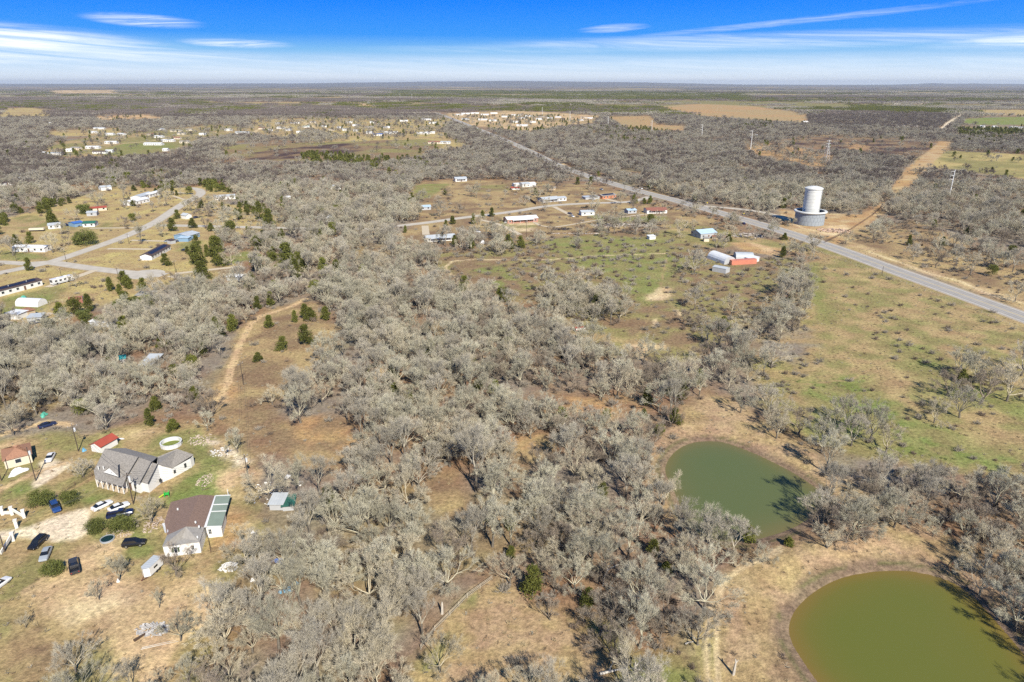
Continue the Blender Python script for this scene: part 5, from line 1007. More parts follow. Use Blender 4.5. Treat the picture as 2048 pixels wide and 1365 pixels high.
def house(p0, p1, depth, label, roof=R_lgrey, wall=W_white, wh=2.6, rh=1.2, kind='gable', name='house', cat='house', wins=True, over=.35, group=None, porch=0, vents=0, panels=0, back=False):
    A = Vector(at(*p0)); B = Vector(at(*p1)); d = B - A; L = d.length; rz = math.atan2(d.y, d.x); z0 = 0
    t = thing(name, label, cat, (A.x, A.y, 0), rz, group)
    w = MB(); D = depth; o = over
    if kind != 'arch': w.box(0, L, 0, D, -.2, wh)
    r = MB()
    if kind == 'gable':
        for x in (0, L): w.poly([(x, 0, wh), (x, D, wh), (x, D / 2, wh + rh)])
        k = rh / (D / 2)
        r.slab([(-o, -o, wh - o * k + .16), (L + o, -o, wh - o * k + .16), (L + o, D / 2, wh + rh + .16), (-o, D / 2, wh + rh + .16)], .14)
        r.slab([(-o, D / 2, wh + rh + .163), (L + o, D / 2, wh + rh + .163), (L + o, D + o, wh - o * k + .163), (-o, D + o, wh - o * k + .163)], .14)
    elif kind == 'gable_end':                      # ridge runs away from the viewer
        for y in (0, D): w.poly([(0, y, wh), (L, y, wh), (L / 2, y, wh + rh)])
        k = rh / (L / 2)
        r.slab([(-o, -o, wh - o * k + .16), (L / 2, -o, wh + rh + .16), (L / 2, D + o, wh + rh + .16), (-o, D + o, wh - o * k + .16)], .14)
        r.slab([(L / 2, -o, wh + rh + .163), (L + o, -o, wh - o * k + .163), (L + o, D + o, wh - o * k + .163), (L / 2, D + o, wh + rh + .163)], .14)
    elif kind == 'hip':
        i = D / 2; a, b = (-o, -o), (L + o, D + o); ze = wh + .1; zr = wh + rh + .1
        r.poly([(a[0], a[1], ze), (b[0], a[1], ze), (L - i, D / 2, zr), (i, D / 2, zr)]); r.poly([(b[0], b[1], ze), (a[0], b[1], ze), (i, D / 2, zr), (L - i, D / 2, zr)])
        r.poly([(a[0], b[1], ze), (a[0], a[1], ze), (i, D / 2, zr)]); r.poly([(b[0], a[1], ze), (b[0], b[1], ze), (L - i, D / 2, zr)]); r.poly([(a[0], a[1], ze - .002), (a[0], b[1], ze - .002), (b[0], b[1], ze - .002), (b[0], a[1], ze - .002)])
    elif kind == 'shed': r.slab([(-o, -o, wh + .14), (L + o, -o, wh + .14), (L + o, D + o, wh + rh + .14), (-o, D + o, wh + rh + .14)], .13)
    elif kind == 'arch':
        n = 10; pr = [(D / 2 - D / 2 * math.cos(math.pi * k / n), (wh + rh) * math.sin(math.pi * k / n) ** .75) for k in range(n + 1)]
        for k in range(n): r.poly([(0, pr[k][0], pr[k][1]), (L, pr[k][0], pr[k][1]), (L, pr[k + 1][0], pr[k + 1][1]), (0, pr[k + 1][0], pr[k + 1][1])])
        w.poly([(0.03, y, z) for y, z in pr]); w.poly([(L - .03, y, z) for y, z in pr])
    part('wall', w, wall, t); part('roof', r, roof, t)
    if wins:
        n = max(1, int(L / 3.6)); dn = n // 2
        for i in range(n):
            x = L * (i + .5) / n
            if i == dn and n > 2:
                dd = MB(); dd.box(x - .5, x + .5, -.05, .0, 0.05, 2.1); part('door', dd, DOOR, t)
            else: window(t, x, 0, 1.0, 1.3, 1.1, 'f')
        if D > 4: window(t, L, D * .5, 1.0, 1.1, 1.0, 'r') if A.x < 0 else window(t, 0, D * .5, 1.0, 1.1, 1.0, 'l')
    if porch:
        pr_ = MB(); pr_.slab([(L * .15, -porch, wh - .35), (L * .85, -porch, wh - .35), (L * .85, -.3, wh - .05), (L * .15, -.3, wh - .05)], .1); part('porch_roof', pr_, roof, t)
        for i in range(4):
            pm = MB(); x = L * (.17 + .22 * i); pm.box(x - .06, x + .06, -porch + .1, -porch + .22, 0, wh - .46); part('post', pm, POST_W, t)
    for i in range(vents):
        v = MB(); x = L * (i + .7) / (vents + .4); v.tube((x, D * .3, wh), (x, D * .3, wh + rh + .45), .12, .12, 6); part('vent_pipe', v, FRAME, t)
    for i in range(panels):                         # dark panels lying on the front slope
        k = rh / (D / 2); x0 = L * .08 + i * L * .84 / panels; x1 = x0 + L * .84 / panels - .12; s_ = MB()
        s_.slab([(x0, D * .10, wh + D * .10 * k + .26), (x1, D * .10, wh + D * .10 * k + .26), (x1, D * .44, wh + D * .44 * k + .26), (x0, D * .44, wh + D * .44 * k + .26)], .05); part('solar_panel', s_, DKSOLAR, t)
    return t

def grey_roof_house():
    F_ = lambda zx, zy, z: at3(170 + zx * .127, 860 + zy * .127, z)
    o = F_(600, 700, 0); t = thing('house', 'big white house with stepped dark grey shingle roof, front porch and right wing', 'house', (o.x, o.y, 0))
    def L(zx, zy, z): v = F_(zx, zy, z); return (v.x - o.x, v.y - o.y, z)
    faces = [[(310,300,6.2),(840,430,6.2),(650,750,3.5),(138,640,3.5)], [(840,436,6.0),(1052,505,6.0),(850,855,2.95),(648,752,3.3)], [(1050,512,5.6),(1145,540,5.6),(992,845,2.9),(880,815,2.95)],
             [(1145,541,5.6),(1370,600,3.0),(1706,388,3.0),(1450,300,5.2),(1140,428,5.0)]]
    for f in faces:
        m_ = MB(); m_.slab([L(*p) for p in f], .18); part('roof_slope', m_, R_grey, t)
    m_ = MB(); m_.slab([L(*p) for p in [(310,298,6.2),(640,288,4.6),(1140,428,4.6),(1052,503,6.0),(840,428,6.2)]], .15); part('roof_slope', m_, R_grey, t)
    m_ = MB(); m_.slab([L(*p) for p in [(138,641,3.48),(648,752,3.45),(592,890,2.75),(164,772,2.75)]], .14); part('porch_roof', m_, R_grey, t)
    w = MB()
    def drop(a, b, z1a=None):                     # wall under an edge
        pa, pb = L(*a), L(*b); w.poly([(pa[0], pa[1], -.2), (pb[0], pb[1], -.2), (pb[0], pb[1], pb[2] - .2), (pa[0], pa[1], pa[2] - .2)])
    def front(zx, zy, z, back=.35): return (zx, zy, z)
    for a, b in (((655,760,3.3),(845,845,2.9)), ((845,845,2.9),(870,800,3.3)), ((880,812,2.9),(985,838,2.85)), ((985,838,2.85),(1143,545,5.5)), ((1143,545,5.5),(1366,600,2.95)), ((1366,600,2.95),(1655,440,2.95)), ((1655,440,2.95),(1700,392,2.95)),
                 ((845,845,2.9),(1046,512,5.9)), ((160,660,3.4),(310,305,6.1)), ((160,660,3.4),(640,765,3.3)), ((310,305,6.1),(640,292,4.5)), ((640,292,4.5),(1138,430,4.5)), ((1138,430,4.5),(1450,303,5.0)), ((1450,303,5.0),(1700,392,2.95))): drop(a, b)
    part('wall', w, W_white, t)
    d = MB(); d.slab([L(*p) for p in [(150,760,.35),(185,880,.35),(620,1000,.35),(680,955,.35),(655,800,.35)]], .3); part('porch_deck', d, WOODT, t)
    for k in range(6):
        a = Vector(L(172,775,2.7)); b = Vector(L(588,882,2.7)); p = a.lerp(b, k / 5); q = MB(); q.box(p.x - .09, p.x + .09, p.y - .05, p.y + .13, .3, 2.62); part('porch_post', q, POST_W, t)
    r = MB(); a = Vector(L(172,778,1.2)); b = Vector(L(588,886,1.2)); r.tube((a.x, a.y, 1.2), (b.x, b.y, 1.2), .05, .05, 4); r.tube((a.x, a.y, .75), (b.x, b.y, .75), .04, .04, 4); part('porch_rail', r, POST_W, t)
    # dormer
    dm = MB(); a, b, c = L(292,668,4.3), L(530,742,4.3), L(392,588,6.2); dm.poly([a, b, c]); part('dormer_wall', dm, W_white, t)
    bk = L(520,520,6.05)
    for e, nm in ((a, 0), (b, 1)):
        q = MB(); q.slab([Vector(e) + Vector((0, 0, .1)), Vector(c) + Vector((-.15, -.3, .12)), Vector(bk) + Vector((0, 0, .05)), Vector(e).lerp(Vector(bk), .35) + Vector((0, 0, .3))], .1); part('dormer_roof', q, R_grey, t)
    for k, (zx, zy) in enumerate(((425,640), (432,668))):
        p = L(zx, zy, 4.9); q = MB(); q.box(p[0] - .28, p[0] + .28, p[1] - .14, p[1] + .1, 4.6 - .1 * k, 5.05 - .1 * k); part('window', q, GLASS, t)
    # windows and openings in the white walls
    def wq(a, b, z0, z1, out, nm, m_):
        pa, pb = Vector(L(*a, 0)), Vector(L(*b, 0)); n = Vector(((pb - pa).y, -(pb - pa).x, 0)).normalized() * out; q = MB()
        q.slab([(pa + n) + Vector((0, 0, z0)), (pb + n) + Vector((0, 0, z0)), (pb + n) + Vector((0, 0, z1)), (pa + n) + Vector((0, 0, z1))], .02); 
        v = [pa + n, pb + n]; q = MB(); q.poly([(v[0].x, v[0].y, z0), (v[1].x, v[1].y, z0), (v[1].x, v[1].y, z1), (v[0].x, v[0].y, z1)]); q.poly([(pa.x, pa.y, z1), (pb.x, pb.y, z1), (v[1].x, v[1].y, z1), (v[0].x, v[0].y, z1)]); q.poly([(pa.x, pa.y, z0), (pa.x, pa.y, z1), (v[0].x, v[0].y, z1), (v[0].x, v[0].y, z0)])
        part(nm, q, m_, t)
    def along(a, b, z, s0, s1, z0, z1, nm, m_):
        pa, pb = Vector(L(*a)), Vector(L(*b)); pa.z = pb.z = 0; n = Vector(((pb - pa).y, -(pb - pa).x, 0)).normalized(); p, q_ = pa.lerp(pb, s0), pa.lerp(pb, s1); q = MB()
        q.poly([(p.x + n.x * .06, p.y + n.y * .06, z0), (q_.x + n.x * .06, q_.y + n.y * .06, z0), (q_.x + n.x * .06, q_.y + n.y * .06, z1), (p.x + n.x * .06, p.y + n.y * .06, z1)]); q.slab([(p.x - n.x * .02, p.y - n.y * .02, z1), (q_.x - n.x * .02, q_.y - n.y * .02, z1), (q_.x + n.x * .09, q_.y + n.y * .09, z1), (p.x + n.x * .09, p.y + n.y * .09, z1)], .06)
        part(nm, q, m_, t)
    E1 = ((1366,600,2.95),(1655,440,2.95)); E0 = ((985,838,2.85),(1366,600,2.95)); E2 = ((655,760,3.3),(845,845,2.9))
    along(*E1, 0, .05, .16, 1.0, 2.0, 'window', GLASS); along(*E1, 0, .62, .74, .9, 2.2, 'window', GLASS); along(*E1, 0, .84, .94, .1, 2.2, 'door', FRAME); along(*E2, 0, .55, .72, 1.0, 2.1, 'window', GLASS); along(*E2, 0, .15, .3, .1, 2.2, 'door', DOOR); along(*E0, 0, .42, .52, 1.1, 2.0, 'window', GLASS)
    for zx, zy in ((210, 598), (290, 598), (1330, 435), (1412, 370)):
        p = L(zx, zy, 4.4 if zx < 500 else 3.9); q = MB(); q.tube((p[0], p[1], p[2] - .5), (p[0], p[1], p[2] + .45), .13, .13, 6); part('vent_pipe', q, FRAME, t)
    for a, b in (((840,432,6.25),(648,752,3.55)), ((1048,508,5.98),(868,832,3.1)), ((1146,541,5.66),(990,846,3.0))):
        q = MB(); q.tube(L(*a), L(*b), .10, .10, 4); part('rake_board', q, mat('trim_dark', (.04, .042, .045), .6, .1), t)
grey_roof_house()

def brown_roof_house():
    F_ = lambda zx, zy, z: at3(240 + zx * .127, 960 + zy * .127, z); o = F_(1000, 800, 0)
    t = thing('house', 'white house with brown shingle roof, grey front hip and pale green panelled side roof', 'house', (o.x, o.y, 0))
    def L(zx, zy, z): v = F_(zx, zy, z); return (v.x - o.x, v.y - o.y, z)
    for f, m_ in (([(1250,235,5.4),(1040,735,5.4),(738,872,3.0),(700,660,3.0),(800,350,3.0)], R_brown), ([(1250,235,5.4),(1490,248,3.2),(1325,742,3.2),(1040,735,5.4)], R_brown), ([(738,874,3.0),(1040,737,5.4),(1325,744,3.2),(1252,975,3.0),(665,1050,3.0)], R_mid)):
        q = MB(); q.slab([L(*p) for p in f], .16); part('roof_slope', q, m_, t)
    w = MB()
    def drop(a, b): pa, pb = L(*a), L(*b); w.poly([(pa[0], pa[1], -.2), (pb[0], pb[1], -.2), (pb[0], pb[1], pb[2] - .17), (pa[0], pa[1], pa[2] - .17)])
    for a, b in (((672,1042,3.0),(1246,970,3.0)), ((1246,970,3.0),(1320,742,3.1)), ((1320,742,3.1),(1480,255,3.1)), ((672,1042,3.0),(742,872,3.0)), ((742,872,3.0),(706,662,3.0)), ((706,662,3.0),(804,355,3.0)), ((804,355,3.0),(1248,245,4.9)), ((1248,245,4.9),(1480,255,3.1))): drop(a, b)
    part('wall', w, W_white, t)
    q = MB(); q.slab([L(*p) for p in ((662,690,2.2),(815,640,3.3),(752,832,3.1),(706,832,2.2))], .1); part('awning', q, R_white, t)
    q = MB(); q.slab([L(*p) for p in ((1492,248,3.35),(1512,246,3.35),(1362,742,3.35),(1322,744,3.35))], .12); part('gutter_flashing', q, R_white, t)
    gp = ribbed('roof_pale_green_panel', (.235, .285, .225), .35, 0, .4)
    for a, b in (((1508,246),(1742,240),),): pass
    rows = [(248, 240), (390, 380), (498, 488), (735, 728)]
    lx = lambda y: 1508 + (1362 - 1508) * (y - 246) / (742 - 246); rx = lambda y: 1742 + (1604 - 1742) * (y - 240) / (728 - 240)
    for (a0, a1), (b0, b1) in zip(rows[:-1], rows[1:]):
        q = MB(); q.slab([L(lx(a0 + 6), a0 + 6, 3.2), L(rx(a1 + 6), a1 + 6, 2.9), L(rx(b1 - 6), b1 - 6, 2.9), L(lx(b0 - 6), b0 - 6, 3.2)], .08); part('roof_panel', q, gp, t)
    for (a0, a1) in rows:
        q = MB(); q.slab([L(lx(a0 - 6), a0 - 6, 3.24), L(rx(a1 - 6), a1 - 6, 2.94), L(rx(a1 + 6), a1 + 6, 2.94), L(lx(a0 + 6), a0 + 6, 3.24)], .12); part('panel_rib', q, FRAME, t)
    aw = MB()
    def ad(a, b): pa, pb = L(*a), L(*b); aw.poly([(pa[0], pa[1], -.2), (pb[0], pb[1], -.2), (pb[0], pb[1], pb[2] - .12), (pa[0], pa[1], pa[2] - .12)])
    ad((1350,738,3.1),(1590,728,2.85)); ad((1590,728,2.85),(1655,500,2.85)); part('annex_wall', aw, W_white, t)
    for k in range(3):
        p = Vector(L(1655,500,0)).lerp(Vector(L(1735,245,0)), (k + .3) / 3.0); q = MB(); q.box(p.x - .08, p.x + .08, p.y - .08, p.y + .08, 0, 2.75); part('post', q, POST_W, t)
    def along(a, b, s0, s1, z0, z1, nm, m_):
        pa, pb = Vector(L(*a)), Vector(L(*b)); pa.z = pb.z = 0; n = Vector(((pb - pa).y, -(pb - pa).x, 0)).normalized(); p, q_ = pa.lerp(pb, s0), pa.lerp(pb, s1); f = MB()
        f.poly([(p.x + n.x * .05, p.y + n.y * .05, z0), (q_.x + n.x * .05, q_.y + n.y * .05, z0), (q_.x + n.x * .05, q_.y + n.y * .05, z1), (p.x + n.x * .05, p.y + n.y * .05, z1)])
        fo = part(nm, f, m_, t)
        if nm == 'window':
            s = MB(); mid = p.lerp(q_, .5)
            for (u, v) in ((p, p.lerp(q_, .07)), (mid.lerp(p, .06), mid.lerp(q_, .06)), (q_.lerp(p, .07), q_)): s.poly([(u.x + n.x * .07, u.y + n.y * .07, z0), (v.x + n.x * .07, v.y + n.y * .07, z0), (v.x + n.x * .07, v.y + n.y * .07, z1), (u.x + n.x * .07, u.y + n.y * .07, z1)])
            for (c0, c1) in ((z0 - .05, z0), (z1, z1 + .05), ((z0 + z1) / 2 - .03, (z0 + z1) / 2 + .03)): s.poly([(p.x + n.x * .07, p.y + n.y * .07, c0), (q_.x + n.x * .07, q_.y + n.y * .07, c0), (q_.x + n.x * .07, q_.y + n.y * .07, c1), (p.x + n.x * .07, p.y + n.y * .07, c1)])
            part('frame', s, FRAME, fo)
    Fa, Fb = (672,1042,3.0), (1246,970,3.0)
    along(Fa, Fb, .76, .84, 1.1, 2.2, 'window', GLASS); along(Fa, Fb, .22, .27, 1.0, 2.2, 'shutter', mat('shutter_green', (.07, .10, .06), .7, .1)); along(Fa, Fb, .28, .37, .9, 2.3, 'window', GLASS); along(Fa, Fb, .38, .43, 1.0, 2.2, 'shutter', mat('shutter_green', (.07, .10, .06)))
    along((1350,738,3.1), (1590,728,2.85), .12, .33, 1.1, 2.3, 'window', GLASS); along((1350,738,3.1), (1590,728,2.85), .62, .8, .1, 2.1, 'door', FRAME)
    for zx, zy, z in ((910,465,4.5), (1190,670,4.9), (1245,740,4.6), (1222,905,3.7)):
        p = L(zx, zy, z); q = MB(); q.box(p[0] - .16, p[0] + .16, p[1] - .1, p[1] + .12, z - .2, z + .28); part('roof_vent', q, FRAME, t)
brown_roof_house()

house((12,939), (66,925), 7.5, 'cream cabin with terracotta hip roof at the left edge beside the concrete drive', R_terra, W_cream, 2.5, 1.9, 'hip', porch=0)
house((184,903), (204,907), 5.5, 'small white shed with a red metal roof behind the grey roofed house', R_red, W_white, 2.1, .9, 'gable_end', 'shed', 'shed', wins=False)
H = house
H((0,594),(86,571), 7, 'long white mobile home with dark panelled roof at the left edge', R_dark, W_white, 2.8, .8, panels=5, vents=2)
H((31,613),(76,615), 6, 'white arched shelter on the grass below the long mobile home', R_white, W_white, 1.6, 1.6, 'arch', 'shelter', 'shelter', wins=False)
H((304,521),(342,500), 6.5, 'long white home with maroon roof carrying dark solar panels', R_dark, W_white, 2.7, 1.1, panels=4)
H((343,489),(352,487), 4, 'small dark carport behind the home with solar panels', R_dark, W_grey, 2.3, .3, 'shed', 'carport', 'carport', wins=False)
H((357,484),(377,484), 5, 'pale blue carport in front of the blue house', R_lblue, W_blue, 2.4, .3, 'shed', 'carport', 'carport', wins=False)
H((377,481),(400,474), 11, 'blue walled house with grey roof beside the county road', R_lgrey, W_blue, 2.8, 1.0)
H((26,504),(90,505), 7, 'long low white building behind two bare trees at the left', R_white, W_white, 2.8, .7, vents=2)
H((150,455),(168,452), 8, 'carport with bright blue roof left of the green one', R_blue, W_blue, 2.6, .8, wins=False)
H((166,455),(190,454), 8, 'white house with green metal roof beside the blue roof', R_green, W_white, 2.6, 1.0)
H((97,459),(122,457), 8, 'white house with light grey roof left of the blue roof', R_lgrey, W_white, 2.6, 1.0)
H((174,433),(194,432), 7, 'pale grey walled house partly behind the dark evergreen oak', R_lgrey, W_grey, 2.6, .8)
H((178,424),(214,421), 6, 'long house with faded red roof behind the grey one', R_red, W_cream, 2.4, .8)
H((265,412),(300,404), 9, 'nearest of the big white metal roofed houses among bare trees', R_white, W_white, 3.0, 1.2)
H((282,401),(308,393), 9, 'middle one of the big white metal roofed houses', R_lgrey, W_white, 3.0, 1.2)
H((300,396),(322,390), 7, 'farthest of the big white metal roofed houses beside junipers', R_white, W_white, 2.8, 1.0)
H((203,382),(224,380), 8, 'plain white shed among junipers in the left fields', R_lgrey, W_white, 3.0, 1.2, 'gable', 'shed', 'shed', wins=False)
H((211,366),(233,363), 8, 'low white roofed house behind the plain white shed', R_white, W_white, 2.6, 1.0)
H((28,356),(66,354), 9, 'long white house at the far left with two tone roof', R_white, W_white, 2.8, 1.0)
H((36,362),(62,361), 7, 'grey roofed house just before the long white one at the far left', R_lgrey, W_white, 2.5, .9)
H((104,348),(129,347), 9, 'white flat looking house right of the far left pair', R_white, W_white, 2.8, .6)
H((0,372),(30,370), 8, 'dark roofed house cut by the left edge', R_dark, W_white, 2.6, .8)
H((0,398),(13,397), 9, 'white house with blue grey roof cut by the left edge', R_lblue, W_white, 3.0, 1.2)
H((430,401),(472,398), 9, 'long pale roofed house behind bare trees near the street curve', R_lgrey, W_white, 2.7, 1.0)
H((373,439),(384,437), 6, 'tiny white gabled shed under bare trees above the county road', R_lgrey, W_white, 2.8, 1.2, 'gable_end', 'shed', 'shed', wins=False)
H((330,366),(362,363), 7, 'grey roofed house with white tank near the street end', R_mid, W_grey, 2.5, .8)
H((272,603),(305,603), 6, 'tan walled shed with grey roof under evergreens', R_mid, W_tan, 2.8, .5, 'shed', 'shed', 'shed')
H((138,609),(166,606), 4.5, 'maroon and white trailer home beside the evergreens', R_redbr, W_white, 2.2, .6, 'arch', 'trailer', 'trailer', wins=False)
H((38,640),(58,632), 6, 'white carport in the junk yard at the left', R_white, W_white, 2.4, .3, 'shed', 'carport', 'carport', wins=False)
H((58,633),(72,629), 5, 'rust red carport right of the white one', R_rust, W_tan, 2.2, .3, 'shed', 'carport', 'carport', wins=False)
H((56,647),(84,645), 5, 'blue grey carport with a dark truck under it', R_lgrey, W_grey, 2.4, .3, 'shed', 'carport', 'carport', wins=False)
H((180,652),(226,656), 4, 'white wrecked mobile home with torn roof in front of the evergreens', R_white, W_grey, 1.8, .5, 'shed', 'wreck', 'trailer', wins=False)
H((283,745),(305,745), 8, 'cabin with light metal roof alone in the thick wood', R_lgrey, W_tan, 2.8, .9, 'shed', 'cabin', 'cabin', over=.6)
H((239,727),(252,725), 3, 'little teal roofed shelter beside the cabin in the wood', mat('teal_sheet', (.05, .36, .38), .6, .1), W_grey, 1.6, .3, 'shed', 'shelter', 'shelter', wins=False)
H((454,562),(482,563), 6, 'white torn roofed shed at the lower end of the subdivision', R_white, W_grey, 2.2, .6, 'gable', 'shed', 'shed', wins=False)
H((629,444),(641,444), 7, 'left of the twin grey gabled cabins in the trees', R_lgrey, W_grey, 2.6, 2.4, 'gable_end', 'cabin', 'cabin', wins=False)
H((652,444),(664,444), 7, 'right of the twin grey gabled cabins in the trees', R_lgrey, W_grey, 2.6, 2.4, 'gable_end', 'cabin', 'cabin', wins=False)
H((661,380),(682,379), 7, 'white house with dark windows left of the tall juniper', R_lgrey, W_white, 3.0, 1.0)
H((563,402),(582,401), 8, 'low white roofed house in the woods right of the subdivision', R_white, W_white, 2.6, .8)
H((584,388),(596,387), 7, 'cream house in the woods near the low white roof', R_mid, W_cream, 2.6, .8)
H((853,485),(911,481), 8, 'long white mobile home with grey roof at the paddock corner', R_lgrey, W_white, 2.7, 1.0, porch=2, vents=2)
H((841,421),(862,420), 8, 'low house with pale blue roof at the left end of the hamlet', R_lblue, W_grey, 2.5, .9)
H((1015,448),(1076,444), 10, 'pink brick house with a bright white metal roof', R_white, W_brick, 2.9, 1.3, porch=2)
H((1086,406),(1118,403), 9, 'grey walled house with blue grey metal roof across the county road', R_lgrey, W_grey, 2.8, 1.2, porch=1.8)
H((1118,403),(1133,402), 8, 'white end house joined to the blue grey roofed one', R_lgrey, W_white, 2.6, .9)
H((1171,400),(1199,398), 7, 'open carport full of dark junk left of the orange brick house', R_lgrey, W_grey, 2.0, .3, 'shed', 'carport', 'carport', wins=False)
H((1205,399),(1232,396), 8, 'orange brick house with black panels on its roof', R_mid, W_orange, 2.7, 1.1, panels=3)
H((1163,432),(1189,431), 7, 'white cabin with grey roof behind a crooked bare tree', R_lgrey, W_white, 2.7, 1.0)
H((1256,428),(1273,427), 7, 'blue grey cabin left of the red brown roof', R_lblue, W_grey, 2.5, .9)
H((1294,428),(1334,427), 9, 'white house with a red brown roof in the hamlet', R_redbr, W_white, 2.8, 1.2, porch=1.8)
H((1401,478),(1433,475), 11, 'house with light blue metal roof beside the green paddock', R_lblue, W_grey, 3.2, 1.8)
H((1382,472),(1400,476), 7, 'rusty lean-to at the left of the light blue roof', R_rust, W_tan, 2.2, .5, 'shed', 'shed', 'shed', wins=False)
H((1408,484),(1418,484), 3, 'small cream hut in front of the light blue roof', R_mid, W_cream, 2.2, .4, 'shed', 'shed', 'shed', wins=False)
H((1424,478),(1452,480), 4, 'long rust coloured open shelter before the light blue roof', R_rust, W_tan, 1.4, .3, 'shed', 'shelter', 'shelter', wins=False)
H((1414,517),(1448,530), 8, 'white arched barn behind bare trees at the paddock', R_white, W_grey, 2.0, 2.4, 'arch', 'barn', 'barn', wins=False)
H((1472,519),(1508,520), 9, 'grey blue tarp covered shelter behind the salmon container', R_lgrey, W_grey, 1.8, 1.4, 'arch', 'shelter', 'shelter', wins=False)
H((1463,531),(1513,528), 3, 'long salmon red container at the edge of the paddock', ribbed('salmon_sheet', (.55, .20, .13), .5), ribbed('salmon_sheet', (.55, .20, .13)), 2.5, .1, 'shed', 'container', 'container', wins=False, over=.02)
H((1503,527),(1518,523), 5, 'white end shed at the right of the salmon container', R_white, W_white, 2.4, .3, 'shed', 'shed', 'shed', wins=False)
H((1424,543),(1451,548), 5, 'white ribbed stock trailer box parked on the green paddock', R_lgrey, W_grey, 2.5, .5, 'gable', 'stock_trailer', 'trailer', wins=False, over=.1)
H((1299,480),(1311,479), 3.5, 'tiny white shed under the bare trees at the paddock edge', R_white, W_white, 2.0, .4, 'shed', 'shed', 'shed', wins=False)
H((1045,375),(1060,374), 9, 'white house with blue grey roof at the top of the hamlet', R_lgrey, W_white, 3.0, 1.2)
H((1060,374),(1072,373), 8, 'white garage right of the top house of the hamlet', R_white, W_white, 2.8, 1.0, 'gable', 'garage', 'garage', wins=False)
H((1022,380),(1040,380), 6, 'long low shed with a red roof at the top of the hamlet', R_red, W_white, 1.6, .8, 'gable', 'shed', 'shed', wins=False)
H((1029,374),(1044,373), 6, 'white shed behind the red roof', R_white, W_white, 2.6, .6, 'gable', 'shed', 'shed', wins=False)
H((1098,381),(1111,381), 5, 'small tan shed alone in the dry field of the hamlet', R_mid, W_tan, 2.4, .6, 'gable', 'shed', 'shed')
H((911,364),(934,363), 9, 'white house with blue grey roof at the top left of the hamlet', R_lgrey, W_white, 3.0, 1.3, porch=2)
H((540,1021),(566,1021), 4, 'grey tin shelter under bare trees right of the yard', R_lgrey, W_grey, 1.7, .4, 'shed', 'shelter', 'shelter', wins=False)
H((566,1023),(588,1021), 4, 'dark green tarp shelter joined to the grey tin one', mat('tarp_green', (.03, .11, .085), .6, .2), W_grey, 1.4, .4, 'shed', 'shelter', 'shelter', wins=False)

# farther settlement, each house on its own
FARH = [ (84,310,12,'w'),(109,311,28,'g'),(138,304,12,'w'),(149,300,17,'c'),(184,298,26,'w'),(198,308,26,'d'),(218,306,14,'w'),(221,288,24,'w'),(305,291,36,'w'),(335,284,24,'w'),(368,287,18,'c'),(316,276,16,'w'),(352,279,14,'r'),(218,271,16,'w'),(185,267,16,'w'),(198,259,22,'g'),(240,271,12,'w'),
 (278,261,14,'w'),(318,261,16,'g'),(350,264,20,'c'),(288,245,10,'t'),(82,247,14,'w'),(101,249,10,'w'),(121,253,22,'r'),(157,248,18,'c'),(405,271,14,'w'),(484,268,28,'g'),(455,262,12,'w'),(378,262,12,'c'),(300,271,12,'r'),(330,303,10,'w'),(362,270,16,'c'),
 (524,259,14,'r'),(540,263,12,'w'),(556,249,10,'w'),(590,248,18,'w'),(612,256,14,'t'),(626,247,12,'c'),(560,258,14,'w'),(575,262,10,'w'),(600,267,14,'w'),(634,266,12,'w'),(648,255,10,'w'),(662,262,10,'c'),(698,247,14,'w'),(712,253,14,'w'),(738,257,18,'c'),(745,247,10,'w'),(772,257,16,'w'),
 (738,268,12,'w'),(757,272,20,'b'),(775,268,16,'w'),(790,268,12,'w'),(808,244,16,'w'),(852,241,20,'w'),(866,248,16,'w'),(846,269,26,'w'),(862,268,16,'w'),(868,288,24,'r'),(890,288,20,'g'),(712,264,10,'w'),(690,262,10,'g'),(680,258,12,'w'),
 (918,231,14,'w'),(932,229,18,'w'),(950,228,16,'w'),(970,231,16,'w'),(988,228,14,'w'),(930,240,14,'g'),(965,241,18,'w'),(985,243,14,'w'),(1010,235,14,'w'),(1033,232,20,'w'),(1045,238,14,'g'),(1058,234,16,'w'),(1030,246,16,'w'),(1044,253,22,'w'),(1065,246,12,'w'),(1078,240,12,'w'),(1085,236,16,'c'),(1100,238,12,'w'),(1115,236,10,'w'),(1168,237,14,'c'),(1180,238,10,'w'),(1160,242,10,'w'),
 (1612,246,10,'w'),(1692,252,26,'w'),(1710,252,22,'w'),(1732,255,26,'w'),(1790,253,40,'w'),(1830,253,14,'w'),(2028,257,14,'w'),(2040,258,16,'g'),(1965,255,10,'w'),(1990,256,8,'w'),(1870,202,14,'c'),(1838,208,14,'c'),(1795,209,12,'c'),(700,222,6,'w'),(712,203,6,'w'),(718,211,8,'r'),(1512,274,6,'w'),(590,224,5,'w')]
fk = {'w': (R_white, W_white, 'white'), 'g': (R_lgrey, W_white, 'grey roofed'), 'd': (R_dark, W_white, 'dark roofed'), 'c': (R_mid, W_cream, 'cream'), 'r': (R_redbr, W_cream, 'red roofed'), 't': (mat('pale_teal', (.35, .50, .48), .7, .1), W_white, 'pale teal'), 'b': (R_blue, W_white, 'blue roofed')}
FP = ['in the far left village', 'above the dark field', 'right of the dark field', 'on the far white lots', 'on the plain beyond the pylons']
random.seed(4)
cnt = {}
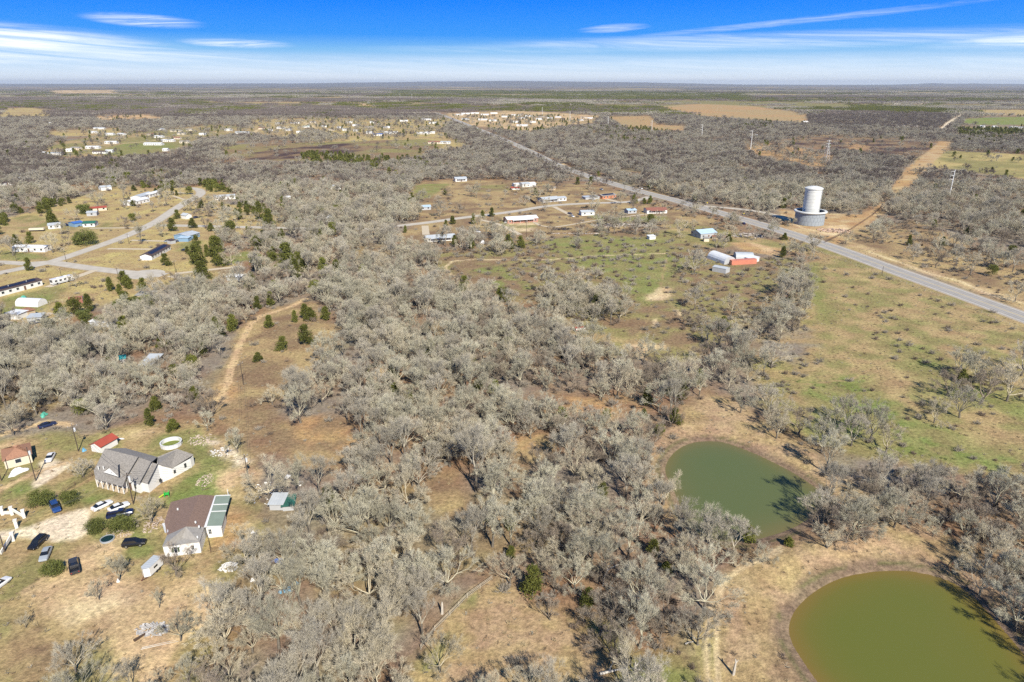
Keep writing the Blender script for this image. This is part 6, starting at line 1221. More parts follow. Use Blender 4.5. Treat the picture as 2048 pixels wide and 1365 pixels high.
for (x, y, w, c) in FARH:
    rf, wl, nm = fk[c]; z = 0 if x < 440 else (1 if x < 660 else (2 if x < 905 else (3 if x < 1200 else 4)))
    size = 'small' if w < 13 else ('long' if w > 20 else '')
    near_ = min((q for q in FARH if q != (x, y, w, c)), key=lambda q: math.hypot(q[0] - x, (q[1] - y) * 2)); rel = 'left of' if near_[0] > x else 'right of'; tone_ = None
    lab = ' '.join((size + ' ' + nm + ' house ' + rel + ' a ' + fk[near_[3]][2] + ' one ' + FP[z]).split())
    house((x - w / 2, y), (x + w / 2, y + random.uniform(-.25, .25)), 7 + random.random() * 3, lab, rf, wl, 3.0, 1.1, wins=y > 262, group='far settlement: ' + lab)

# ------------------------------------------------------------------ water tower
def tower():
    cx, cy = at(1629, 453.5); R = 10.3; cy += R
    t = thing('water_tower', 'tall white standpipe rising out of a wide grey panelled drum with a white rim', 'water tower', (cx, cy, 0))
    conc = mat('drum_grey_concrete', (.30, .335, .365), .85, .08, .5); dark = mat('drum_joint', (.17, .19, .21), .9); pipe = mat('standpipe_white', (.60, .61, .585), .6, .10, .25); seam = mat('standpipe_seam', (.50, .51, .49), .7, .1, .4)
    b = MB(); b.lathe([(R - .12, -.3), (R - .12, 9.2), (R - .5, 9.2), (R - .5, .4)], 64); part('drum', b, dark, t, smooth=False)
    n = 26; shared = None; rowh = 2.9
    q = MB(); a0 = math.pi / n * .965; k = 4
    for i in range(k):
        u0 = -a0 + 2 * a0 * i / k; u1 = -a0 + 2 * a0 * (i + 1) / k; pts = [(R * math.cos(u0), R * math.sin(u0)), (R * math.cos(u1), R * math.sin(u1))]; qn = [((R - .14) * math.cos(u0), (R - .14) * math.sin(u0)), ((R - .14) * math.cos(u1), (R - .14) * math.sin(u1))]
        q.poly([(*pts[0], 0), (*pts[1], 0), (*pts[1], rowh), (*pts[0], rowh)]); q.poly([(*pts[0], rowh), (*pts[1], rowh), (*qn[1], rowh), (*qn[0], rowh)])
    me = q.mesh('panel', conc)
    for r in range(3):
        for j in range(n): link('panel', me, t, (0, 0, .15 + r * (rowh + .09)), 2 * math.pi * (j + .5 * (r % 2)) / n)
    b = MB(); b.lathe([(R + .02, 8.6), (R + 1.15, 9.0), (R + 1.2, 9.6), (R + .9, 9.95), (R - .6, 9.95), (R - .62, 9.3)], 64); part('rim', b, pipe, t)
    b = MB(); b.lathe([(5.9, .4), (5.9, 25.8)], 64); part('standpipe', b, pipe, t, smooth=True)
    for i in range(9): b = MB(); z = 4 + i * 2.45; b.lathe([(5.91, z), (5.97, z + .05), (5.97, z + .16), (5.91, z + .21)], 64); part('ring', b, seam, t)
    b = MB(); b.lathe([(5.9, 25.3), (6.35, 25.5), (6.35, 26.1), (4.5, 26.9), (2.2, 27.4), (.02, 27.55)], 64); part('dome', b, pipe, t)
    b = MB()
    for s_ in (-.25, .25): b.tube((4.3 + s_, -4.28 + s_ * 1.0, 9), (4.3 + s_, -4.28 + s_, 26), .05, .05, 4)
    part('ladder', b, mat('steel_grey', (.35, .36, .37), .5, .1, 1, .6), t)
tower()

# ------------------------------------------------------------------ poles and wires
pole_m = mat('creosote_pole', (.085, .065, .05), .9, .2, 2); arm_m = mat('pole_arm', (.22, .19, .16), .9, .15, 2); ins_m = mat('insulator', (.55, .55, .56), .4, .1); tr_m = mat('transformer_grey', (.60, .62, .63), .5, .05)
def pole(px, py, h, label, arm=True, tr=False, az=0.3, lean=(0, 0), name='utility_pole', m_=None, r=.15):
    x, y = at(px, py); t = thing(name, label, 'pole' if name != 'sign_post' else 'sign', (x, y, 0), az); b = MB(); b.tube((0, 0, -.5), (lean[0], lean[1], h), r, r * .62, 7); part('shaft', b, m_ or pole_m, t)
    if arm:
        b = MB(); b.box(-1.2 + lean[0], 1.2 + lean[0], -.06 + lean[1], .06 + lean[1], h - .75, h - .6); part('crossarm', b, arm_m, t)
        for q in (-1.1, 0, 1.1): b = MB(); b.tube((q + lean[0], lean[1], h - .6 if q else h), (q + lean[0], lean[1], h - .3 if q else h + .28), .06, .04, 6); part('insulator', b, ins_m, t)
    if tr: b = MB(); b.tube((.35, -.1, h - 2.2), (.35, -.1, h - 1.2), .27, .27, 10); part('transformer', b, tr_m, t)
    return t
for a in ((487,771,8.6,'utility pole standing by the sandy track in the clearing'), (693,650,7.5,'pole with a white crossarm rising out of the middle wood'), (872,570,7.6,'pole at the left end of the green paddock'), (988,516,7.8,'pole with a light crossarm at the paddock edge near the round tank'),
          (1053,476,11.5,'tall pole below the pink brick house'), (1165,466,8.5,'dark pole in the dry lot left of the junk'), (1288,445,8.0,'pole left of the house with the red brown roof'), (1140,441,6.5,'thin pole beside the parked white car in the hamlet'), (1160,391,6.8,'pole behind the carport of junk'), (1231,428,8.0,'pole between the grey cabin and the red brown roof'),
          (267,1009,9.0,'leaning utility pole between the white cars and the grey roofed house',True,True), (497,964,8.0,'pole at the right edge of the yard near the white rubble',True,True), (157,903,8.5,'pole with a white transformer behind the concrete drive',True,True), (72,962,10.0,'double pole between the cabin and the concrete drive',False,True),
          (10,1104,7.0,'dark pole at the left edge beside the white gate wall',False), (33,522,6.0,'pole in front of the long white building at the left'), (133,525,5.6,'pole at the fork of the subdivision streets'), (258,488,6.8,'pole beside the main subdivision street by the driveway',True,True), (123,554,5.0,'pole behind the white motorhome'), (237,557,5.8,'pole in the verge of the side street'),
          (352,546,7.0,'pole right of the turning circle'), (3,962,8.5,'pole cut by the left edge beside the hip roofed cabin',False), (925,470,6.5,'pole right of the white house at the paddock corner',False), (1764,549,4.6,'thin pole at the near edge of the highway',False), (1486,438,7.5,'pole beside the highway near the white sheds'), (1281,412,6.8,'pole near the end of the county road'), (930,415,5.5,'pole in the reddish bare tree by the county road',False), (1545,478,7,'pole under the dark tree beside the highway',False)):
    pole(a[0], a[1], a[2], a[3], *(a[4:]), az=.3 + a[0] * .002)
def wire(name, label, P, Q, hp, hq, offs=(-1.0, 0, 1.0), sag=1.1):
    a = Vector((*at(*P), hp)); b = Vector((*at(*Q), hq)); d = (b - a); n = Vector((-d.y, d.x, 0)).normalized(); m_ = MB()
    for o in offs:
        prev = None
        for k in range(13):
            u = k / 12; p = a.lerp(b, u) + n * o - Vector((0, 0, 4 * sag * u * (1 - u)))
            if prev is not None: m_.tube(prev, p, .022, .022, 3, False)
            prev = p
    tag(link(name, m_.mesh(name, mat('wire', (.06, .06, .06), .5))), label, 'wires')
wire('power_line', 'wires from the leaning pole across the yard to the pole at the white rubble', (267,1009), (497,964), 8.6, 7.6); wire('power_line', 'wires from the transformer pole to the leaning pole over the grey roof', (157,903), (267,1009), 8, 8.5, (-.4, .4)); wire('power_line', 'wires from the leaning pole down to the left edge gate pole', (267,1009), (10,1104), 8.5, 6.8, (-.3, .3))
wire('power_line', 'wires between the paddock poles below the hamlet', (872,570), (988,516), 7.3, 7.5, (-.9, .9)); wire('power_line', 'wires from the paddock pole to the tall pole below the brick house', (988,516), (1053,476), 7.5, 11, (-.9, .9)); wire('power_line', 'wires from the tall pole to the pole in the dry lot', (1053,476), (1165,466), 11, 8, (-.5, .5)); wire('power_line', 'wires from the dry lot pole toward the red brown roof', (1165,466), (1288,445), 8, 7.6, (-.5, .5))
wire('power_line', 'wires from the track pole up to the wood pole', (487,771), (693,650), 8.2, 7.2, (-.9, .9)); wire('power_line', 'wires from the wood pole to the left paddock pole', (693,650), (872,570), 7.2, 7.3, (-.9, .9)); wire('power_line', 'wires from the rubble pole up the track', (497,964), (487,771), 7.6, 8.2, (-.9, .9))
steel = mat('pylon_steel', (.62, .62, .60), .6, .05)
def monopole(px, py, h, label, arms=True, side=-1):
    x, y = at(px, py); t = thing('transmission_pole', label, 'pylon', (x, y, 0), .15); b = MB(); b.tube((0, 0, -.5), (0, 0, h), .62, .30, 8); part('shaft', b, steel, t)
    for i in range(3): b = MB(); z = h * (.94 - .15 * i); b.tube((0, 0, z - .4), (side * 3.6, 0, z + .2), .26, .14, 5); part('arm', b, steel, t); b = MB(); b.tube((side * 3.5, 0, z), (side * 3.5, 0, z - 1.6), .12, .12, 5); part('insulator', b, ins_m, t)
monopole(1899, 391, 23, 'leaning looking pale monopole with three left arms, nearest of the transmission poles'); monopole(1501, 300, 30, 'pale transmission pole at the burnt ground beyond the highway'); monopole(1403, 279, 27, 'pale transmission pole in the woods left of the burnt ground'); monopole(1303, 267, 26, 'pale transmission pole beside the tan far field'); monopole(1216, 255, 25, 'farthest left of the row of transmission poles')
monopole(800, 196, 38, 'left of two faint poles on the plain before the white lots'); monopole(824, 200, 36, 'right of two faint poles on the plain before the white lots'); monopole(1085, 232, 26, 'faint pole standing over the white lots'); monopole(1140, 243, 26, 'faint pole at the orange lot')
def lattice(px, py, h, label):
    x, y = at(px, py); t = thing('lattice_pylon', label, 'pylon', (x, y, 0), .3)
    def q(z, s): w = 2.6 * (1 - z / h) + .45; return (w * s[0], w * s[1], z)
    cs = ((1, 1), (-1, 1), (-1, -1), (1, -1))
    for c in cs: b = MB(); b.tube(q(0, c), q(h, c), .16, .12, 4); part('leg', b, steel, t)
    b = MB(); n = 7
    for i in range(n):
        z0, z1 = h * i / n, h * (i + 1) / n
        for j in range(4): b.tube(q(z0, cs[j]), q(z1, cs[(j + 1) % 4]), .08, .08, 3); b.tube(q(z1, cs[j]), q(z0, cs[(j + 1) % 4]), .08, .08, 3)
    part('bracing', b, steel, t)
    for z in (.95, .82, .69): b = MB(); b.tube((-4, 0, h * z), (4, 0, h * z), .2, .2, 4); part('crossarm', b, steel, t)
lattice(1652, 322, 27, 'white lattice pylon behind the water tower on the burnt slope')

# ------------------------------------------------------------------ vehicles
TYRE = mat('tyre_rubber', (.02, .02, .02), .9, .1); RIM = mat('wheel_rim', (.4, .4, .4), .35, .1, 1, .7); LAMP = mat('lamp_glass', (.7, .7, .68), .2, .05); TAIL = mat('tail_lamp', (.35, .02, .02), .3, .05); CGL = mat('car_glass', (.012, .014, .018), .06, .1, 1, spec=.9)
def paintm(n, c): return mat('car_paint_' + n, c, .22, .03, .5, spec=.7)
P_white = paintm('white', (.72, .72, .72)); P_black = paintm('black', (.012, .012, .014)); P_navy = paintm('navy', (.012, .022, .07)); P_dgrey = paintm('dark_grey', (.045, .045, .05)); P_silver = paintm('silver', (.33, .36, .39)); P_blue = paintm('blue', (.02, .06, .2)); P_red = paintm('red', (.35, .03, .02))
def loft(mb, st):
    b = len(mb.v); n = 8
    for (x, w, zb, zm, zt) in st: mb.v += [(x, -w * .93, zb), (x, -w, zb + (zm - zb) * .4), (x, -w, zm), (x, -w * .86, zt), (x, w * .86, zt), (x, w, zm), (x, w, zb + (zm - zb) * .4), (x, w * .93, zb)]
    for i in range(len(st) - 1):
        for k in range(n): mb.f.append((b + i * n + k, b + i * n + (k + 1) % n, b + (i + 1) * n + (k + 1) % n, b + (i + 1) * n + k))
    mb.f.append(tuple(b + i for i in range(n))); mb.f.append(tuple(b + (len(st) - 1) * n + i for i in reversed(range(n))))
def car(rear, front, kind, pm, label, s=1.0, name=None, sink=0.0):
    A = Vector(at(*rear, .7)); B = Vector(at(*front, .7)); d = B - A; c = (A + B) / 2; rz = math.atan2(d.y, d.x)
    t = thing(name or {'sedan': 'parked_car', 'suv': 'parked_suv', 'pickup': 'pickup_truck'}[kind], label, {'sedan': 'car', 'suv': 'car', 'pickup': 'pickup truck'}[kind], (c.x, c.y, -sink), rz); t.scale = (s, s, s)
    def P(nm, mb, m_, par=t, sm=False): return part(nm, mb, m_, par, smooth=sm)
    if kind == 'sedan':
        body = [(-2.38, .76, .38, .66, .84), (-2.2, .88, .24, .72, .98), (-1.3, .92, .2, .74, 1.0), (.9, .92, .2, .72, .97), (1.7, .90, .22, .66, .86), (2.25, .80, .28, .58, .74), (2.4, .62, .36, .52, .62)]; zb, zr = .98, 1.42; xs = (-1.85, -1.05, .25, 1.05); wb, wr = .80, .60; wx = 1.42; wrad = .33
    elif kind == 'suv':
        body = [(-2.4, .84, .42, .8, 1.08), (-2.28, .93, .3, .86, 1.12), (.9, .95, .28, .84, 1.10), (1.7, .93, .3, .80, 1.04), (2.3, .84, .36, .72, .92), (2.45, .68, .44, .62, .78)]; zb, zr = 1.10, 1.68; xs = (-2.3, -1.95, .35, 1.05); wb, wr = .86, .70; wx = 1.45; wrad = .38
    else:
        body = [(-.55, .95, .4, .9, 1.12), (.9, .96, .36, .92, 1.12), (1.9, .95, .38, .9, 1.10), (2.6, .88, .42, .84, 1.02), (2.8, .74, .5, .74, .88)]; zb, zr = 1.12, 1.74; xs = (-.5, -.3, .75, 1.35); wb, wr = .86, .70; wx = 1.75; wrad = .40
    b = MB(); loft(b, body); P('body', b, pm)
    if kind == 'pickup':
        b = MB(); b.box(-2.85, -.56, -.92, .92, .45, .70); b.box(-2.85, -.56, -.96, -.86, .44, 1.14); b.box(-2.85, -.56, .86, .96, .44, 1.14); b.box(-2.93, -2.86, -.94, .94, .45, 1.12); P('truck_bed', b, pm); b = MB(); b.box(-2.8, -.6, -.84, .84, .702, .73); P('bed_liner', b, P_black)
    x0, x1, x2, x3 = xs
    b = MB(); b.slab([(x1, -wr, zr), (x2, -wr, zr), (x2, wr, zr), (x1, wr, zr)], .05); P('roof', b, pm)
    g = zb - .02
    for nm, f in (('rear_window', [(x0, wb * .95, g), (x0, -wb * .95, g), (x1, -wr, zr - .05), (x1, wr, zr - .05)]), ('windshield', [(x3, -wb * .95, g), (x3, wb * .95, g), (x2, wr, zr - .05), (x2, -wr, zr - .05)]), ('side_window', [(x0, -wb, g), (x3, -wb, g), (x2, -wr - .01, zr - .04), (x1, -wr - .01, zr - .04)]), ('side_window', [(x3, wb, g), (x0, wb, g), (x1, wr + .01, zr - .04), (x2, wr + .01, zr - .04)])):
        b = MB(); b.poly(f); P(nm, b, CGL)
    for sx in (-1, 1):
        for sy in (-1, 1):
            y = sy * (body[1][1] - .12); b = MB(); b.tube((sx * wx * (1 if kind != 'pickup' else (1.05 if sx > 0 else .98)), y - .12, wrad), (sx * wx * (1 if kind != 'pickup' else (1.05 if sx > 0 else .98)), y + .14 * sy + .0, wrad), wrad, wrad, 14); w_ = P('wheel', b, TYRE)
            b = MB(); xx = sx * wx * (1 if kind != 'pickup' else (1.05 if sx > 0 else .98)); b.tube((xx, y + .13 * sy, wrad), (xx, y + .16 * sy, wrad), wrad * .58, wrad * .58, 10); P('rim', b, RIM, w_)
    xe = body[-1][0]; xr = body[0][0] if kind != 'pickup' else -2.93
    for sy in (-1, 1):
        b = MB(); b.box(xe - .22, xe - .04, sy * .62 - .14, sy * .62 + .14, body[-1][3] - .02, body[-1][3] + .12); P('headlight', b, LAMP); b = MB(); b.box(xr - .02, xr + .08, sy * .68 - .1, sy * .68 + .1, .72, .9); P('tail_light', b, TAIL)
    return t
car((185,1019), (222,1001), 'sedan', P_white, 'left white sedan parked on the sandy patch before the grey roofed house'); car((217,1021), (257,1005), 'sedan', P_white, 'right white sedan just above the dark pickup'); car((214,1032), (267,1022), 'pickup', P_navy, 'dark blue pickup half hidden behind the right evergreen bush')
car((104,1001), (117,1027), 'suv', P_blue, 'blue car parked nose down between two yellow green evergreens'); car((104,907), (95,922), 'sedan', P_white, 'white car on the concrete drive beside the cabin'); car((80,853), (108,845), 'sedan', P_navy, 'dark car in the edge of the wood above the concrete drive')
car((88,1073), (62,1097), 'suv', P_black, 'black car beside the gravel drive, left of the wrecked one'); car((97,1093), (84,1122), 'sedan', P_silver, 'silver wrecked car with its bonnet covered in scrap'); car((151,1150), (145,1113), 'pickup', P_dgrey, 'dark grey pickup alone on the dirt yard'); car((247,1088), (289,1083), 'suv', P_black, 'glossy black SUV left of the curved flower bed')
car((-14,1176), (8,1160), 'sedan', P_white, 'white car cut by the left edge'); car((1493,450), (1482,444), 'sedan', P_navy, 'dark car driving on the highway near the water tower', name='moving_car'); car((1276,375), (1288,379), 'pickup', P_white, 'white pickup driving on the highway by the hamlet', name='moving_pickup')
car((1136,426), (1143,428), 'sedan', P_navy, 'dark car on the drive right of the pink brick house'); car((1141,431), (1149,434), 'sedan', P_white, 'white car on the drive right of the pink brick house'); car((1009,446), (1018,443), 'suv', P_white, 'white car at the left end of the pink brick house'); car((1200,378), (1206,380), 'pickup', P_silver, 'silver pickup on the far part of the highway', name='moving_pickup')
car((855,474), (848,477), 'suv', P_black, 'black car on the drive left of the long white mobile home'); car((68,645), (82,643), 'pickup', P_navy, 'dark pickup under the blue grey carport in the junk yard'); car((330,483), (341,481), 'sedan', P_silver, 'silver boat sized car before the pale blue carport'); car((344,483), (354,482), 'suv', P_navy, 'navy car beside the pale blue carport'); car((387,436), (397,434), 'suv', P_navy, 'navy car next to the tiny gabled shed'); car((52,498), (66,500), 'suv', P_black, 'black car before the long white building'); car((152,449), (160,453), 'sedan', P_blue, 'blue car in front of the blue roofed carport'); car((500,523), (512,526), 'suv', P_white, 'white van in the trees at the end of the subdivision'); car((365,500), (373,501), 'sedan', P_dgrey, 'dark car in the green lawn right of the solar home'); car((950,463), (960,464), 'suv', P_white, 'white van beside a bare tree in the hamlet'); car((128,449), (136,451), 'pickup', P_navy, 'blue pickup between the light grey roof and the blue roof'); car((1180,398), (1190,399), 'pickup', P_white, 'white truck in front of the carport of junk')

def motorhome():
    A = Vector(at(107, 572)); B = Vector(at(148, 562)); d = B - A; t = thing('motorhome', 'white motorhome with a dark windscreen parked on its pad left of the junction', 'motorhome', (A.x, A.y, 0), math.atan2(d.y, d.x)); L = d.length
    b = MB(); b.box(0, L, 0, 2.6, .55, 3.2); part('body', b, P_white, t); b = MB(); b.box(-.04, .02, .2, 2.4, 1.5, 2.8); part('windshield', b, CGL, t)
    for i in range(4): b = MB(); b.box(1.2 + i * L / 4.6, 2.4 + i * L / 4.6, -.03, .02, 1.6, 2.4); part('window', b, CGL, t)
    b = MB(); b.box(0, L, -.02, .01, .9, 1.2); part('stripe', b, P_silver, t)
    for x in (L * .2, L * .75): b = MB(); b.tube((x, -.02, .5), (x, .3, .5), .5, .5, 12); part('wheel', b, TYRE, t)
    for i in range(2): b = MB(); b.box(L * (.3 + .35 * i), L * (.4 + .35 * i), .8, 1.8, 3.2, 3.5); part('roof_unit', b, FRAME, t)
motorhome()
def cargo_trailer():
    A = Vector(at(289, 1156, .5)); B = Vector(at(311, 1135, .5)); d = B - A; rz = math.atan2(d.y, d.x); t = thing('cargo_trailer', 'white enclosed cargo trailer with a pointed front standing in the yard', 'trailer', (A.x, A.y, 0), rz)
    pts = [(0, 1.0), (.7, 0.02), (4.6, .02), (4.6, 2.0), (.7, 2.0)]; b = MB(); b.slab([(x, y - 1, 2.5) for x, y in pts], 1.95); part('box_body', b, P_white, t); b = MB(); b.slab([(x * 1.0 + .01, (y - 1) * 1.02, 2.56) for x, y in pts], .05); part('roof', b, R_lgrey, t)
    b = MB(); b.box(1.9, 3.0, -1.02, -.97, 1.5, 1.9); part('side_stripe', b, P_black, t); b = MB(); b.tube((-1.0, 0, .5), (.4, .5, .5), .06, .06, 5); b.tube((-1.0, 0, .5), (.4, -.5, .5), .06, .06, 5); part('hitch', b, mat('rust_steel', (.16, .06, .04), .8, .2), t)
    for y in (-1.0, .8):
        for x in (2.6, 3.4): b = MB(); b.tube((x, y, .33), (x, y + .2, .33), .33, .33, 12); part('wheel', b, TYRE, t)
cargo_trailer()
def hay_wagon():
    x, y = at(1160, 663); t = thing('red_wagon', 'old red and white farm wagon standing in the paddock glade', 'wagon', (x, y, 0), .25); red = mat('faded_red', (.30, .06, .045), .8, .2)
    b = MB(); b.box(-2.2, 2.2, -1.1, 1.1, .8, 1.0); part('bed', b, red, t)
    for a in ((-2.2, 2.2, -1.1, -1.02, 1.0, 1.7), (-2.2, 2.2, 1.02, 1.1, 1.0, 1.7), (-2.2, -2.1, -1.1, 1.1, 1.0, 1.7), (2.1, 2.2, -1.1, 1.1, 1.0, 1.7)): b = MB(); b.box(*a); part('side_board', b, W_white if a[2] < 0 and a[3] < 0 else red, t)
    for sx in (-1.5, 1.5):
        for sy in (-1.0, 1.0): b = MB(); b.tube((sx, sy - .1, .45), (sx, sy + .1, .45), .45, .45, 12); part('wheel', b, TYRE, t)
hay_wagon()
def boat_trailer():
    A = Vector(at(58, 464)); B = Vector(at(88, 463)); d = B - A; t = thing('long_trailer', 'long cream flat trailer parked left of the light grey roofed house', 'trailer', (A.x, A.y, 0), math.atan2(d.y, d.x)); L = d.length; b = MB(); b.box(0, L, 0, 2.4, 1.0, 2.2); part('body', b, W_cream, t); b = MB(); b.box(.1, L - .1, .1, 2.3, .4, 1.0); part('frame', b, P_black, t)
boat_trailer()

# ------------------------------------------------------------------ yard things
def pool():
    x, y = at(343, 891); t = thing('round_pool', 'white round above ground pool with a green grown floor behind the grey roofed house', 'pool', (x, y, 0)); b = MB(); b.lathe([(2.75, 0), (2.75, 1.15), (2.9, 1.2), (2.9, 1.26), (2.6, 1.26), (2.65, 0.05)], 36); part('pool_wall', b, P_white, t); b = MB(); b.lathe([(.01, .12), (2.66, .12)], 36); part('pool_floor', b, mat('pool_moss', (.16, .19, .04), .8, .3, 1), t)
    for k in range(14): a = k * 2 * math.pi / 14; b = MB(); b.tube((2.82 * math.cos(a), 2.82 * math.sin(a), 0), (2.82 * math.cos(a), 2.82 * math.sin(a), 1.2), .06, .06, 4); part('post', b, ins_m, t)
pool()
def blobby(name, label, cat, px, py, rx, ry, h, m_, n=60, seed=1, piece=.5, kind=None, flat=.35, rz=0):
    """a heap of odd boards, blocks and scrap"""
    rg = random.Random(seed); x, y = at(px, py); b = MB()
    for i in range(n):
        r = math.sqrt(rg.random()); a = rg.random() * 6.283; cx, cy = r * rx * math.cos(a), r * ry * math.sin(a); z = h * (1 - r * r) * rg.random(); l, w, t_ = piece * rg.uniform(.5, 2.0), piece * rg.uniform(.2, .8), piece * rg.uniform(.1, flat)
        M = Matrix.Translation((cx, cy, z + t_ / 2)) @ Matrix.Rotation(rg.random() * 6.28, 4, 'Z') @ Matrix.Rotation(rg.uniform(-.5, .5), 4, 'X') @ Matrix.Rotation(rg.uniform(-.4, .4), 4, 'Y'); i0 = len(b.v); b.box(-l / 2, l / 2, -w / 2, w / 2, -t_ / 2, t_ / 2)
        for k in range(i0, len(b.v)): b.v[k] = tuple(M @ Vector(b.v[k]))
    o = link(name, b.mesh(name, m_), None, (x, y, 0), rz); stuff(o, label, cat); return o
def heap(name, label, cat, px, py, rx, ry, h, m_, seed=1):
    rg = np.random.default_rng(seed); n = 18; V = []; F = []
    for i in range(7):
        r = i / 6
        for k in range(n):
            a = 6.283 * k / n; rr = r * (1 + .25 * math.sin(a * 3 + seed) + .1 * rg.normal()); V.append((rx * rr * math.cos(a), ry * rr * math.sin(a), (h * (1 - r ** 1.5) * (.7 + .5 * rg.random()) if i < 6 else -.1)))
    for i in range(6):
        for k in range(n): F.append((i * n + k, i * n + (k + 1) % n, (i + 1) * n + (k + 1) % n, (i + 1) * n + k))
    x, y = at(px, py); me = bpy.data.meshes.new(name); me.from_pydata(V, [], F); me.update(); me.materials.append(m_); return tag(link(name, me, None, (x, y, 0), seed * .7), label, cat)
ash = mat('ash_rubble', (.42, .40, .38), .95, .35, 3); wj = mat('white_scrap', (.66, .64, .60), .8, .2, 2); rj_ = mat('mixed_scrap', (.34, .27, .21), .9, .5, 3, col2=(.55, .52, .48)); pink = mat('pale_debris', (.52, .42, .34), .9, .3, 2)
blobby('rubble_heap', 'grey white heap of burnt rubble in the sandy yard', 'rubble', 305, 1260, 3.2, 1.8, .7, ash, 150, 3, .5); blobby('scrap_heap', 'white scrap heap under the bare trees right of the brown roof', 'rubble', 457, 1136, 1.8, 1.6, .9, wj, 90, 4, .5); blobby('debris_field', 'pale debris strewn below the trees behind the round pool', 'rubble', 405, 880, 4.0, 3.5, .3, pink, 90, 5, .45); blobby('debris_field', 'white rubble and boards at the right end of the yard', 'rubble', 440, 905, 3.2, 2.5, .4, wj, 50, 6, .5); blobby('stone_heap', 'pale broken stones in the lawn between the houses', 'rubble', 410, 962, 2.0, 3.4, .15, pink, 110, 7, .3)
blobby('junk_yard', 'junk and parts scattered below the left carports', 'rubble', 105, 634, 9, 6, .4, rj_, 120, 8, .9); blobby('junk_heap', 'long junk heap under the bare trees at the paddock edge', 'rubble', 1240, 452, 22, 7, .9, rj_, 190, 9, 1.4); blobby('junk_heap', 'dark junk pile below the pink brick house', 'rubble', 1125, 459, 7, 4, .8, mat('dark_scrap', (.06, .05, .05), .8, .4, 2), 60, 10, 1.2); blobby('junk_heap', 'scrap line along the paddock top', 'rubble', 1150, 468, 20, 1.6, .4, rj_, 100, 11, .8); blobby('machinery', 'old machinery between the light blue roof and the highway', 'rubble', 1500, 472, 14, 8, .8, rj_, 60, 12, 1.3)
blobby('broken_stones', 'pale rubble line along the bank above the olive pond', 'rubble', 1810, 1107, 8.0, .5, .15, pink, 110, 13, .35); blobby('broken_stones', 'construction rubble beside the water tower', 'rubble', 1668, 462, 12, 8, .8, mat('tower_rubble', (.50, .36, .27), .9, .4, 1), 150, 14, 1.3); blobby('planting_bed', 'flower pots and stones in front of the brown roofed house', 'rubble', 308, 1050, 2.6, 3.2, .5, pink, 90, 15, .35)
blobby('litter', 'bits of rubbish under the trees right of the yard', 'rubble', 540, 985, 5, 6, .3, wj, 40, 16, .45); blobby('litter', 'patio clutter around the wading pool', 'rubble', 240, 1068, 3.2, 1.3, .4, pink, 60, 17, .3)
tb = mat('tarp_blue', (.10, .17, .42), .5, .3, 1.5); tb2 = mat('tarp_light_blue', (.13, .34, .52), .5, .3, 1.5); tg = mat('tank_green', (.10, .40, .30), .6, .15)
heap('blue_tarp', 'upper blue tarp heap under bare trees', 'tarp', 558, 1124, .9, 1.6, .9, tb, 2); heap('blue_tarp', 'lower light blue tarp heap under bare trees', 'tarp', 572, 1181, 1.1, 1.4, .9, tb2, 3); heap('blue_tarp', 'small light blue tarp right of the lower heap', 'tarp', 590, 1168, .7, .8, .7, tb2, 4); heap('grey_tarp', 'pale grey tarp pile above the blue ones', 'tarp', 592, 1090, 1.0, 1.3, 1.0, ash, 5); heap('covered_car', 'car under a white tarp in front of the cream cabin', 'covered car', 35, 946, 2.3, 1.4, 1.4, P_white, 6)
heap('green_tank', 'bright green tank lying at the wood edge above the dark car', 'tank', 88, 832, 1.5, 1.0, 1.3, tg, 7); heap('teal_tarp', 'pale teal tarp in the trees by the long mobile home', 'tarp', 48, 596, 2.2, 1.2, 1.2, tg, 8); heap('white_board', 'white sheet lying in the dirt behind the red roofed shed', 'sheet', 242, 878, 1.1, .5, .15, P_white, 9); heap('metal_sheet', 'left silvery metal sheet under the bare trees', 'sheet', 573, 956, 1.9, .7, .3, wj, 11); heap('metal_sheet', 'right silvery metal sheet under the bare trees', 'sheet', 600, 967, 1.3, .8, .3, wj, 12)
heap('white_tank', 'white lump in the paddock corner left of the pole', 'tank', 966, 487, 1.8, 1.2, 2.0, P_white, 13); heap('white_pump', 'small white thing at the foot of the grey green tree', 'pump', 237, 1164, .35, .3, .8, P_white, 14); heap('water_trough', 'white tub left at the right side of the annex yard', 'tub', 506, 1066, .4, .6, .6, P_white, 15); heap('white_drum', 'white drum under the trees below the annex yard', 'drum', 505, 1162, .35, .5, .7, P_white, 16); heap('blue_drum', 'blue bin behind the concrete drive beside the red roofed shed', 'drum', 168, 902, .8, .6, 1.0, tb2, 17)
def wading_pool():
    x, y = at(215, 1080); t = thing('wading_pool', 'round dark water garden tub with a pale blue rim below the evergreens', 'garden pond', (x, y, 0)); b = MB(); b.lathe([(1.5, 0), (1.5, .4), (1.32, .4), (1.3, .1)], 24); part('rim', b, P_silver, t); b = MB(); b.lathe([(.01, .3), (1.31, .3)], 24); part('water', b, mat('dark_water', (.01, .03, .03), .1, .2), t)
wading_pool()
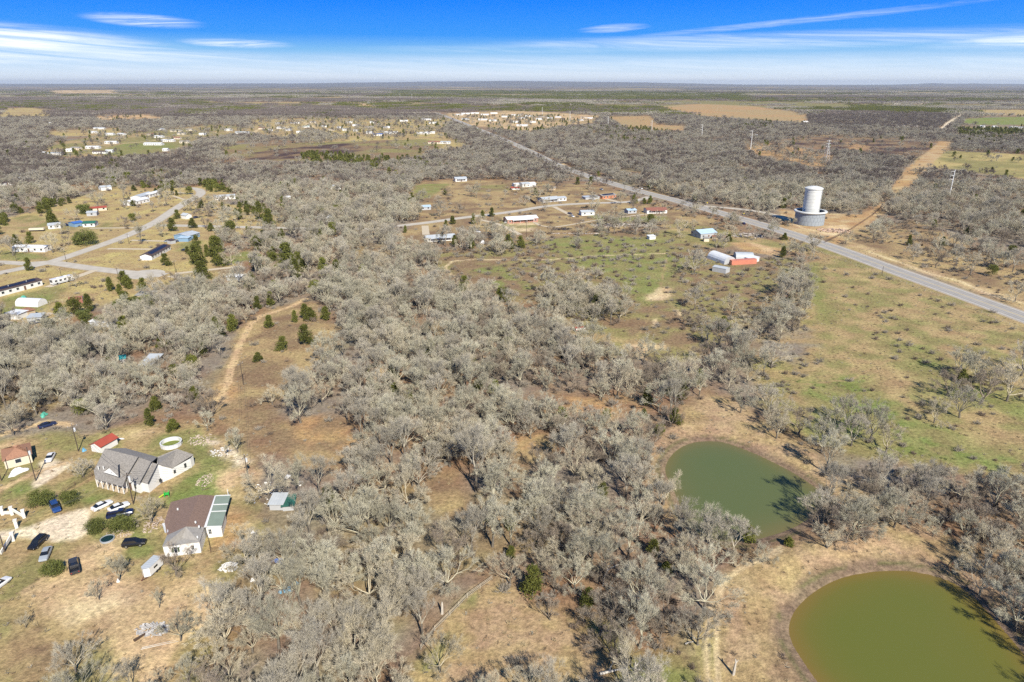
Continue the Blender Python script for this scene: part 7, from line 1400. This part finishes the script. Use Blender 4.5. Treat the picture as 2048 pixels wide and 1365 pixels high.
def play_set():
    x, y = at(334, 993); t = thing('play_set', 'bright green and yellow plastic play set on the lawn between the houses', 'play set', (x, y, 0), .4); g = mat('plastic_green', (.03, .45, .06), .4, .1); yl = mat('plastic_yellow', (.55, .65, .05), .4, .1)
    for a in ((-.5, -.5), (.5, -.5), (-.5, .5), (.5, .5)): b = MB(); b.tube((a[0], a[1], 0), (a[0], a[1], 1.4), .07, .07, 6); part('post', b, g, t)
    b = MB(); b.slab([(-.6, -.6, .8), (.6, -.6, .8), (.6, .6, .8), (-.6, .6, .8)], .08); part('platform', b, g, t); b = MB(); b.slab([(-.6, -.3, .8), (-.6, .3, .8), (-1.9, .3, .1), (-1.9, -.3, .1)], .08); part('slide', b, yl, t)
play_set()
def gate_walls():
    tops = [(4, 1012, 2.2), (20, 1018, 2.1), (46, 1030, 2.2), (33, 1055, 2.4), (26, 1078, 2.4), (-6, 1120, 1.5)]
    wm = mat('stucco_white', (.70, .68, .62), .85, .06)
    labs = ('left white gate pillar above the drive', 'second white gate pillar above the drive', 'third white gate pillar beside the fence rail', 'white gate pillar on the upper side of the gravel drive', 'white gate pillar on the lower side of the gravel drive')
    base = [(6, 1030), (25, 1030), (49, 1036), (34, 1056), (27, 1082)]
    for (px, py), lab in zip(base, labs):
        x, y = at(px, py); t = thing('gate_pillar', lab, 'pillar', (x, y, 0), .5); b = MB(); b.box(-.32, .32, -.32, .32, 0, 2.1); part('shaft', b, wm, t); b = MB(); b.box(-.4, .4, -.4, .4, 2.1, 2.25); part('cap', b, wm, t)
    for (p, q, h0, h1, lab) in (((6,1030),(25,1030),1.0,1.0,'low white wall joining the two left gate pillars'), ((25,1030),(49,1036),1.9,.9,'sloping white wall above the gravel drive'), ((27,1082),(0,1112),1.9,.8,'sloping white wall below the gravel drive'), ((-40,1030),(6,1030),1.0,1.0,'low white wall running off the left edge')):
        a = Vector((*at(*p), 0)); c = Vector((*at(*q), 0)); d = (c - a).normalized(); n = Vector((-d.y, d.x, 0)) * .12; a = a + d * .45; c = c - d * .45; b = MB()
        b.slab([a - n + Vector((0, 0, h0)), c - n + Vector((0, 0, h1)), c + n + Vector((0, 0, h1)), a + n + Vector((0, 0, h0))], .5); b.slab([a - n + Vector((0, 0, h0 - .502)), c - n + Vector((0, 0, h1 - .502)), c + n + Vector((0, 0, h1 - .502)), a + n + Vector((0, 0, h0 - .502))], .3); b.v = [(v[0], v[1], max(v[2], -.02) if i % 8 < 99 else v[2]) for i, v in enumerate(b.v)]
        tag(link('garden_wall', b.mesh('garden_wall', wm)), lab, 'wall')
gate_walls()
# fences
def fence(name, label, P, step, h, m_, wires=(.5, .9, 1.2), pr=.07, rail=.02, cat='fence', boards=False):
    pts = [Vector((*at(*p), 0)) for p in P]; t = thing(name, label, cat, pts[0]); o = pts[0]; me = None; q = MB(); q.tube((0, 0, -.2), (0, 0, h), pr, pr, 5); me = q.mesh('post', m_)
    w = MB(); cnt = 0
    for a, b in zip(pts[:-1], pts[1:]):
        d = b - a; n = max(1, int(d.length / step)); rz = math.atan2(d.y, d.x)
        for k in range(n):
            if cnt < 280: link('post', me, t, a + d * k / n - o, rz)
            cnt += 1
        for z in wires: w.tube(a - o + Vector((0, 0, z)), b - o + Vector((0, 0, z)), rail, rail, 4)
    if wires: part('rail' if rail > .03 else 'wire', w, m_, t)
    if boards:
        for a, b in zip(pts[:-1], pts[1:]):
            d = b - a; n = int(d.length / .9); rz = math.atan2(d.y, d.x); bm_ = MB(); bm_.box(0, .84, -.03, .03, .05, h); bme = bm_.mesh('board', m_)
            for k in range(n): link('board', bme, t, a + d * k / n - o, rz)
    return t
pale_post = mat('pale_fence_post', (.50, .45, .36), .9, .15, 2); rustp = mat('pipe_rail_rust', (.13, .075, .055), .8, .2, 2)
fence('pasture_fence', 'long wire fence of pale posts between the pasture and the highway', [(1600,492),(1662,514),(1745,544),(1850,583),(1950,621),(2048,663),(2150,708)], 4.0, 1.3, pale_post)
fence('pipeline_fence', 'dark fence running from the highway toward the pipeline cut', [(1650,486),(1700,462),(1745,432),(1765,414)], 3.0, 1.6, rustp, (.4, .8, 1.2, 1.55), .09, .05)
fence('plank_fence', 'dark brown plank fence beside the county road across from the brick house', [(1047,395),(1060,402),(1072,410)], 3.0, 2.0, mat('plank_dark', (.07, .045, .032), .9, .2, 2), (), .08, .03, boards=True)
fence('lot_fence', 'thin wire fence across the dry lots of the hamlet', [(1005,375),(1030,386),(1047,395)], 4, 1.3, rustp); fence('pipe_rail_fence', 'rusty pipe rail fence between the concrete drive and the grey roofed house', [(122,992),(150,972),(185,953),(212,938)], 2.6, 1.2, rustp, (.4, .8, 1.15), .06, .045); fence('yard_fence', 'dark wire fence around the sandy yard of the annex', [(416,1078),(422,1107),(470,1095),(525,1085)], 2.4, 1.5, rustp, (.3, .7, 1.1, 1.45), .05, .02)
fence('meadow_fence', 'old grey fence along the upper left side of the bottom meadow', [(842,1300),(870,1262),(900,1232),(935,1196),(985,1160)], 2.5, 1.2, pale_post, (.4, .8, 1.1), .06, .035); fence('paddock_fence', 'wire fence along the top of the green paddock', [(930,492),(1000,484),(1060,476),(1100,470),(1160,466)], 5, 1.3, rustp); fence('lane_fence', 'broken fence beside the junk yard at the left', [(88,612),(112,605),(138,606)], 2.5, 1.5, pale_post, (.7, 1.3), .06, .03)
fence('pond_frame', 'rusty pipe frame standing at the far right shore of the olive pond', [(1874,1127),(1900,1143),(1908,1125)], 3.0, .9, mat('frame_rust', (.22, .08, .05), .8, .2), (.85,), .06, .06, cat='frame')
# dead wood
deadm = mat('dead_wood_pale', (.50, .46, .40), .85, .15, 1.5)
def limbs(name, label, px, py, segs, cat='dead tree', rz=0, m_=None):
    x, y = at(px, py); t = thing(name, label, cat, (x, y, 0), rz)
    for i, s_ in enumerate(segs):
        b = MB()
        for (p, q, r0, r1) in zip(s_[:-1], s_[1:], s_[0][3:] * 0 or [max(.03, s_[0][3] * (1 - k / len(s_))) for k in range(len(s_) - 1)], [max(.02, s_[0][3] * (1 - (k + 1) / len(s_))) for k in range(len(s_) - 1)]): b.tube(p[:3], q[:3], r0, r1, 6)
        part('trunk' if i == 0 else 'limb', b, m_ or deadm, t)
limbs('dead_tree', 'bare dead stump with a broken top beside the dirt track at the bottom', 1466, 1351, [[(0, 0, -.2, .30), (.1, 0, 1.6), (.15, 0, 3.0), (.05, .1, 3.6)], [(.1, 0, 2.6, .12), (.5, .1, 3.2), (.6, .1, 3.4)]]); limbs('dead_tree', 'curved white dead trunk in the wood left of the biggest bare tree', 1206, 1172, [[(0, 0, 0, .22), (.2, 0, 2.2), (.8, .3, 3.6), (1.8, .4, 4.4), (3.0, .6, 4.9)], [(.7, .2, 3.5, .1), (.9, .8, 4.2), (1.5, .9, 4.6)]])
limbs('fallen_log', 'long pale fallen log at the bottom edge left of the dirt track', 1200, 1350, [[(0, 0, .2, .28), (1.8, .4, .35), (3.6, .9, .3), (4.6, 1.0, .6)], [(1.5, .3, .3, .12), (2.2, 1.4, .8), (2.6, 2.0, 1.0)]], 'log'); limbs('dead_tree', 'forked white dead tree at the bottom edge beside the fallen log', 1272, 1345, [[(0, 0, -.2, .26), (-.3, 0, 1.4), (-.2, .1, 2.4)], [(-.25, 0, 1.3, .18), (.6, .1, 2.4), (1.3, .2, 3.0)], [(0, 0, .6, .18), (1.0, -.3, .9), (1.6, -.8, .6)]])
limbs('dead_tree', 'pale leaning dead tree in the wood edge by the meadow fence', 884, 1228, [[(0, 0, -.2, .3), (.1, .05, 2.2), (.1, .1, 2.8)]]); limbs('fallen_log', 'small pale log lying in the wood right of the meadow', 1370, 1290, [[(0, 0, .2, .16), (.9, .3, .35), (1.6, .4, .3)]], 'log'); limbs('dark_plank', 'dark plank ramp beside the rubble heap', 268, 1283, [[(0, 0, .1, .35), (.9, 1.2, .2), (1.8, 2.4, .2)]], 'plank', m_=mat('plank_dark', (.07, .045, .032)))
limbs('timber_stack', 'grey boards lying below the rubble heap', 282, 1300, [[(0, 0, .1, .10), (3, 1.0, .12), (6, 1.9, .12)], [(0, .4, .1, .08), (3, 1.4, .12), (5.5, 2.2, .12)]], 'boards')

# road signs and mailboxes
def sign(px, py, label, c, h=2.2, w=.8):
    x, y = at(px, py); t = thing('road_sign', label, 'sign', (x, y, 0), 0); b = MB(); b.tube((0, 0, 0), (0, 0, h), .05, .05, 5); part('shaft', b, steel, t); b = MB(); b.poly([(-w * .7, -.06, h), (0, -.06, h - w * .7), (w * .7, -.06, h), (0, -.06, h + w * .7)]); b.poly([(-w * .7, -.03, h), (0, -.03, h + w * .7), (w * .7, -.03, h), (0, -.03, h - w * .7)]); part('plate', b, c, t)
ysig = mat('sign_yellow', (.75, .60, .05), .5, .05)
sign(1414, 411, 'yellow diamond sign at the farm lane junction', ysig); sign(1487, 433, 'yellow diamond sign beside the dark car on the highway', ysig); sign(1285, 407, 'small yellow sign near the round evergreens', ysig, 1.8, .6)

# ------------------------------------------------------------------ air
def haze():
    b = MB(); b.box(-52000, 52000, -1500, 56000, -8, 262); m_ = bpy.data.materials.new('haze'); m_.use_nodes = True; nt = m_.node_tree; nt.nodes.clear(); out = nt.nodes.new('ShaderNodeOutputMaterial'); v = nt.nodes.new('ShaderNodeVolumePrincipled'); nt.links.new(v.outputs[0], out.inputs['Volume'])
    v.inputs['Color'].default_value = (.80, .89, 1.0, 1); v.inputs['Density'].default_value = 2.7e-5; v.inputs['Anisotropy'].default_value = .1
    o = link('haze', b.mesh('haze', m_)); o['kind'] = 'stuff'; o['label'] = 'thin bluish air over the far plain'; o['category'] = 'haze'
haze()
sc.cycles.volume_max_steps = 64
